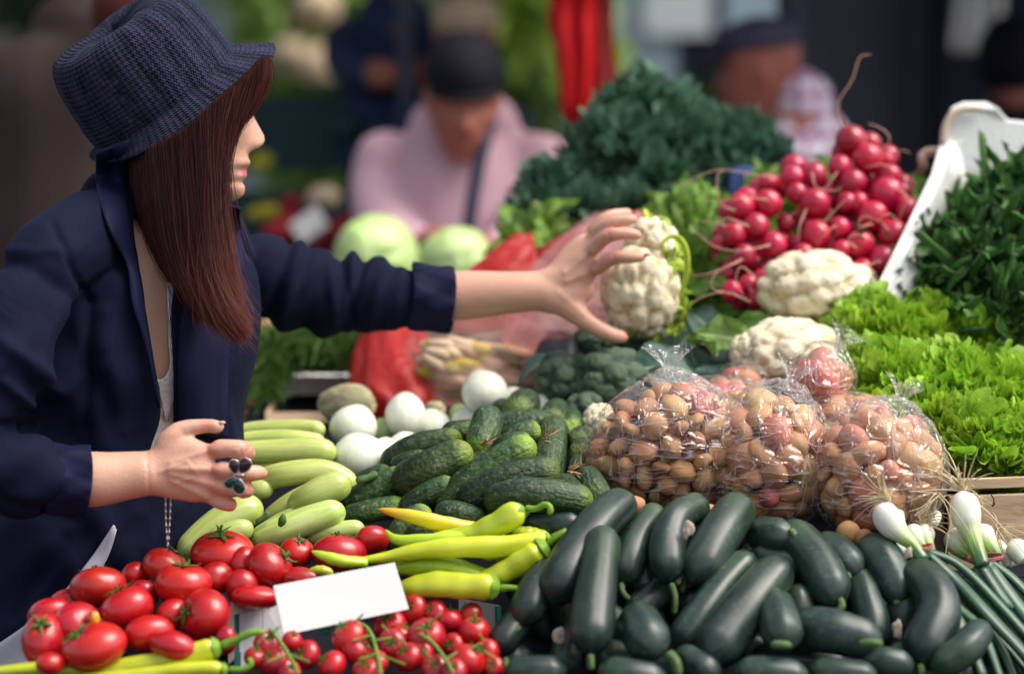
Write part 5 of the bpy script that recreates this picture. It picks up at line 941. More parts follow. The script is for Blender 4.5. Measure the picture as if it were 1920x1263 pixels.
# ------------------------------------------------------------------ pale marrows
MAR = [([(430, 816, 3.36, 12), (480, 806, 3.36, 17), (560, 804, 3.35, 18), (605, 806, 3.34, 14)], 'pale marrow at the top of its heap, just under the open crate'), ([(420, 832, 3.31, 14), (480, 824, 3.31, 17), (550, 823, 3.30, 18), (605, 830, 3.30, 13)], 'second pale marrow from the top of the heap'),
       ([(440, 850, 3.25, 20), (520, 846, 3.25, 24), (590, 846, 3.245, 25), (622, 850, 3.245, 22)], 'glossy pale marrow level with the woman\'s knuckles'), ([(478, 905, 3.22, 16), (530, 890, 3.20, 24), (600, 884, 3.20, 24), (645, 900, 3.20, 22), (660, 925, 3.20, 14)], 'pale marrow with dark nicks along it, curving down to the right'),
       ([(455, 920, 3.22, 14), (482, 918, 3.20, 20), (506, 914, 3.20, 18)], 'short pale marrow end right below the pointing finger'), ([(500, 980, 3.18, 16), (545, 945, 3.17, 22), (600, 918, 3.17, 22)], 'yellowish pale marrow under the curved ones'),
       ([(548, 952, 3.15, 14), (580, 932, 3.13, 26), (620, 914, 3.13, 30), (650, 906, 3.135, 26)], 'plump pale marrow pointing to the gherkins'), ([(478, 1016, 3.09, 20), (520, 998, 3.08, 28), (580, 975, 3.08, 28), (640, 957, 3.085, 22)], 'pale marrow lowest at the right with a scrap of leaf on it'),
       ([(340, 1040, 3.11, 16), (390, 995, 3.12, 28), (440, 965, 3.13, 32), (485, 950, 3.14, 26)], 'green-tinged marrow lying along the jacket hem'), ([(372, 1048, 3.07, 18), (415, 1010, 3.07, 26), (455, 992, 3.07, 22), (468, 985, 3.07, 16)], 'creamy pale marrow in front of the one along the jacket'),
       ([(580, 1008, 3.09, 12), (630, 996, 3.08, 18), (678, 990, 3.08, 15)], 'slim pale marrow just above the small tomatoes'), ([(480, 1010, 3.13, 14), (520, 985, 3.13, 20), (560, 965, 3.13, 18)], 'pale marrow buried behind the one with the leaf scrap'), ([(440, 880, 3.27, 16), (490, 872, 3.26, 20), (560, 866, 3.26, 20)], 'pale marrow in the shade between the glossy and the nicked one')]
def veg(name, q, mat, label, cat, group, seed=0, n=22, m=34, amp=.02, ribs=0, capp=2.0, taper=None, ext=.75, rk=1.0):
    q = np.array(q, float); q[:, 3] *= rk; rs = np.random.RandomState(seed); ph = rs.rand(5)*6
    for a_, b_ in ((0, 1), (-1, -2)):
        w_ = q[a_, :3]-q[b_, :3]; w_ = w_/max(np.hypot(w_[0], w_[1])+abs(w_[2])*1400, 1); q[a_, :3] += w_*q[a_, 3]*ext
        q[a_, 3] = q[a_, 3]*.3+q[b_, 3]*.7
    t = empty(name, P(*q[len(q)//2][:3])); tag(t, label, cat, group)
    def mod(th, tt): return 1+amp*np.sin(2*th+ph[0]+2*tt)+amp*.8*np.sin(3*th+ph[1]-3*tt)+amp*math.sin(tt*6+ph[2])+ribs*np.cos(th*7+ph[3]*.3)
    V, F, UV = tube_g(PA(q[:, :3]), q[:, 3]*q[:, 2]/FPX, n=n if not ribs else 36, m=m, mod=mod, capp=capp); b = mk('fruit', V, F, M[mat], t, uv=UV); return t, b, q
for i, (q, lb) in enumerate(MAR): 
    t, b, q = veg('pale_marrow', q, 'marrow', lb, 'marrow', 'pale marrows beside the woman\'s hand', i, amp=.012, ribs=.006, ext=.4)
    e, e0 = np.array(P(*q[-1][:3])), np.array(P(*q[-2][:3]))
    if i in (9, 6): d = (e-e0)/np.linalg.norm(e-e0); r = q[-1][3]*q[-1][2]/FPX; m = MB(); m.tube([e+d*r*.3, e+d*r*1.2, e+d*r*1.8+np.array((0, 0, .004))], [r*.32, r*.26, r*.3], n=8, m=8); m.build('stalk', M['zstem'], t)
E, EF = ICO[2]; q = np.array(P(528, 976, 3.05)); tag(mk('leaf_scrap', E*np.array((.006, .003, .010))*(1+.3*wob(E, 4, 2))[:, None]+q, EF, M['calyx']), 'scrap of dark green leaf lying on a pale marrow', 'leaf')
# ------------------------------------------------------------------ gherkins
GH = [([(918, 776, 3.22, 26), (908, 815, 3.19, 32), (898, 842, 3.17, 27)], 'upright gherkin with a yellow-green blossom end near the top of the heap', 1), ([(985, 752, 3.37, 26), (978, 765, 3.33, 34), (972, 772, 3.30, 30)], 'round dark gherkin end topping the heap in front of the white onion', 0), ([(935, 762, 3.38, 14), (955, 768, 3.36, 22), (975, 768, 3.36, 20)], 'dark gherkin hidden behind the topmost one', 0),
      ([(1045, 768, 3.35, 22), (1038, 782, 3.31, 28), (1034, 790, 3.29, 22)], 'second round gherkin end facing the viewer, right of the topmost one', 0), ([(838, 808, 3.27, 16), (862, 808, 3.26, 22), (890, 805, 3.26, 18)], 'short dark gherkin at the upper left of the heap', 0), ([(728, 868, 3.24, 20), (780, 836, 3.23, 26), (850, 824, 3.23, 24)], 'dark gherkin sloping up to the right beside the white onions', 0),
      ([(752, 905, 3.14, 26), (800, 880, 3.12, 37), (845, 860, 3.12, 36), (868, 850, 3.12, 28)], 'large light green gherkin with warts at the left of the heap', 1), ([(742, 872, 3.19, 16), (768, 862, 3.18, 18), (790, 858, 3.18, 16)], 'light green gherkin tip behind the large warty one', 0), ([(832, 945, 3.10, 22), (880, 900, 3.09, 30), (940, 862, 3.09, 32), (988, 838, 3.09, 26)], 'long dark gherkin running up to a dry stalk end in the centre', 2),
      ([(878, 932, 3.06, 28), (940, 905, 3.05, 35), (1000, 887, 3.05, 34), (1030, 885, 3.05, 28)], 'dark gherkin with a dusty left half and yellow right end', 2), ([(925, 940, 3.02, 26), (975, 927, 3.0, 34), (1040, 930, 3.0, 35), (1095, 942, 3.01, 28)], 'front gherkin with a bright green ridge, just above the hooked pepper', 0), ([(1038, 800, 3.24, 26), (1032, 850, 3.18, 34), (1025, 900, 3.14, 34)], 'thick upright gherkin behind the dry stalk end', 0),
      ([(945, 826, 3.20, 18), (975, 812, 3.19, 25), (1000, 808, 3.19, 20)], 'light green gherkin lying behind the upright ones', 0), ([(935, 838, 3.17, 16), (958, 828, 3.16, 20), (985, 826, 3.16, 16)], 'small gherkin right of the yellow-green blossom end', 0), ([(655, 950, 3.17, 24), (700, 920, 3.16, 30), (748, 898, 3.16, 28)], 'dark gherkin next to the plump marrow', 0),
      ([(650, 968, 3.13, 18), (700, 956, 3.12, 24), (745, 950, 3.12, 22)], 'dark green gherkin lowest at the left of the heap', 0), ([(668, 908, 3.21, 14), (695, 894, 3.20, 19), (722, 884, 3.20, 16)], 'green gherkin between the marrows and the dark gherkins', 0), ([(858, 888, 3.14, 16), (885, 872, 3.13, 23), (910, 862, 3.13, 18)], 'light gherkin tucked behind the long central one', 0), ([(762, 955, 3.11, 20), (800, 928, 3.10, 26), (840, 912, 3.10, 24)], 'shaded gherkin under the large warty one', 0),
      ([(742, 1025, 3.04, 18), (760, 990, 3.04, 28), (795, 962, 3.05, 25)], 'gherkin standing beside the round smooth tomato', 0), ([(826, 960, 3.05, 18), (860, 962, 3.04, 26), (895, 975, 3.04, 20)], 'blue-green gherkin above the yellow pepper', 0), ([(768, 1000, 3.03, 16), (795, 998, 3.02, 20), (822, 996, 3.02, 16)], 'small dark gherkin under the yellow pepper', 0), ([(1092, 815, 3.24, 16), (1086, 822, 3.21, 22), (1084, 826, 3.2, 18)], 'small round gherkin end against the cauliflower', 0),
      ([(1094, 838, 3.21, 18), (1090, 848, 3.18, 26), (1088, 852, 3.17, 22)], 'round dark gherkin end beside the clear bags', 0), ([(1086, 858, 3.14, 10), (1084, 880, 3.12, 20), (1080, 900, 3.11, 18)], 'small pale gherkin with a brown pointed tip upwards', 3), ([(1096, 888, 3.09, 18), (1112, 910, 3.07, 28), (1128, 940, 3.06, 26)], 'gherkin with a papery dry flower at its top, beside the clear bags', 3), ([(1050, 905, 3.09, 22), (1080, 922, 3.07, 26), (1105, 945, 3.06, 20)], 'bluish gherkin between the front one and the papery one', 0),
      ([(1000, 975, 3.02, 22), (1040, 982, 3.0, 28), (1080, 985, 2.99, 22)], 'smooth dark zucchini end lying behind the hooked pepper stalk', 0), ([(1068, 778, 3.33, 18), (1072, 795, 3.30, 24), (1070, 806, 3.28, 20)], 'yellow-green gherkin at the right shoulder of the heap', 1), ([(1075, 812, 3.27, 14), (1062, 820, 3.26, 18), (1050, 830, 3.25, 16)], 'dark gherkin bit behind the thick upright one', 0),
      ([(790, 945, 3.13, 20), (850, 935, 3.13, 28), (920, 955, 3.12, 26)], 'gherkin deep in the heap under the dusty one', 0), ([(880, 960, 3.08, 22), (930, 965, 3.07, 26), (990, 968, 3.07, 22)], 'gherkin deep in the heap behind the green peppers', 0), ([(930, 800, 3.25, 22), (1000, 790, 3.25, 26), (1060, 812, 3.25, 22)], 'gherkin deep in the heap behind the upright ones', 0)]
for i, (q, lb, kind) in enumerate(GH):
    q = [(a, b, d, r*.95) for a, b, d, r in q]
    nm = 'dark_zucchini' if 'zucchini' in lb else 'gherkin'
    t, b, q = veg(nm, q, 'zuc' if 'zucchini' in lb else 'gherkin', lb, 'zucchini' if 'zucchini' in lb else 'gherkin', 'gherkins heaped in the centre' if nm == 'gherkin' else None, i+40, amp=.022, ribs=.007, capp=2.1, n=30)
    if kind:
        a, c = (q[-1], q[-2]) if kind < 3 else (q[0], q[1]); e, e0 = np.array(P(*a[:3])), np.array(P(*c[:3])); d = (e-e0)/np.linalg.norm(e-e0); r = a[3]*a[2]/FPX; m = MB(); rs = np.random.RandomState(i)
        for k in range(7): w = rs.normal(size=3)*.5; m.tube([e+d*r*.55+w*r*.15, e+d*r*1.0+w*r*.4+np.array((0, -.003, 0)), e+d*r*1.25+w*r*.8+np.array((0, -.006, 0))], [r*.13, r*.09, r*.03], n=6, m=7, flat=.5)
        m.build('dry_tip', M['blossom'], t)
# ------------------------------------------------------------------ dark zucchinis
ZU = [([(1168, 942, 2.99, 32), (1130, 975, 2.95, 42), (1090, 1025, 2.91, 44), (1060, 1075, 2.88, 46), (1048, 1108, 2.87, 40)], None, 'curved dusty green zucchini leading down from the bags at the left'), ([(1130, 1005, 2.90, 30), (1124, 1060, 2.86, 38), (1114, 1130, 2.82, 44), (1108, 1196, 2.79, 46)], [(1107, 1225, 2.775, 7), (1109, 1256, 2.77, 6)], 'straight upright zucchini with its stalk pointing down at the front'),
      ([(1228, 962, 3.0, 24), (1200, 1000, 2.96, 32), (1180, 1045, 2.93, 34), (1168, 1078, 2.92, 27)], [(1164, 1092, 2.91, 6), (1168, 1110, 2.90, 5), (1181, 1124, 2.90, 5)], 'slim zucchini between the dusty one and the hooked one'), ([(1312, 950, 2.99, 24), (1272, 968, 2.95, 34), (1252, 1020, 2.92, 38), (1252, 1070, 2.90, 33)], [(1258, 1092, 2.89, 6), (1266, 1120, 2.885, 5.5), (1264, 1152, 2.885, 5)], 'hooked zucchini bent at its upper end with a long stalk hanging'),
      ([(1385, 952, 2.99, 38), (1358, 990, 2.95, 45), (1330, 1035, 2.92, 46), (1310, 1075, 2.90, 38)], [(1285, 1085, 2.92, 5), (1279, 1110, 2.91, 5)], 'thick zucchini with a petal stuck on its left, centre of the row'), ([(1425, 1000, 2.98, 34), (1452, 1003, 2.95, 38), (1476, 1004, 2.94, 30)], [(1480, 992, 2.93, 8), (1490, 1004, 2.925, 7), (1494, 1014, 2.925, 7)], 'near black zucchini lying crosswise with a green stalk end'),
      ([(1458, 1068, 2.90, 36), (1415, 1120, 2.86, 47), (1368, 1180, 2.83, 50), (1338, 1222, 2.81, 44)], [(1318, 1240, 2.80, 6), (1312, 1258, 2.80, 6)], 'longest zucchini slanting down left at the very front'), ([(1400, 1052, 2.92, 28), (1355, 1100, 2.89, 36), (1310, 1160, 2.86, 38), (1280, 1200, 2.85, 32)], None, 'slender zucchini lying alongside the longest one'),
      ([(1196, 1162, 2.84, 34), (1208, 1188, 2.80, 48), (1222, 1212, 2.78, 40)], [(1250, 1222, 2.765, 9), (1266, 1240, 2.76, 9), (1270, 1268, 2.76, 9)], 'blunt zucchini pointing at the viewer with a thick pale stalk'), ([(1030, 1068, 2.93, 28), (1005, 1110, 2.89, 38), (985, 1152, 2.87, 36)], [(976, 1174, 2.86, 7), (955, 1186, 2.855, 6), (944, 1193, 2.855, 6)], 'zucchini at the left edge with its stalk over the cherry tomatoes'),
      ([(985, 1150, 2.89, 26), (955, 1185, 2.87, 32), (938, 1212, 2.86, 26)], None, 'zucchini end just right of the cherry tomatoes'), ([(1250, 1098, 2.94, 22), (1215, 1125, 2.92, 32), (1190, 1150, 2.91, 26)], [(1180, 1140, 2.86, 7), (1166, 1158, 2.855, 6), (1160, 1170, 2.855, 5)], 'shaded zucchini under the hooked one with a pale curved stalk'),
      ([(1450, 1130, 2.86, 30), (1462, 1165, 2.82, 44), (1468, 1195, 2.80, 44)], [(1445, 1209, 2.765, 7), (1465, 1208, 2.76, 7), (1484, 1209, 2.765, 6)], 'zucchini with a short stalk lying flat across its blunt end'), ([(1480, 1000, 2.96, 36), (1520, 1040, 2.93, 46), (1548, 1085, 2.90, 46), (1562, 1118, 2.88, 34)], [(1574, 1120, 2.87, 7), (1578, 1136, 2.865, 7), (1562, 1154, 2.865, 6)], 'stout zucchini slanting down right with a bumpy green stalk'),
      ([(1535, 1020, 2.98, 26), (1570, 1038, 2.96, 38), (1600, 1068, 2.94, 34)], [(1588, 1072, 2.92, 6), (1592, 1086, 2.915, 6)], 'zucchini behind the stout one, left of the wrinkled one'), ([(1628, 1024, 2.98, 28), (1655, 1052, 2.95, 44), (1678, 1095, 2.93, 40), (1685, 1118, 2.92, 30)], [(1674, 1128, 2.91, 7), (1688, 1130, 2.91, 6)], 'wrinkled zucchini with folded dull skin below the spring onion bulb'),
      ([(1612, 1075, 2.95, 20), (1622, 1120, 2.92, 34), (1634, 1165, 2.90, 38), (1636, 1200, 2.89, 28)], None, 'pointed zucchini standing behind the lying one'), ([(1500, 1180, 2.86, 38), (1545, 1180, 2.83, 48), (1600, 1192, 2.82, 44), (1625, 1200, 2.82, 34)], [(1610, 1207, 2.775, 7), (1635, 1204, 2.77, 7), (1655, 1206, 2.775, 6)], 'zucchini lying sideways with its stalk pointing right'),
      ([(1712, 1072, 2.94, 30), (1748, 1105, 2.90, 44), (1760, 1150, 2.87, 46), (1742, 1195, 2.85, 48), (1730, 1225, 2.84, 42)], [(1726, 1243, 2.825, 8), (1728, 1268, 2.82, 8)], 'bent zucchini next to the spring onion stalks'), ([(1615, 1240, 2.83, 26), (1655, 1240, 2.81, 32), (1690, 1246, 2.81, 26)], None, 'zucchini end low between the lying and the bent one'), ([(1702, 1100, 2.96, 18), (1706, 1150, 2.94, 28), (1708, 1200, 2.92, 26)], None, 'dark zucchini squeezed left of the bent one'),
      ([(1110, 1170, 2.87, 26), (1070, 1200, 2.86, 32), (1060, 1250, 2.84, 30)], None, 'zucchini in shadow left of the upright one'), ([(1140, 1262, 2.76, 28), (1180, 1268, 2.75, 38), (1225, 1275, 2.75, 30)], None, 'zucchini cut off by the bottom edge under the blunt one'), ([(960, 1262, 2.80, 24), (1000, 1258, 2.79, 32), (1040, 1256, 2.79, 26)], [(950, 1232, 2.79, 5), (945, 1250, 2.785, 5)], 'zucchini at the bottom beside the cherry tomatoes'),
      ([(1395, 1262, 2.78, 28), (1440, 1262, 2.77, 36), (1490, 1268, 2.77, 30)], None, 'zucchini cut off by the bottom edge under the longest one'), ([(1530, 1262, 2.79, 26), (1570, 1262, 2.78, 34), (1620, 1268, 2.78, 28)], None, 'zucchini cut off by the bottom edge under the sideways one'), ([(1770, 1240, 2.82, 30), (1810, 1215, 2.82, 34), (1838, 1180, 2.85, 24)], None, 'zucchini under the spring onion leaves at the bottom right'), ([(1500, 1110, 2.90, 24), (1500, 1140, 2.89, 32), (1505, 1165, 2.89, 26)], None, 'zucchini in the dark gap above the sideways one'),
      ([(1380, 1100, 2.93, 26), (1340, 1100, 2.93, 30), (1290, 1130, 2.92, 28)], None, 'zucchini in the dark gap under the thick centre one'), ([(1100, 1130, 2.92, 26), (1150, 1160, 2.90, 30), (1180, 1200, 2.88, 26)], None, 'zucchini in the dark gap between the upright and the blunt one'), ([(1280, 1230, 2.81, 28), (1330, 1260, 2.79, 34)], None, 'zucchini under the lower ends of the two slanting ones'), ([(1245, 1010, 2.98, 22), (1205, 1060, 2.95, 26), (1215, 1100, 2.93, 22)], None, 'zucchini hidden between the slim and the hooked one'), ([(1420, 1040, 2.95, 24), (1455, 1050, 2.94, 30), (1500, 1060, 2.93, 26)], None, 'zucchini hidden below the near black crosswise one'), ([(1240, 968, 3.02, 22), (1225, 990, 3.01, 28), (1240, 1010, 3.0, 24)], None, 'wrinkled zucchini top peeping above the slim one')]
for i, (q, st, lb) in enumerate(ZU):
    t, b, q = veg('dark_zucchini', q, 'zuc', lb, 'zucchini', 'dark zucchinis heaped at the front', i+90, amp=.016, ribs=.018, n=35, m=40, capp=1.75, rk=.92, ext=1.0)
    if st: s = np.array(st, float); V, F, UV = tube_g(PA(s[:, :3]), s[:, 3]*s[:, 2]/FPX*1.05, n=10, m=14, mod=lambda th, tt: 1+.16*np.cos(5*th)+.25*max(0, .25-tt)*4*.4); mk('stalk', V, F, M['zstem'], t)
for i, (x, y, dx, dy) in enumerate(((1000, 1130, 30, 60), (1075, 1150, 20, 60), (1160, 1110, -30, 60), (1230, 1060, 20, 50), (1290, 1150, 30, 50), (1400, 1210, 60, 20), (1520, 1120, 20, 60), (1580, 1150, 30, 50), (1690, 1190, -10, 60), (1200, 1240, 70, 10), (1340, 1250, 70, 10), (1500, 1240, 70, 5), (1620, 1120, 20, 50), (1460, 1060, 50, 20), (1780, 1250, 40, 20), (1060, 1060, 20, 60), (950, 1230, 30, 20), (1720, 1250, 40, 20))):
    D = float(pile_D(y))+.065; veg('dark_zucchini', [(x-dx, y-dy, D, 30), (x, y, D, 38), (x+dx, y+dy, D, 32)], 'zuc', 'dark zucchini buried in the shade, %s %s of the front heap' % ('upper' if y < 1120 else 'middle' if y < 1200 else 'lower', 'left part' if x < 1180 else 'centre' if x < 1480 else 'right part'), 'zucchini', 'buried zucchinis, %s %s' % ('upper' if y < 1120 else 'middle' if y < 1200 else 'lower', 'left' if x < 1180 else 'centre' if x < 1480 else 'right'), i+200, amp=.014, ribs=.012, n=20, m=20)
E, EF = ICO[3]
for i, (x, y, D, lb) in enumerate(((1287, 995, 2.90, 'grey-pink wilted petal on the thick zucchini'), (1050, 1190, 2.83, 'pale dry petal beside the upright zucchini'), (1702, 1040, 2.90, 'pale papery scrap above the bent zucchini'), (1682, 1180, 2.86, 'dry petal in the dark gap left of the bent zucchini'))):
    V = E*np.array((.0055, .002, .009))*(1+.55*wob(E, 3.5, i))[:, None]; tag(mk('dry_petal', V+np.array(P(x, y, D)), EF, M['petal']), lb, 'petal')
# ------------------------------------------------------------------ white onions and celeriac
def onion(x, y, D, rx, ry, lb, mat='onion', tilt=(0, 0, 1)):
    V, F = ICO[4]; Q = orient(tilt); z = V[:, 2]; r = 1+.02*wob(V, 2, int(x)); W_ = V*r[:, None]; W_[:, 2] = z*(1+.10*np.clip(z, 0, 1)**6); W_ = W_@Q.T*np.array((S(rx, D), (S(rx, D)+S(ry, D))/2, S(ry, D)))
    return tag(mk('white_onion', W_+np.array(P(x, y, D)), F, M[mat]), lb, 'onion', 'large white onions')
for a in ((909, 735, 3.41, 43, 41, 'largest white onion standing highest, before the bag of carrots'), (962, 760, 3.44, 36, 34, 'white onion right behind the topmost gherkin'), (1022, 765, 3.43, 36, 28, 'white onion between the two round gherkin ends'), (760, 780, 3.40, 40, 43, 'upright white onion in the middle with a greenish foot'), (662, 800, 3.36, 45, 40, 'round white onion at the left under the celeriac'),
          (812, 800, 3.42, 34, 33, 'white onion behind the gherkins, left of the largest'), (676, 858, 3.27, 54, 44, 'big white onion with green lines lying next to the marrows'), (722, 858, 3.29, 34, 36, 'white onion tucked between the big lined one and the gherkins'), (762, 842, 3.31, 38, 32, 'white onion behind the dark sloping gherkin'), (800, 842, 3.34, 34, 30, 'white onion above the dark sloping gherkin'), (880, 790, 3.42, 34, 30, 'white onion behind the upright gherkin')): onion(*a, tilt=(rnd.uniform(-.5, .5), rnd.uniform(-.4, .4), 1))
for (x, y, D, rx, ry, lb) in ((718, 808, 3.42, 22, 26, 'greenish small onion between the two white ones'), (862, 775, 3.46, 20, 18, 'yellow-green onion at the foot of the largest'), (1055, 785, 3.40, 24, 26, 'yellow-green onion at the right end of the onions')):
    V, F = ICO[3]; tag(mk('green_onion_bulb', V*np.array((S(rx, D), S(rx, D), S(ry, D)))+np.array(P(x, y, D)), F, M['cabbage']), lb, 'onion')
def lumpy(name, x, y, D, r, mat, lb, cat, seed, amp=.10): V, F = ICO[4]; h = 1+amp*wob(V, 3, seed)+amp*.5*wob(V, 8, seed+1)+amp*.25*wob(V, 20, seed+2); return tag(mk(name, V*h[:, None]*np.array((S(r[0], D), S(r[0], D)*.9, S(r[1], D)))+np.array(P(x, y, D)), F, M[mat]), lb, cat)
lumpy('celeriac', 650, 758, 3.52, (54, 36), 'celeriac', 'knobbly celeriac root behind the round white onion', 'celeriac', 3); lumpy('celeriac', 736, 738, 3.62, (20, 26), 'celeriac', 'small beige root beside the red bag', 'root', 5); lumpy('celeriac', 815, 768, 3.52, (22, 17), 'celeriac', 'beige root tip between two white onions', 'root', 7)
# ------------------------------------------------------------------ cauliflowers and broccoli
def fib(n, seed=0, j=.25):
    rs = np.random.RandomState(seed); i = np.arange(n)+.5; ph = np.arccos(1-2*i/n); th = math.pi*(1+5**.5)*i; p = np.stack([np.cos(th)*np.sin(ph), np.sin(th)*np.sin(ph), np.cos(ph)], 1)+rs.normal(size=(n, 3))*j/np.sqrt(n)*2; return p/np.linalg.norm(p, axis=1)[:, None]
def curd_g(seed, n1=42, n2=420, a1=.16, a2=.05, sub=5):
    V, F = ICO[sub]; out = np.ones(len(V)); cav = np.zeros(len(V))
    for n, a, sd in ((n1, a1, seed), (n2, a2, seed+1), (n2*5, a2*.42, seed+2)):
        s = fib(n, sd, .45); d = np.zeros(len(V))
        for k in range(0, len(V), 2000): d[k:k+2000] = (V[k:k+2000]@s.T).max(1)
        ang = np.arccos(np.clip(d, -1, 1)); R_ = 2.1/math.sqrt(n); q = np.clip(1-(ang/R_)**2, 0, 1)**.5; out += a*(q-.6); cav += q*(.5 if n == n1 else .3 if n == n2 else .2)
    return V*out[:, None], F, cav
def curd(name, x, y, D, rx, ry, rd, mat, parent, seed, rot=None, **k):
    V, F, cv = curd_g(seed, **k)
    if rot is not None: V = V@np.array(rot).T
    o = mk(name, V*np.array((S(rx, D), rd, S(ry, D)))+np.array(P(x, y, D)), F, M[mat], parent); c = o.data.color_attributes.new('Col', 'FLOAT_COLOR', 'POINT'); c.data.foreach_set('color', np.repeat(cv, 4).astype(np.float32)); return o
def leaf_g(L, W_, nu=24, nv=14, ruf=.0, fr=9, cup=.3, bend=.5, seed=0, tipw=.5, wave=.04, lobes=0, ep=3):
    """leaf in its own frame: base at 0, along +x, up z. u across"""
    rs = np.random.RandomState(seed); u = np.linspace(-1, 1, nu); v = np.linspace(0, 1, nv); V = []; UV = []; ph = rs.rand(8)*6.3
    for b in v:
        w = W_*(math.sin(min(1, b*1.05)*math.pi*tipw+.12)**.8 if tipw < 1 else math.sin(b*math.pi*.92+.10)**.8); w *= 1+lobes*math.sin(b*22+ph[0])
        e = np.maximum(np.abs(u)**ep, b**(2*ep)); pt = b*fr*.6+np.abs(u)*1.0+np.sign(u)*2
        z = cup*W_*np.abs(u)**2+ruf*W_*e*(np.sin((b*fr+ph[0])*1.0+np.sign(u)*ph[1])+.7*np.sin((u*fr*.8+b*fr*1.7)+ph[2])+.5*np.sin(b*fr*3.1+u*4+ph[3]))
        x = b*L*(1-.12*u**2)+ruf*W_*.8*e*np.sin(u*fr*1.3+b*fr*.7+ph[4]); y = u*w+ruf*W_*.8*e*np.sin(b*fr*1.9+ph[5]+u); z = z+wave*L*math.sin(b*5+ph[6])
        a = bend*b; xx = x*np.cos(a)-0; zz = z+x*np.sin(a)
        V.append(np.stack([xx, y, zz], 1)); UV.append(np.stack([(u+1)/2, np.full(nu, b)], 1))
    V = np.vstack(V); UV = np.vstack(UV); F = [(i*nu+j, i*nu+j+1, (i+1)*nu+j+1, (i+1)*nu+j) for i in range(nv-1) for j in range(nu-1)]; return V, F, UV[np.array(F).ravel()]
def fan_g(L, n1=7, amp=.02, spread=1.25, nu=84, nv=12, seed=0, cup=.35, bend=.6, petiole=.25, lobe=.12, h1=1., h2=.62):
    """broad leaf whose rim is longer than it can lie flat: it ruffles"""
    rs = np.random.RandomState(seed); ph = rs.rand(12)*6.283; t = np.linspace(-1, 1, nu); V = []; UV = []
    for s in np.linspace(0, 1, nv)**.8:
        a = t*spread*(.25+.75*s**.6); r = L*(petiole*s+(1-petiole)*s*(1-.18*t**2))*(1+lobe*np.sin(t*n1*.9+ph[0])*s**2)
        e = s**2.2; w1 = np.sin(math.pi*n1*t+ph[1]+1.3*np.sin(t*3+ph[2])); w2 = np.sin(math.pi*n1*2.3*t+ph[3]+1.5*np.sin(t*5+ph[4])); w3 = np.sin(math.pi*n1*5.1*t+ph[5])
        z = amp*e*(h1*w1+h2*w2*s**2+.28*w3*s**6); tg = amp*e*(.75*np.cos(math.pi*n1*t+ph[6])+.72*h2*np.cos(math.pi*n1*2.3*t+ph[7])*s**2); rad = -amp*.5*e*np.cos(math.pi*n1*2.3*t+ph[8])+amp*.25*e*np.sin(math.pi*n1*5.1*t+ph[9])
        rr = r+rad; x = rr*np.cos(a)-tg*np.sin(a); y = rr*np.sin(a)+tg*np.cos(a); z = z+cup*(y**2)/L+bend*(x**2)/L*.6; V.append(np.stack([x, y, z], 1)); UV.append(np.stack([(t+1)/2, np.full(nu, s)], 1))
    V = np.vstack(V); UV = np.vstack(UV); F = [(i*nu+j, i*nu+j+1, (i+1)*nu+j+1, (i+1)*nu+j) for i in range(nv-1) for j in range(nu-1)]; return V, F, UV[np.array(F).ravel()]
def leaf_mesh(name, mat, fan=False, **k):
    V, F, UV = fan_g(**k) if fan else leaf_g(**k); me = bpy.data.meshes.new(name); me.from_pydata(V.tolist(), [], F); me.polygons.foreach_set('use_smooth', [True]*len(F)); l = me.uv_layers.new(name='UVMap'); l.data.foreach_set('uv', UV.astype(np.float32).ravel()); me.materials.append(M[mat]); return me
def put_leaf(me, parent, pos, d, up=(0, 0, 1), sc=1.0, name='leaf'):
    x = Vector(d).normalized(); z = Vector(up); y = z.cross(x)
    if y.length < 1e-3: y = Vector((0, 1, 0)).cross(x)
    y.normalize(); z = x.cross(y); o = bpy.data.objects.new(name, me); link(o, parent); q = Matrix((x, y, z)).transposed().to_quaternion(); o.rotation_mode = 'QUATERNION'; o.rotation_quaternion = q; o.location = Vector(pos)-(wloc(parent) if parent else Vector()); o.scale = (sc, sc, sc); return o
CL = [leaf_mesh('leaf', 'caulileaf', L=.085, W_=.028, ruf=.25, fr=8, bend=-.6, seed=i, tipw=.9) for i in range(3)]; BL = [leaf_mesh('leaf', 'bluegreen', L=.10, W_=.035, ruf=.12, fr=6, bend=-.5, seed=i+5, tipw=.9) for i in range(3)]; LL = [leaf_mesh('leaf', 'limeleaf', L=.07, W_=.02, ruf=.5, fr=14, bend=-.9, seed=i+9, tipw=.9) for i in range(3)]
def vP(x, y, D): return P(x, y, D)
cf = empty('cauliflower', P(1212, 520, 3.44)); tag(cf, 'small cauliflower held up in the woman\'s hand', 'cauliflower')
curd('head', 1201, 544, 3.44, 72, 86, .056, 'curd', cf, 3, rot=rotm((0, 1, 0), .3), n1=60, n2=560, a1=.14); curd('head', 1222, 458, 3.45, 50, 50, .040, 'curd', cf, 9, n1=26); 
for (x, y, D, d, up, k, sc) in ((1262, 520, 3.43, (.35, -.1, .9), (.9, -.4, 0), 0, .9), (1268, 480, 3.43, (.1, -.2, .95), (.8, -.6, .1), 1, .6), (1275, 545, 3.44, (.2, 0, -.95), (.9, -.4, 0), 2, .8), (1250, 600, 3.45, (.7, -.1, -.5), (.4, -.9, 0), 0, .6), (1210, 418, 3.46, (.9, 0, .3), (0, -.5, .9), 1, .7), (1225, 622, 3.45, (.5, -.2, -.6), (.6, -.7, 0), 2, .45), (1185, 615, 3.42, (.1, -.2, -.9), (0, -1, 0), 1, .3), (1278, 570, 3.45, (.4, -.1, -.8), (.8, -.5, .2), 1, .6)): put_leaf(LL[k], cf, vP(x, y, D), d, up, sc)
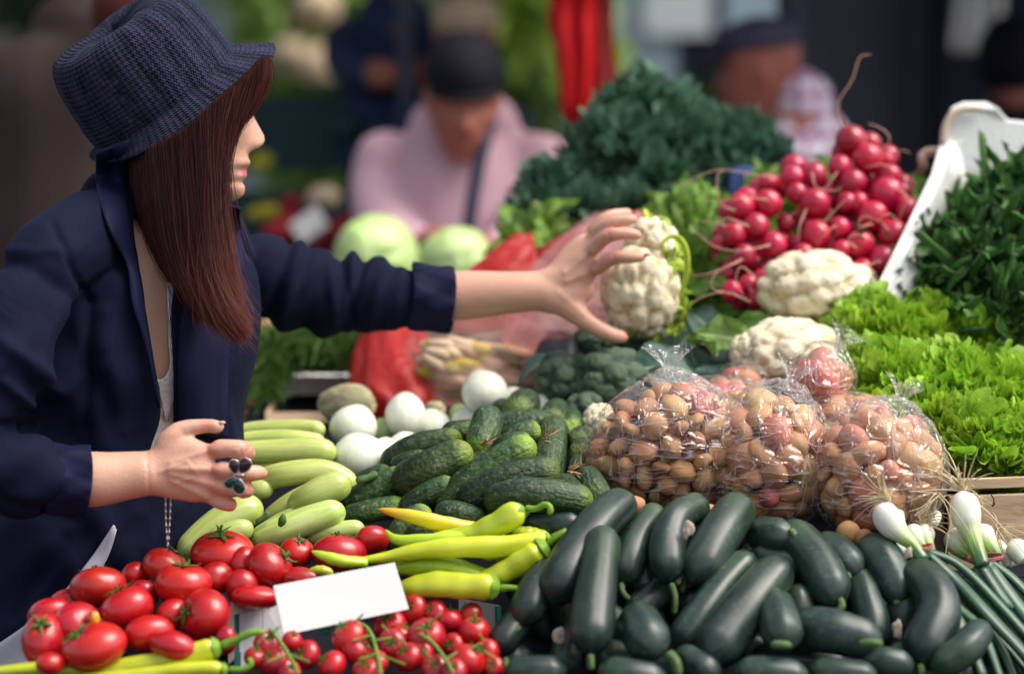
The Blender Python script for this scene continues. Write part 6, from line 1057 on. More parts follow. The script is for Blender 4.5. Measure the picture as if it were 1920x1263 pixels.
m = MB(); m.tube(PA([(1275, 560, 3.42), (1288, 505, 3.40), (1284, 462, 3.39), (1266, 443, 3.385), (1247, 450, 3.38), (1243, 462, 3.38), (1252, 470, 3.38)]), [.003, .0045, .0045, .004, .003, .003, .002], n=10, m=40, flat=.6); m.build('curled_leaf_stalk', M['limeleaf'], cf)
m = MB(); m.tube(PA([(1225, 412, 3.44), (1246, 410, 3.43), (1258, 424, 3.42)]), [.003, .004, .003], n=10, m=24, flat=.6); m.build('leaf_rib', M['limeleaf'], cf)
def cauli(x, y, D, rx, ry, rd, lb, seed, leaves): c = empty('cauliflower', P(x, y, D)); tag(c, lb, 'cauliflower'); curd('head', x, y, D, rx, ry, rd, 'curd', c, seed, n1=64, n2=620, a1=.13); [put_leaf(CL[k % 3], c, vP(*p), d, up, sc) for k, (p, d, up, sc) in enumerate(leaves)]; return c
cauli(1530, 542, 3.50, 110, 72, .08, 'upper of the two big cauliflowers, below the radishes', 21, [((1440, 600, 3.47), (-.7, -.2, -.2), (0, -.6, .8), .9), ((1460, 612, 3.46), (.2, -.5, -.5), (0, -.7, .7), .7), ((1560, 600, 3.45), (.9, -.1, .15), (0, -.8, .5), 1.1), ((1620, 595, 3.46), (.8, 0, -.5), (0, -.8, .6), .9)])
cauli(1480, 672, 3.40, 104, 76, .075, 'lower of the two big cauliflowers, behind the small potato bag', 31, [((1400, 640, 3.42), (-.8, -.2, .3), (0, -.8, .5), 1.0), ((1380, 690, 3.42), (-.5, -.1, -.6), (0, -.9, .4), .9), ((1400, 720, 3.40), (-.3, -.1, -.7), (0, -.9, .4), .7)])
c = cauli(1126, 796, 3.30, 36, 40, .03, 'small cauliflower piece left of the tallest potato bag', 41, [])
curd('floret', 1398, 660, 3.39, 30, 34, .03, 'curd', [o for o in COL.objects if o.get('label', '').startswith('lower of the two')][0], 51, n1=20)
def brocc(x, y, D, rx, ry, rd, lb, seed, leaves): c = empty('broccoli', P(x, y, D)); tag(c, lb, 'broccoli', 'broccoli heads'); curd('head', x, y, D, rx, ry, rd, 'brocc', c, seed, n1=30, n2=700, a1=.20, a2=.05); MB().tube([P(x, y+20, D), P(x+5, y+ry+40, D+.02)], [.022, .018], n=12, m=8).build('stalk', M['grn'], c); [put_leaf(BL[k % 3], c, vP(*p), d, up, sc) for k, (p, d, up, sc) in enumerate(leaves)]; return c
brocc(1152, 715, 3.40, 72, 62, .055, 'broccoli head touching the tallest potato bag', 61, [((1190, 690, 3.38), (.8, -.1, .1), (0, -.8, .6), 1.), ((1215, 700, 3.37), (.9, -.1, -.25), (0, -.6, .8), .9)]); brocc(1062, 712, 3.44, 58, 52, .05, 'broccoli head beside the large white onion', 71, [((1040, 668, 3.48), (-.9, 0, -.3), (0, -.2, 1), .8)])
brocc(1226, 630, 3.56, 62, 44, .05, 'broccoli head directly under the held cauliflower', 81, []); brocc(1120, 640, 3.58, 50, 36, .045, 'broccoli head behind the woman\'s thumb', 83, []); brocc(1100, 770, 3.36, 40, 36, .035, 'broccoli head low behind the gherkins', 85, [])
lb_ = empty('broccoli_leaves', P(1290, 680, 3.45)); tag(lb_, 'blue-green broccoli leaves behind the tallest potato bag', 'leaves')
for k, (x, y, D, d, up, sc) in enumerate(((1290, 650, 3.45, (.3, -.3, -.8), (-.4, -.9, 0), .75), (1320, 690, 3.44, (.6, -.3, -.3), (0, -.9, .5), .7), (1350, 720, 3.42, (-.8, -.1, .2), (0, -.7, .7), .9), (1300, 740, 3.4, (.5, -.2, .3), (0, -.8, .6), .9), (1035, 660, 3.62, (.9, -.1, .25), (0, -.5, .9), 1.1), (1010, 690, 3.6, (.7, -.3, .35), (0, -.5, .9), .9), (1340, 760, 3.38, (.7, 0, .3), (0, -.8, .6), .7), (1250, 680, 3.50, (.4, -.2, .6), (0, -.9, .4), .7), (1360, 640, 3.50, (-.6, -.1, .6), (0, -.9, .4), .8))): put_leaf(BL[k % 3], lb_, vP(x, y, D), d, up, sc)
# ================================================================== potatoes in clear bags
PM = []
for k in range(8):
    V, F = ICO[3]; V = V*(1+.07*wob(V, 1.8, k)+.03*wob(V, 5, k+30))[:, None]*np.array((1, .86, 1.0+.16*(k % 4))); V = V/np.abs(V).max()
    for sfx, mt in (('', 'potato'), ('r', 'potato_r')):
        me = bpy.data.meshes.new('potato'); me.from_pydata(V.tolist(), [], F); me.polygons.foreach_set('use_smooth', [True]*len(F)); me.materials.append(M[mt]); PM.append(me)
EDG = None
def neigh():
    global EDG
    if EDG is None:
        F = np.array(ICO[5][1]); e = np.vstack([F[:, [0, 1]], F[:, [1, 2]], F[:, [2, 0]]]); EDG = np.vstack([e, e[:, ::-1]])
    return EDG
def potato_bag(x, y, D, rx, ry, rd, n, r0, r1, lb, plabels, seed, taper=0., top=None, red=.1, group=None, flare=1.):
    rs = np.random.RandomState(seed); C = np.array(P(x, y, D)); R_ = np.array((S(rx, D), rd, S(ry, D))); rr = np.array([S(rs.uniform(r0, r1)*(1.25 if rs.rand() < .1 else 1), D) for _ in range(n)])
    p = rs.normal(size=(n, 3)); p /= np.linalg.norm(p, axis=1)[:, None]; p[:, 1] = -np.abs(p[:, 1])*1.0; p *= R_*rs.uniform(.4, .9, (n, 1))
    for it in range(140):
        d = p[:, None]-p[None]; L = np.linalg.norm(d, axis=2)+np.eye(n)*9; ov = np.clip((rr[:, None]+rr[None])*.93-L, 0, None)*.45; p += ((d/L[..., None])*ov[..., None]).sum(1)
        p[:, 2] -= .0003; wx = 1-taper*p[:, 2]/R_[2]; q = p/np.stack([R_[0]*wx-rr, R_[1]-rr*.9+0*wx, R_[2]-rr+0*wx], 1).clip(.004); k = np.linalg.norm(q, axis=1); s = k > 1; p[s] /= k[s][:, None]
    bag = empty('potato_bag', C); tag(bag, lb, 'bag'); V, F = ICO[5]; r = np.zeros(len(V)); pn = p/R_; rn = rr
    for i in range(n):
        dw = V*R_; Ld = np.linalg.norm(dw, axis=1); dd = dw/Ld[:, None]; b = dd@p[i]; h = (rr[i]*1.08)**2-(p[i]@p[i]-b*b); ok = (h > 0) & (b+np.sqrt(np.clip(h, 0, None)) > 0); r[ok] = np.maximum(r[ok], (b[ok]+np.sqrt(h[ok]))/Ld[ok])
    r = np.maximum(r, .45); e = neigh(); cnt = np.bincount(e[:, 0], minlength=len(V)); r0_ = r.copy()
    for it in range(70): av = np.bincount(e[:, 0], r[e[:, 1]], len(V))/cnt; r = np.maximum(r0_, av)
    for it in range(3): r = .5*r+.5*np.bincount(e[:, 0], r[e[:, 1]], len(V))/cnt
    r += .010; td = np.array(top if top else (.2, .1, .95), float); td /= np.linalg.norm(td); ct = np.clip(V@td, -1, 1); ang = np.arccos(ct); e1 = np.cross(td, (0, 1, 0)); e1 /= np.linalg.norm(e1); e2 = np.cross(td, e1); az = np.arctan2(V@e2, V@e1)
    g = np.exp(-(ang/.34)**2); r += g*.11*flare+np.exp(-(ang/.8)**2)*(.030*np.cos(az*11+3*np.sin(az*2))+.018*np.cos(az*23+1))*(ang > .08)
    for w in range(7):   # radiating stretch creases
        c = rs.normal(size=3); c[1] = -abs(c[1]); c /= np.linalg.norm(c); a2 = np.arccos(np.clip(V@c, -1, 1)); f1 = np.cross(c, (0, 0, 1)); f1 /= np.linalg.norm(f1)+1e-9; f2 = np.cross(c, f1); z2 = np.arctan2(V@f2, V@f1); r += .012*np.exp(-(a2/.45)**2)*np.clip(np.cos(z2*rs.randint(7, 12)+rs.rand()*6), 0, 1)**3*(1-np.exp(-(a2/.08)**2))
    W_ = V*R_*r[:, None]; mk('film', W_+C, F, M['film'], bag)
    i0 = int(np.argmax(ct)); base = W_[i0]+C; m = MB(); tw = td*R_; tw /= np.linalg.norm(tw); L = .022*flare; n2 = 48; th = np.linspace(0, 2*math.pi, n2, endpoint=False); V2 = []
    for s_ in np.linspace(-.3, 1, 12): rad = (.007+.016*flare*max(0, s_)**1.3)*(1+.35*np.cos(th*5+seed)*max(0, s_)+.15*np.cos(th*11)); V2.append(base+tw*L*s_+np.outer(np.cos(th)*rad, e1)+np.outer(np.sin(th)*rad*.6, e2)+np.outer(.006*np.cos(th*3+seed)*max(0, s_), tw))
    F2 = [(i*n2+j, i*n2+(j+1) % n2, (i+1)*n2+(j+1) % n2, (i+1)*n2+j) for i in range(11) for j in range(n2)]; mk('gathered_top', np.vstack(V2), F2, M['film'], bag)
    for i in range(n):
        red_ = rs.rand() < red; big = rr[i] > S((r0+r1)/2, D); me = PM[(rs.randint(8))*2+(1 if red_ else 0)]; o = bpy.data.objects.new('potato', me); link(o); o.location = C+p[i]; o.rotation_euler = rs.rand(3)*6.28; o.scale = (rr[i]*1.06, rr[i]*.98, rr[i]*1.04)
        zx, zz = p[i][0]/R_[0], p[i][2]/R_[2]; zone = ('upper ' if zz > .28 else 'lower ' if zz < -.28 else 'middle ')+('left' if zx < -.25 else 'right' if zx > .25 else 'centre') if n > 10 else 'inside'
        s_ = ('larger ' if big else 'smaller ')+('reddish' if red_ else 'tan'); tag(o, s_+(' potato in the %s of the ' % zone if n > 10 else ' potato inside the ')+plabels, 'potato', s_+' potatoes, %s, %s' % (zone, plabels))
potato_bag(1262, 828, 3.13, 160, 140, .085, 135, 17, 30, 'tall clear plastic bag of small potatoes, leftmost of the potato bags', 'tall leftmost clear bag', 1, taper=.35, top=(-.05, .0, 1), red=.08, flare=1.2)
potato_bag(1446, 858, 3.10, 118, 138, .08, 74, 22, 40, 'clear bag of larger reddish potatoes in the middle of the row', 'middle clear bag behind the zucchinis', 2, taper=.1, top=(.3, .1, .9), red=.22)
potato_bag(1352, 762, 3.27, 112, 56, .06, 40, 20, 30, 'clear bag of potatoes lying behind the tallest one', 'clear bag lying behind the tallest one', 3, top=(-.7, .2, .6), red=.3, flare=.6)
potato_bag(1398, 712, 3.35, 54, 34, .035, 8, 22, 30, 'small bag of pink potatoes tucked before the lower cauliflower', 'small bag before the lower cauliflower', 4, red=.9, flare=.5)
potato_bag(1540, 712, 3.23, 64, 70, .05, 7, 40, 50, 'small clear bag with a few big potatoes, highest of the bags beside the lettuce', 'highest small bag beside the lettuce', 5, red=.3, top=(.5, .1, .8), flare=1.)
potato_bag(1645, 885, 3.06, 130, 132, .08, 84, 20, 42, 'rightmost clear bag of mixed potatoes beside the spring onions', 'rightmost clear bag beside the spring onions', 6, taper=.0, top=(.3, .1, .9), red=.3, flare=.9)
potato_bag(1590, 800, 3.20, 120, 62, .06, 30, 26, 38, 'clear bag of pinkish potatoes behind the rightmost one', 'clear bag behind the rightmost one', 7, red=.5, flare=.5, top=(-.6, .2, .7))
for i, (x, y, D, r, lb) in enumerate(((1188, 948, 3.02, 20, 'loose potato with flaking skin between the zucchinis and the tallest bag'), (1330, 965, 3.01, 22, 'loose tan potato above the hooked zucchini'), (1590, 998, 2.99, 26, 'loose knobbly potato in front of the rightmost bag'), (1622, 1012, 2.98, 24, 'loose potato just left of the spring onion bulb'), (1120, 870, 3.12, 22, 'tan potato at the left foot of the tallest bag'))):
    o = bpy.data.objects.new('potato', PM[i*2]); link(o); o.location = P(x, y, D); s = S(r, D); o.scale = (s*1.2, s, s); o.rotation_euler = (0, i, 0); tag(o, lb, 'potato')
# ================================================================== lettuce
LM = [leaf_mesh('leaf', 'lettuce', fan=True, L=.115, n1=8+i % 3, amp=.0150, h1=.5, h2=.95, spread=1.2, nu=170, nv=15, seed=i, bend=.35+.15*(i % 3)) for i in range(6)]
def lettuce(x, y, D, r, lb, seed, n=34, sc=1.0):
    n = int(n*1.7)
    t = empty('lettuce', P(x, y, D)); tag(t, lb, 'lettuce', 'frilly green lettuces in the crate'); rs = np.random.RandomState(seed); c = np.array(P(x, y, D)); base = c+np.array((0, .03, -.02))
    for i in range(n):
        el = R(rs.uniform(-45, 85)); az = rs.uniform(-math.pi*.98, math.pi*-.02)+R(0); d = np.array((math.cos(az)*math.cos(el), math.sin(az)*math.cos(el), math.sin(el)))
        if rs.rand() < .2: d[1] = abs(d[1])*.4
        k = rs.uniform(.5, .92); put_leaf(LM[rs.randint(6)], t, base+d*.010, d, up=(-d[0]*.3+rs.normal()*.25, .6+rs.normal()*.2, .7), sc=sc*r/.125*k*1.0)
    E, EF = ICO[2]; mk('heart', E*r*.25+c, EF, M['lettuce'], t)
for a in ((1640, 640, 3.38, .085, 'frilly lettuce at the upper left of the crate, touching the upper cauliflower', 1, 34), (1745, 640, 3.40, .085, 'frilly lettuce at the top middle against the styrofoam box', 2, 34), (1850, 660, 3.40, .09, 'frilly lettuce at the upper right under the rocket leaves', 3, 34), (1665, 730, 3.28, .085, 'frilly lettuce at the left, above the rightmost potato bag', 4, 36), (1775, 745, 3.28, .09, 'frilly lettuce in the middle of the crate', 5, 36), (1880, 760, 3.28, .09, 'frilly lettuce at the right edge, middle row', 6, 34),
          (1720, 800, 3.20, .075, 'frilly lettuce curling round the top of the rightmost potato bag', 7, 32), (1830, 840, 3.18, .085, 'darker frilly lettuce lowest in the crate, above the onion roots', 8, 36), (1910, 850, 3.18, .085, 'frilly lettuce lowest at the right edge', 9, 32)): lettuce(*a)
# wooden crate under the lettuce
cr_ = empty('wooden_crate', P(1860, 980, 3.1)); tag(cr_, 'pale wooden crate of thin planks under the lettuces', 'crate')
def plank(name, p0, p1, h, th, mat, parent, bev=.0015):
    a, b = np.array(p0), np.array(p1); d = b-a; L = np.linalg.norm(d[:2]); o = boxo(name, (a+b)/2, (np.linalg.norm(d), th, h), mat, parent, rz=math.atan2(d[1], d[0]), bev=bev); o.rotation_euler.z = 0; return o
a0, b0 = np.array(P(1778, 940, 3.10)), np.array(P(2080, 950, 3.14))
for dz, h, nm in ((.030, .014, 'plank'), (-.018, .066, 'plank'), (-.085, .055, 'plank')): plank(nm, a0+(0, 0, dz), b0+(0, 0, dz), h, .007, M['wood'], cr_)
boxo('corner_post', a0+np.array((-.012, .016, -.045)), (.018, .022, .16), M['dwood'], cr_); 
for dz in (.02, -.05): boxo('side_plank', a0+np.array((-.014, .16, dz)), (.007, .28, .055), M['wood'], cr_)
boxo('bottom_board', a0+np.array((.14, .16, -.10)), (.30, .28, .006), M['wood'], cr_)
m = MB(); m.tube(PA([(1858, 926, 3.085), (1864, 938, 3.082), (1860, 950, 3.083), (1866, 942, 3.082)]), [.0008]*4, n=6, m=12); m.build('wire_staple', M['black'], cr_)
# ================================================================== spring onions
def bulb_onion(q, lb, parent=None, n=20, green=True, nm='spring_onion'):
    t = parent or empty(nm, P(*q[0][:3])); 
    if lb: tag(t, lb, 'spring onion')
    q = np.array(q, float); V, F, UV = tube_g(PA(q[:, :3]), q[:, 3]*q[:, 2]/FPX, n=24, m=50, ends=(1, 0)); return t, mk('bulb' , V, F, M['sonion'], t, uv=UV)
def roots(t, p, d, n, L, seed, r=.00055):
    rs = np.random.RandomState(seed); m = MB(); p = np.array(p); d = np.array(d, float)
    for i in range(n):
        v = d+rs.normal(size=3)*.55; v /= np.linalg.norm(v); w = rs.normal(size=3)*.5; l = L*rs.uniform(.5, 1.1); m.tube([p+rs.normal(size=3)*.002, p+v*l*.35+w*l*.08, p+v*l*.7+w*l*.25+np.array((0, 0, -.004)), p+v*l+w*l*.5+np.array((0, 0, -.010))], [r*1.5, r*1.3, r, r*.5], n=5, m=12)
    o = m.build('roots', M['root'], t); o['kind'] = 'stuff'; return o
def leafs(t, starts, seed, r=.006):
    rs = np.random.RandomState(seed)
    for i, q in enumerate(starts): q = np.array(q, float); tube('green_leaf', PA(q[:, :3]), q[:, 3]*q[:, 2]/FPX, M['sleaf'], t, n=12, m=34, flat=.6)
s1 = empty('spring_onion_bunch', P(1700, 990, 2.96)); tag(s1, 'left bunch of spring onions lying over the zucchinis with a pink rubber band', 'spring onions')
bulb_onion([(1668, 942, 2.965, 16), (1664, 962, 2.96, 29), (1674, 985, 2.955, 27), (1692, 1004, 2.95, 17), (1712, 1022, 2.945, 13), (1730, 1050, 2.935, 14)], None, s1); bulb_onion([(1700, 990, 3.0, 12), (1712, 1000, 2.99, 20), (1722, 1015, 2.98, 14), (1740, 1045, 2.97, 10)], None, s1); bulb_onion([(1728, 985, 3.0, 12), (1735, 1000, 2.99, 18), (1738, 1016, 2.98, 13), (1748, 1045, 2.97, 10)], None, s1); bulb_onion([(1672, 1030, 2.99, 12), (1690, 1032, 2.985, 17), (1712, 1036, 2.98, 10), (1740, 1060, 2.97, 8)], None, s1)
roots(s1, P(1664, 938, 2.965), (-.7, -.1, .5), 26, .055, 3); roots(s1, P(1725, 985, 3.0), (.2, -.2, .8), 30, .05, 4)
leafs(s1, [[(1722, 1035, 2.94, 12), (1750, 1090, 2.92, 15), (1800, 1170, 2.88, 14), (1845, 1270, 2.84, 11)], [(1738, 1035, 2.95, 11), (1790, 1085, 2.94, 17), (1850, 1150, 2.90, 18), (1925, 1230, 2.87, 16), (1980, 1300, 2.85, 12)], [(1735, 1030, 2.96, 10), (1800, 1060, 2.96, 14), (1880, 1140, 2.93, 15), (1960, 1230, 2.90, 13)], [(1728, 1050, 2.93, 9), (1770, 1140, 2.89, 12), (1815, 1230, 2.86, 12), (1830, 1290, 2.85, 9)],
          [(1735, 1050, 2.94, 9), (1790, 1130, 2.91, 11), (1840, 1180, 2.88, 11), (1880, 1280, 2.85, 8)], [(1745, 1055, 2.95, 10), (1810, 1120, 2.93, 12), (1870, 1200, 2.9, 12), (1910, 1290, 2.87, 10)], [(1725, 1040, 2.95, 9), (1790, 1090, 2.955, 11), (1870, 1190, 2.915, 11), (1945, 1280, 2.89, 8)], [(1720, 1050, 2.93, 8), (1742, 1120, 2.90, 10), (1790, 1200, 2.86, 10), (1800, 1290, 2.84, 8)], [(1740, 1040, 2.96, 8), (1830, 1110, 2.95, 10), (1930, 1190, 2.93, 9)]], 5)
def band(t, x, y, D, rx, ry, tilt): 
    m = MB(); c = np.array(P(x, y, D))
    for k in range(2): a = np.linspace(0, 2*math.pi, 30); q = np.stack([np.cos(a)*S(rx, D), np.sin(a)*S(rx, D)*.7, np.sin(a)*S(ry, D)*0+np.cos(a)*S(rx, D)*tilt+k*.0022], 1)+c; m.tube(q, .0011, n=6, m=50, ends=(0, 0))
    m.build('rubber_band', M['rubber'], t)
band(s1, 1725, 1030, 2.945, 23, 8, .30)
s2 = empty('spring_onion_bunch', P(1830, 1000, 2.98)); tag(s2, 'right bunch of spring onions standing against the wooden crate', 'spring onions')
bulb_onion([(1806, 922, 3.0, 14), (1808, 942, 2.99, 27), (1812, 968, 2.985, 28), (1820, 995, 2.98, 20), (1830, 1025, 2.97, 15), (1842, 1060, 2.96, 15)], None, s2); bulb_onion([(1836, 985, 3.03, 12), (1842, 1000, 3.02, 22), (1854, 1020, 3.01, 17), (1870, 1050, 3.0, 13)], None, s2); bulb_onion([(1790, 990, 3.02, 14), (1794, 1012, 3.01, 25), (1808, 1030, 3.0, 19), (1832, 1050, 2.99, 10)], None, s2)
roots(s2, P(1806, 920, 3.0), (-.35, -.1, .8), 30, .075, 7, .0008); roots(s2, P(1760, 925, 2.99), (-.4, -.2, -.2), 16, .05, 8); roots(s2, P(1870, 990, 3.05), (.2, -.3, -.2), 34, .045, 9, .0004)
leafs(s2, [[(1836, 1050, 2.97, 14), (1860, 1110, 2.95, 16), (1910, 1190, 2.92, 14), (1960, 1290, 2.89, 10)], [(1845, 1045, 2.98, 13), (1890, 1110, 2.96, 17), (1945, 1180, 2.93, 16), (2010, 1260, 2.91, 12)], [(1850, 1045, 3.0, 10), (1905, 1090, 2.99, 14), (1960, 1150, 2.97, 13)], [(1832, 1060, 2.965, 9), (1842, 1110, 2.95, 12), (1880, 1180, 2.92, 10), (1930, 1290, 2.9, 8)], [(1840, 1060, 2.96, 10), (1880, 1120, 2.94, 12), (1900, 1140, 2.935, 7)], [(1830, 1060, 2.99, 9), (1835, 1090, 2.98, 11), (1870, 1160, 2.95, 10), (1900, 1230, 2.93, 8)]], 6); band(s2, 1846, 1046, 2.975, 34, 8, .1)
for (q, lb) in (([(1870, 1012, 3.06, 8), (1880, 1028, 3.05, 10), (1888, 1046, 3.045, 12), (1892, 1062, 3.04, 8)], 'slender white onion bulb with a dark spot beside the crate'), ([(1898, 1012, 3.04, 14), (1908, 1030, 3.03, 22), (1922, 1052, 3.02, 15)], 'white onion bulb cut off by the right edge'), ([(1760, 960, 3.04, 8), (1752, 972, 3.03, 12), (1748, 985, 3.02, 8)], 'tiny white bulb in the gap between bag and crate')):
    t, b = bulb_onion([(*r,) for r in q], lb); UVm = b.data.uv_layers[0].data
    for l in UVm: l.uv[1] *= .45
# ================================================================== radishes
RD_ = [(738, 430, 62), (812, 508, 62), (895, 518, 35), (480, 590, 48), (575, 580, 50), (690, 545, 48), (745, 615, 55), (908, 585, 48), (895, 665, 68), (580, 705, 62), (255, 720, 58), (375, 705, 55), (320, 805, 55), (225, 840, 48), (400, 885, 52), (585, 840, 57), (455, 790, 40), (835, 760, 62), (985, 735, 52), (690, 810, 42), (925, 840, 60), (780, 885, 58), (880, 955, 60), (500, 880, 38), (270, 935, 48), (530, 925, 42), (350, 1040, 45), (290, 1060, 42), (215, 1090, 45), (325, 1125, 42), (700, 910, 42), (650, 895, 38), (790, 990, 42), (500, 660, 44), (720, 700, 42), (640, 640, 38), (450, 960, 38), (280, 680, 44), (770, 700, 42), (640, 960, 40), (420, 1000, 38), (540, 780, 36), (960, 800, 40), (640, 760, 34), (200, 1010, 36)]
TAIL = {0: [(1578, 225), (1572, 195), (1598, 150), (1612, 108), (1634, 103)], 3: [(1440, 335), (1400, 325), (1340, 320), (1270, 350)], 4: [(1520, 320), (1530, 350), (1560, 358), (1580, 350)], 10: [(1370, 400), (1350, 380), (1345, 330), (1360, 318)], 1: [(1665, 290), (1668, 260), (1650, 240), (1628, 232)], 2: [(1672, 285), (1690, 282), (1708, 288)], 8: [(1690, 345), (1700, 370), (1690, 400), (1682, 420)], 20: [(1660, 430), (1650, 410), (1670, 402), (1690, 425)], 17: [(1635, 430), (1610, 425), (1620, 405), (1660, 420)], 14: [(1440, 460), (1390, 470), (1340, 462), (1300, 430)], 24: [(1390, 490), (1340, 510), (1290, 518)], 26: [(1420, 530), (1390, 500), (1380, 530), (1400, 560)], 28: [(1370, 555), (1335, 540), (1345, 510), (1390, 490)], 29: [(1400, 570), (1360, 548), (1310, 560), (1280, 590)], 9: [(1500, 400), (1498, 430), (1500, 470)], 11: [(1440, 370), (1400, 372), (1320, 378)], 21: [(1600, 470), (1590, 450), (1605, 440), (1640, 450)], 32: [(1620, 500), (1640, 510), (1650, 540)], 15: [(1545, 410), (1570, 390), (1590, 370)], 12: [(1395, 425), (1360, 410), (1330, 440)], 22: [(1650, 490), (1630, 500), (1655, 530)]}
BN = [('topmost bunch of radishes with one long upright root', lambda u, v: v < 700 and u > 610), ('left bunch of radishes beside the kale', lambda u, v: u < 430 and v < 950), ('right bunch of radishes against the styrofoam box', lambda u, v: u >= 610), ('lowest bunch of radishes above the striped crate', lambda u, v: u < 470 and v >= 950), ('middle bunch of radishes between the left and the right one', lambda u, v: True)]
BO = {}
for i, (u, v, r) in enumerate(RD_):
    k = next(j for j, b in enumerate(BN) if b[1](u, v)); x, y, r = 1280+u/2.339, 80+v/2.339, r/2.339*1.14; D = 3.66-(y-250)*.0005+(0 if r > 20 else .03)
    if k not in BO: BO[k] = empty('radish_bunch', P(x, y, D)); tag(BO[k], BN[k][0], 'radishes', 'bunches of radishes')
    V, F = ICO[3]; d = Vector((rnd.uniform(-.8, .6), rnd.uniform(-1, -.2), rnd.uniform(-.6, .8))).normalized(); t = V[:, 2]; W_ = V.copy(); W_[:, 2] += .35*np.clip(t-.85, 0, 1)*2*.6; W_ *= (1+.03*wob(V, 3, i))[:, None]; q0 = np.array(P(x, y, D)); o = mk('radish', W_@orient(d).T*S(r, D)+q0, F, M['radish'], BO[k])
    if i in TAIL: q = [(a, b, D-.035-.0*j) for j, (a, b) in enumerate(TAIL[i])]; pts = PA(q); pts[0] = q0+(pts[0]-q0)*.6; tube('root', pts, [.0018]+[.0009]*(len(q)-2)+[.0004], M['rroot'], o, n=6, m=30)
    elif i % 2: dd = np.array(d)*S(r, D); w = np.array((rnd.uniform(-1, 1), -.2, rnd.uniform(-1, .3)))*.03; tube('root', [q0+dd, q0+dd*1.5+w*.4, q0+dd*1.6+w*1.4], [.0014, .0009, .0003], M['rroot'], o, n=6, m=16)
rs = np.random.RandomState(6); HULL = [(1365, 365), (1430, 345), (1480, 310), (1560, 290), (1600, 245), (1665, 270), (1690, 340), (1715, 385), (1690, 450), (1650, 520), (1560, 480), (1470, 500), (1420, 570), (1350, 560), (1340, 470), (1355, 420)]; cc = 0
while cc < 70:
    x, y = rs.uniform(1335, 1715), rs.uniform(240, 585)
    if not inpoly(np.array([x]), np.array([y]), HULL)[0]: continue
    cc += 1; u, v = (x-1280)*2.339, (y-80)*2.339; k = next(j for j, b in enumerate(BN) if b[1](u, v)); V, F = ICO[3]; D = 3.70-(y-250)*.0005+rs.rand()*.03; mk('radish', V*S(rs.uniform(19, 26), D)+np.array(P(x, y, D)), F, M['radish'], BO[k])

tg_ = empty('radish_leaves', P(1530, 450, 3.75)); tag(tg_, 'radish leaves showing in the dark gaps behind the radishes', 'leaves', kind='stuff')
GLf = [leaf_mesh('leaf', 'green', L=.12, W_=.03, nu=14, nv=10, ruf=.2, fr=7, bend=-.5, seed=i+20, tipw=.9) for i in range(3)]; CLf = [leaf_mesh('leaf', 'celeryleaf', L=.09, W_=.028, nu=16, nv=10, ruf=.35, fr=9, bend=-.6, seed=i+30, tipw=.9) for i in range(3)]
rs = np.random.RandomState(4)
for i in range(110): x, y = rs.uniform(1380, 1680), rs.uniform(350, 560); put_leaf(GLf[i % 3], tg_, P(x, y, rs.uniform(3.78, 3.9)), (rs.normal(), -.5, rs.normal()), (0, -1, .3), rs.uniform(.5, .9))
# ================================================================== crates and heaps holding the high produce
def crate(x0, x1, y0, y1, z0, z1, mat, label, name='produce_crate', slats=4, cat='crate'):
    t = empty(name, ((x0+x1)/2, (y0+y1)/2, z0)); tag(t, label, cat); h = (z1-z0)/slats
    for k in range(slats):
        z = z0+h*(k+.5)
        for y in (y0, y1): boxo('slat', ((x0+x1)/2, y, z), (x1-x0, .008, h*.82), mat, t, bev=.0015)
        for x in (x0, x1): boxo('slat', (x, (y0+y1)/2, z), (.008, y1-y0-.01, h*.82), mat, t, bev=.0015)
    boxo('bottom_board', ((x0+x1)/2, (y0+y1)/2, z0+.006), (x1-x0-.012, y1-y0-.012, .008), mat, t, bev=0)
    for x in (x0+.014, x1-.014):
        for y in (y0+.014, y1-.014): boxo('corner_post', (x, y, (z0+z1)/2), (.018, .018, z1-z0), mat, t, bev=0)
    return t
crate(.33, .56, 3.62, 3.95, 1.052, 1.235, M['crateplastic'], 'black slatted crate under the radishes'); crate(.08, .32, 3.60, 3.95, 1.052, 1.15, M['dwood'], 'dark wooden crate under the kale and leaves'); crate(.335, .50, 3.40, 3.60, 1.052, 1.15, M['crateplastic'], 'black crate under the big cauliflowers'); crate(.54, .85, 3.22, 3.50, 1.01, 1.12, M['dwood'], 'dark crate raised under the far lettuces')
crate(.57, .95, 3.56, 3.95, 1.052, 1.19, M['crateplastic'], 'black crate carrying the styrofoam box')
st_ = empty('striped_sack', P(1380, 590, 3.60)); tag(st_, 'yellow and black striped sack edge below the radishes', 'sack')
m = MB()
for k in range(8): m2 = quad('stripe', [(1344+k*13, 572+k*2, 3.62), (1357+k*13, 574+k*2, 3.62), (1353+k*13, 660, 3.60), (1340+k*13, 660, 3.60)], .003, M['ylw'] if k % 2 else M['black'], st_)
quad('red_edge', [(1330, 618, 3.59), (1372, 620, 3.59), (1372, 680, 3.585), (1330, 680, 3.585)], .003, M['darkred'], st_); lumpy('grey_bag_tip', 1352, 668, 3.56, (20, 26), 'white', 'grey-white crumpled bag tip beside the striped sack', 'bag', 12)
bx = boxo('blue_box', P(1425, 345, 3.95), (.11, .09, .06), M['bluec']); tag(bx, 'blue and white box behind the left bunch of radishes', 'box'); boxo('white_label', P(1432, 345, 3.90), (.06, .004, .035), M['white'], bx, bev=0)
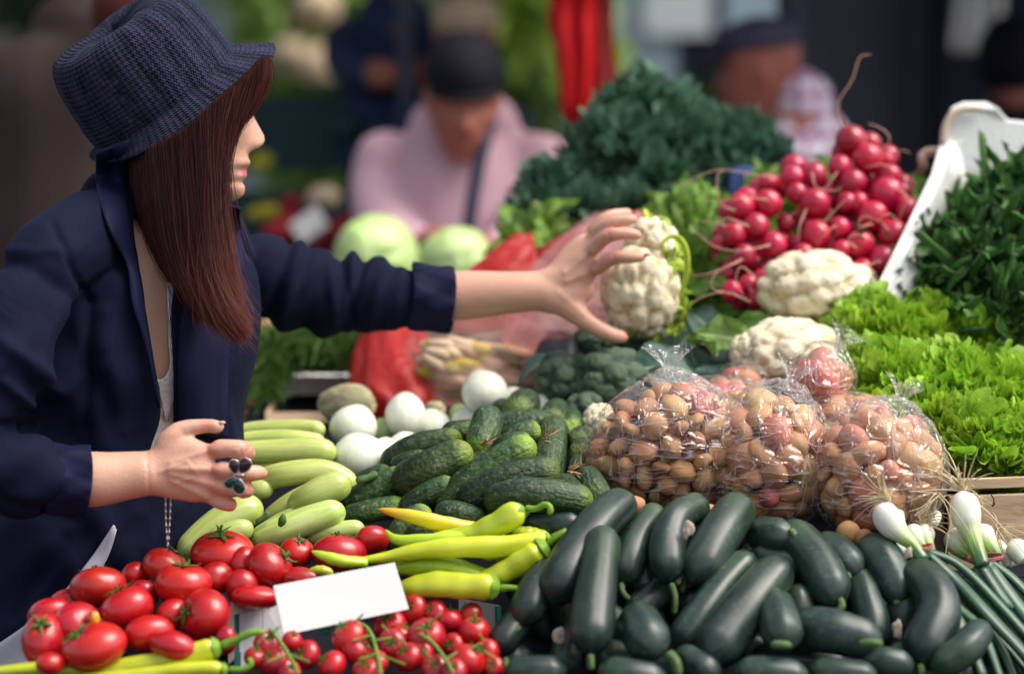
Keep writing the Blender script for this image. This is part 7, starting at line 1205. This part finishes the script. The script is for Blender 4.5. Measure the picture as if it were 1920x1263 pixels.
# styrofoam box with rocket
fb = empty('styrofoam_box', P(1750, 480, 3.5)); tag(fb, 'worn white styrofoam box tilted up on the right, full of rocket leaves', 'box')
def solid(name, outline, thv, mat, parent, bevw=.004):
    A = PA(outline); thv = np.array(thv); n = len(A); m = MB(); m.add(np.vstack([A, A+thv]), [tuple(range(n)), tuple(range(2*n-1, n-1, -1))]+[(i, (i+1) % n, (i+1) % n+n, i+n) for i in range(n)]); o = m.build(name, mat, parent, smooth=False); bevel(o, bevw, 3); return o
# left wall runs from the front corner up to the far corner; the far wall has the notched rim
solid('side_wall', [(1642, 548, 3.42), (1700, 430, 3.50), (1748, 330, 3.58), (1766, 275, 3.62), (1790, 262, 3.64), (1800, 330, 3.66), (1790, 700, 3.62), (1700, 700, 3.45), (1636, 640, 3.40)], (.024, .004, .002), M['foam'], fb)
solid('end_wall', [(1766, 275, 3.625), (1772, 238, 3.63), (1786, 212, 3.63), (1806, 203, 3.635), (1846, 203, 3.64), (1864, 212, 3.64), (1884, 236, 3.645), (1920, 240, 3.65), (2010, 243, 3.66), (2010, 620, 3.66), (1800, 620, 3.635)], (.006, .024, .003), M['foam'], fb, .006)
tube('worn_rim', PA([(1768, 272, 3.62), (1772, 240, 3.622), (1786, 214, 3.623), (1806, 205, 3.626), (1846, 205, 3.63)]), [.0045, .006, .0055, .005, .004], M['foamdirt'], fb, n=8, m=30)
solid('floor', [(1700, 640, 3.42), (1800, 560, 3.64), (2010, 560, 3.66), (2000, 680, 3.42)], (0, .01, -.02), M['foam'], fb)
hd = tube('rope_handle', PA([(1765, 282, 3.66), (1740, 286, 3.68), (1728, 296, 3.68), (1732, 312, 3.68), (1720, 330, 3.72)]), [.006, .008, .008, .007, .005], M['foamdirt'], fb, n=10, m=20)
RM = [leaf_mesh('leaf', 'rocket', L=.085, W_=.012, nu=9, nv=14, ruf=.25, fr=9, bend=b, seed=i+40, tipw=.9, lobes=.45, wave=.11) for i, b in enumerate((-.7, .5, -1.0, .3, .8))]
rk = empty('rocket_heap', P(1850, 500, 3.5)); tag(rk, 'heap of dark green rocket leaves filling the styrofoam box', 'rocket', kind='stuff'); rs = np.random.RandomState(8); mm = []
V_, F_l, UV_ = [], [], []; nb_ = 0; LG = [leaf_g(L=.13, W_=.014, nu=7, nv=14, ruf=.25, fr=9, bend=b, seed=i+40, tipw=.9, lobes=.45, wave=.11) for i, b in enumerate((-.7, .5, -1.0, .3, .8))]
for i in range(1100):
    x = rs.uniform(1700, 1990); top = np.interp(x, [1700, 1720, 1760, 1810, 1870, 1930, 1990], [490, 465, 400, 372, 335, 318, 315]); y = top+rs.rand()**.8*(640-top); D = 3.62-(y-top)*.0007-.02*math.sin(x/40)*math.sin(y/33)-rs.rand()*.02
    if x < 1740 and y < 460: continue
    V, F, UV = LG[rs.randint(5)]; d = Vector((rs.normal()+.2, rs.normal()*.3-.1, rs.normal()*.8)).normalized(); z = Vector((rs.normal()*.5, -1, .5+rs.normal()*.4)); yv = z.cross(d).normalized(); z = d.cross(yv); Q = np.array((d, yv, z)); s = rs.uniform(.6, 1.1); V_.append(V*s@Q-np.array(d)*.04*s+np.array(P(x, y, D))); F_l += [tuple(a+nb_ for a in f) for f in F]; nb_ += len(V); UV_.append(UV)
bpy.data.objects.remove(rk); rk = mk('rocket_heap', np.vstack(V_), F_l, M['rocket'], None, uv=np.vstack(UV_)); tag(rk, 'heap of dark green rocket leaves filling the styrofoam box', 'rocket', kind='stuff')
# ================================================================== kale, bright leaves
KM = [leaf_mesh('leaf', 'kale', fan=True, L=.115, n1=4+i % 3, amp=.0170, h1=.9, h2=.7, spread=1.0, nu=110, nv=14, seed=i+60, bend=.25+.15*(i % 3), petiole=.45) for i in range(6)]
def kale(x, y, D, n, L, lb, seed, mesh=None, spread=1., name='kale_bunch', cat='kale', tilt=0):
    t = empty(name, P(x, y, D)); tag(t, lb, cat); rs = np.random.RandomState(seed); b = np.array(P(x, y, D)); mesh = mesh or KM
    for i in range(n):
        a = rs.uniform(-1.35, 1.35)*spread+tilt; d = (math.sin(a), rs.uniform(-.8, .1), math.cos(a)*rs.uniform(.25, 1)); put_leaf(mesh[rs.randint(len(mesh))], t, b+rs.normal(size=3)*.015, d, (rs.normal()*.5, -1, .4+rs.normal()*.4), L*rs.uniform(.65, 1.05))
    return t
def curly(lb, heads, seed):
    t = empty('kale_bunch', P(*heads[0][:3])); tag(t, lb, 'kale', 'bunches of curly kale'); rs = np.random.RandomState(seed)
    for (x, y, D, r) in heads:
        c = np.array(P(x, y, D)); R_ = r*D/FPX
        for i in range(20):
            el = R(rs.uniform(-35, 88)); az = rs.uniform(-math.pi*.98, -math.pi*.02); d = np.array((math.cos(az)*math.cos(el), math.sin(az)*math.cos(el)*.8, math.sin(el)))
            put_leaf(KM[rs.randint(6)], t, c+d*.01, d, (-d[0]*.3+rs.normal()*.3, .5+rs.normal()*.3, .7), R_/.115*rs.uniform(.9, 1.3))
        E, EF = ICO[2]; mk('heart', E*R_*.4+c, EF, M['kale'], t)
curly('tallest curly kale bunch in the middle, under the red garments', [(1205, 235, 4.02, 72), (1265, 290, 3.98, 80), (1175, 310, 3.98, 84), (1240, 370, 3.94, 80)], 1)
curly('curly kale bunch at the right, before the man in the checked shirt', [(1385, 285, 4.02, 56), (1440, 310, 4.0, 52), (1345, 350, 3.98, 70), (1330, 270, 4.02, 50)], 2)
curly('curly kale bunch at the left, before the man in pink', [(1030, 375, 3.96, 56), (1090, 370, 3.96, 66), (1110, 440, 3.92, 72), (1010, 430, 3.92, 56)], 3)
kale(985, 470, 3.86, 22, .42, 'dark leafy bunch lowest at the left above the pink bag', 4, GLf, 1.1, 'leafy_bunch', 'leaves')
curly('curly kale drooping right behind the woman\'s fingers', [(1190, 430, 3.88, 60), (1260, 430, 3.86, 50)], 10)
CK = CLf; kale(1330, 500, 3.74, 60, .95, 'bright green celery leaves left of the radishes', 5, CK, 1.3, 'celery_bunch', 'celery'); kale(1320, 600, 3.62, 40, .9, 'green leaves hanging below the held cauliflower', 6, GLf, 1.4, 'leafy_bunch', 'leaves'); kale(1290, 440, 3.80, 40, .9, 'bright green leaves above the held cauliflower', 7, CK, 1.2, 'celery_bunch', 'celery')
kale(1010, 460, 3.86, 16, .8, 'yellow-green leaf tuft in front of the left kale', 8, CK, .9, 'celery_bunch', 'celery'); kale(1310, 545, 3.66, 40, 1.0, 'dark green leaves between the cauliflower in the hand and the radishes', 12, GLf, 1.5, 'leafy_bunch', 'leaves')
# ================================================================== red and pink carrier bags, roots in film
def sheetbag(name, rows, mat, label, cat, parent=None, seed=0, amp=.006, depth=.10, n=44):
    """closed bag from outline rows (pxl, pxr, py, D, depth_scale)"""
    V = []; th = np.linspace(0, 2*math.pi, n, endpoint=False); q = cr(np.array(rows, float)[:, [0, 1, 2, 3, 4]], 26)
    for i, (xl, xr, y, D, ds) in enumerate(q):
        c = (xl+xr)/2; w = (xr-xl)/2; X = c+w*np.cos(th); Dd = D+depth*ds*np.sin(th); rr = 1+.05*np.sin(th*5+seed+i*.25)+.04*np.sin(th*9+seed*2-i*.3)+.02*np.sin(th*17+i*.5); p = PA(np.stack([c+(X-c)*rr, np.full(n, y)+3*np.sin(th*4+i*.4), D+(Dd-D)*rr], 1)); V.append(p)
    m = len(V); V = np.vstack(V); F = [(i*n+j, i*n+(j+1) % n, (i+1)*n+(j+1) % n, (i+1)*n+j) for i in range(m-1) for j in range(n)]+[tuple(range((m-1)*n, m*n))]; o = mk(name, V+np.array([[0, 1, 0]])*amp*wob(V, 40, seed)[:, None], F, mat, parent)
    return tag(o, label, cat) if label else o
rb = sheetbag('red_bag', [(690, 775, 590, 3.78, .4), (680, 800, 625, 3.76, .7), (664, 830, 680, 3.72, 1), (655, 850, 730, 3.69, 1.1), (690, 830, 775, 3.66, .9), (730, 800, 800, 3.65, .5)], M['film_red'], 'bright red plastic bag between the dill crate and the bag of roots', 'bag', seed=3)
rt = empty('root_bag', P(880, 670, 3.66)); tag(rt, 'pink-tinted clear bag full of yellowish roots lying under the sleeve', 'bag')
sheetbag('film', [(800, 960, 585, 3.72, .5), (770, 1020, 620, 3.70, .8), (752, 1030, 665, 3.68, 1), (750, 1030, 710, 3.66, 1), (770, 1010, 745, 3.65, .9), (800, 970, 762, 3.65, .6)], M['film_root'], None, None, rt, 6, depth=.09)
rs = np.random.RandomState(3)
for i in range(90):
    x = rs.uniform(815, 975); y = rs.uniform(648, 738); D = 3.605+rs.rand()*.05; a = rs.normal()*.2+.22; L = rs.uniform(30, 55); q = [(x-L*math.cos(a), y-L*math.sin(a), D, 9), (x, y, D-.01, 13), (x+L*.8*math.cos(a), y+L*.8*math.sin(a), D, 4)]
    if q[0][0] < 775 or q[2][0] > 1012 or q[0][1] < 630: continue
    o = ptube('parsnip_root', q, M['beige'] if i % 3 else M['ylw'], None, n=8, m=12); z_ = ('upper' if y < 680 else 'lower')+(' left' if x < 860 else ' middle' if x < 920 else ' right'); tag(o, '%s root in the %s of the pink-tinted bag' % ('beige' if i % 3 else 'yellow', z_), 'root', '%s roots, %s of the pink-tinted bag' % ('beige' if i % 3 else 'yellow', z_))
pk = empty('pink_bag', P(1050, 540, 3.74)); tag(pk, 'crumpled pink and red carrier bag behind the woman\'s forearm and hand', 'bag')
sheetbag('film', [(1115, 1200, 398, 3.72, .35), (1075, 1205, 425, 3.70, .5), (1030, 1190, 470, 3.68, .7), (985, 1180, 520, 3.66, .9), (960, 1150, 580, 3.64, 1.), (940, 1120, 630, 3.62, .9), (960, 1070, 680, 3.62, .5)], M['film_pink'], None, None, pk, 9, depth=.07)
sheetbag('handle_loop', [(968, 1000, 438, 3.75, .2), (935, 1003, 460, 3.74, .3), (905, 1003, 485, 3.73, .4), (870, 1005, 520, 3.72, .5), (850, 1000, 570, 3.72, .5), (850, 1000, 620, 3.72, .3)], M['film_red'], None, None, pk, 11, depth=.03)
sheetbag('red_fold', [(1140, 1200, 396, 3.78, .3), (1100, 1210, 420, 3.78, .4), (1010, 1150, 470, 3.77, .5), (980, 1100, 520, 3.76, .5)], M['film_red'], None, None, pk, 13, depth=.03)
sheetbag('blue_bag', [(1030, 1060, 622, 3.60, .4), (1010, 1100, 645, 3.57, .8), (1000, 1100, 680, 3.55, 1), (1005, 1060, 710, 3.54, .6)], M['crateplastic'], 'dark shiny plastic bag beside the broccoli', 'bag', seed=5, depth=.04)
# dill crate, basket, carrots
crate(-.375, -.195, 3.86, 4.06, 1.06, 1.135, M['white'], 'pale pinkish small crate holding the dill', 'dill_crate', 2)
def fronds(name, x0, x1, top, base, D, n, seed, label, cat):
    rs = np.random.RandomState(seed); V = []; F = []
    for i in range(n):
        x = rs.uniform(x0, x1); p0 = np.array(P(x+rs.normal()*6, base, D+rs.uniform(-.03, .06))); tp = np.array(P(x+rs.normal()*40, top+rs.rand()*60, D+rs.uniform(-.06, .08))); 
        if x < x0+40: tp = np.array(P(x-30+rs.normal()*15, base+rs.uniform(-60, 80), D-.06))
        for k in range(34):
            t = .25+.75*k/34; c = p0*(1-t)+tp*t+np.array((0, 0, .02))*math.sin(t*3); d = rs.normal(size=3)*.016; s = .0009; j = len(V); w = np.cross(d, (0, 1, 0)); w = w/(np.linalg.norm(w)+1e-9)*s; V += [c-w, c+w, c+d+w*.5, c+d-w*.5]; F.append((j, j+1, j+2, j+3))
        j = len(V); w = np.array((.001, 0, 0)); V += [p0-w, p0+w, tp+w*.4, tp-w*.4]; F.append((j, j+1, j+2, j+3))
    return tag(mk(name, V, F, M['dill'], smooth=False), label, cat, kind='stuff')
fronds('dill', 505, 700, 612, 700, 3.84, 230, 2, 'feathery dark green dill spilling over its small crate', 'dill')
bk = empty('wicker_basket', P(480, 690, 4.0)); tag(bk, 'light brown wicker basket right behind the woman\'s jacket', 'basket'); c = np.array(P(462, 800, 4.0)); 
for k in range(12):
    a = np.linspace(0, 2*math.pi, 40); rr = .045+.012*k/12; m = MB(); m.tube(np.stack([c[0]+rr*np.cos(a), c[1]+rr*np.sin(a), c[2]+.016*k+.003*np.sin(a*10+k*math.pi)], 1), .0075, n=8, m=60, ends=(0, 0)); m.build('wicker_band', M['basket'], bk)
for i, (x, y) in enumerate(((478, 792), (462, 806), (492, 800))): o = ptube('carrot', [(x-20, y+6, 3.86, 8), (x, y, 3.84, 12), (x+14, y-3, 3.84, 9)], M['orange'], n=12, m=14); tag(o, ['carrot top showing above the pale marrows', 'carrot nearest the jacket edge', 'short carrot piece at the basket foot'][i], 'carrot')
sc_ = empty('small_tray', P(590, 775, 3.75)); tag(sc_, 'low wooden tray rim behind the celeriac', 'tray')
quad('rim', [(505, 772, 3.74), (640, 772, 3.74), (640, 790, 3.73), (505, 790, 3.73)], .006, M['wood'], sc_); quad('side', [(505, 772, 3.74), (520, 745, 3.85), (520, 765, 3.85), (505, 790, 3.73)], .006, M['wood'], sc_)
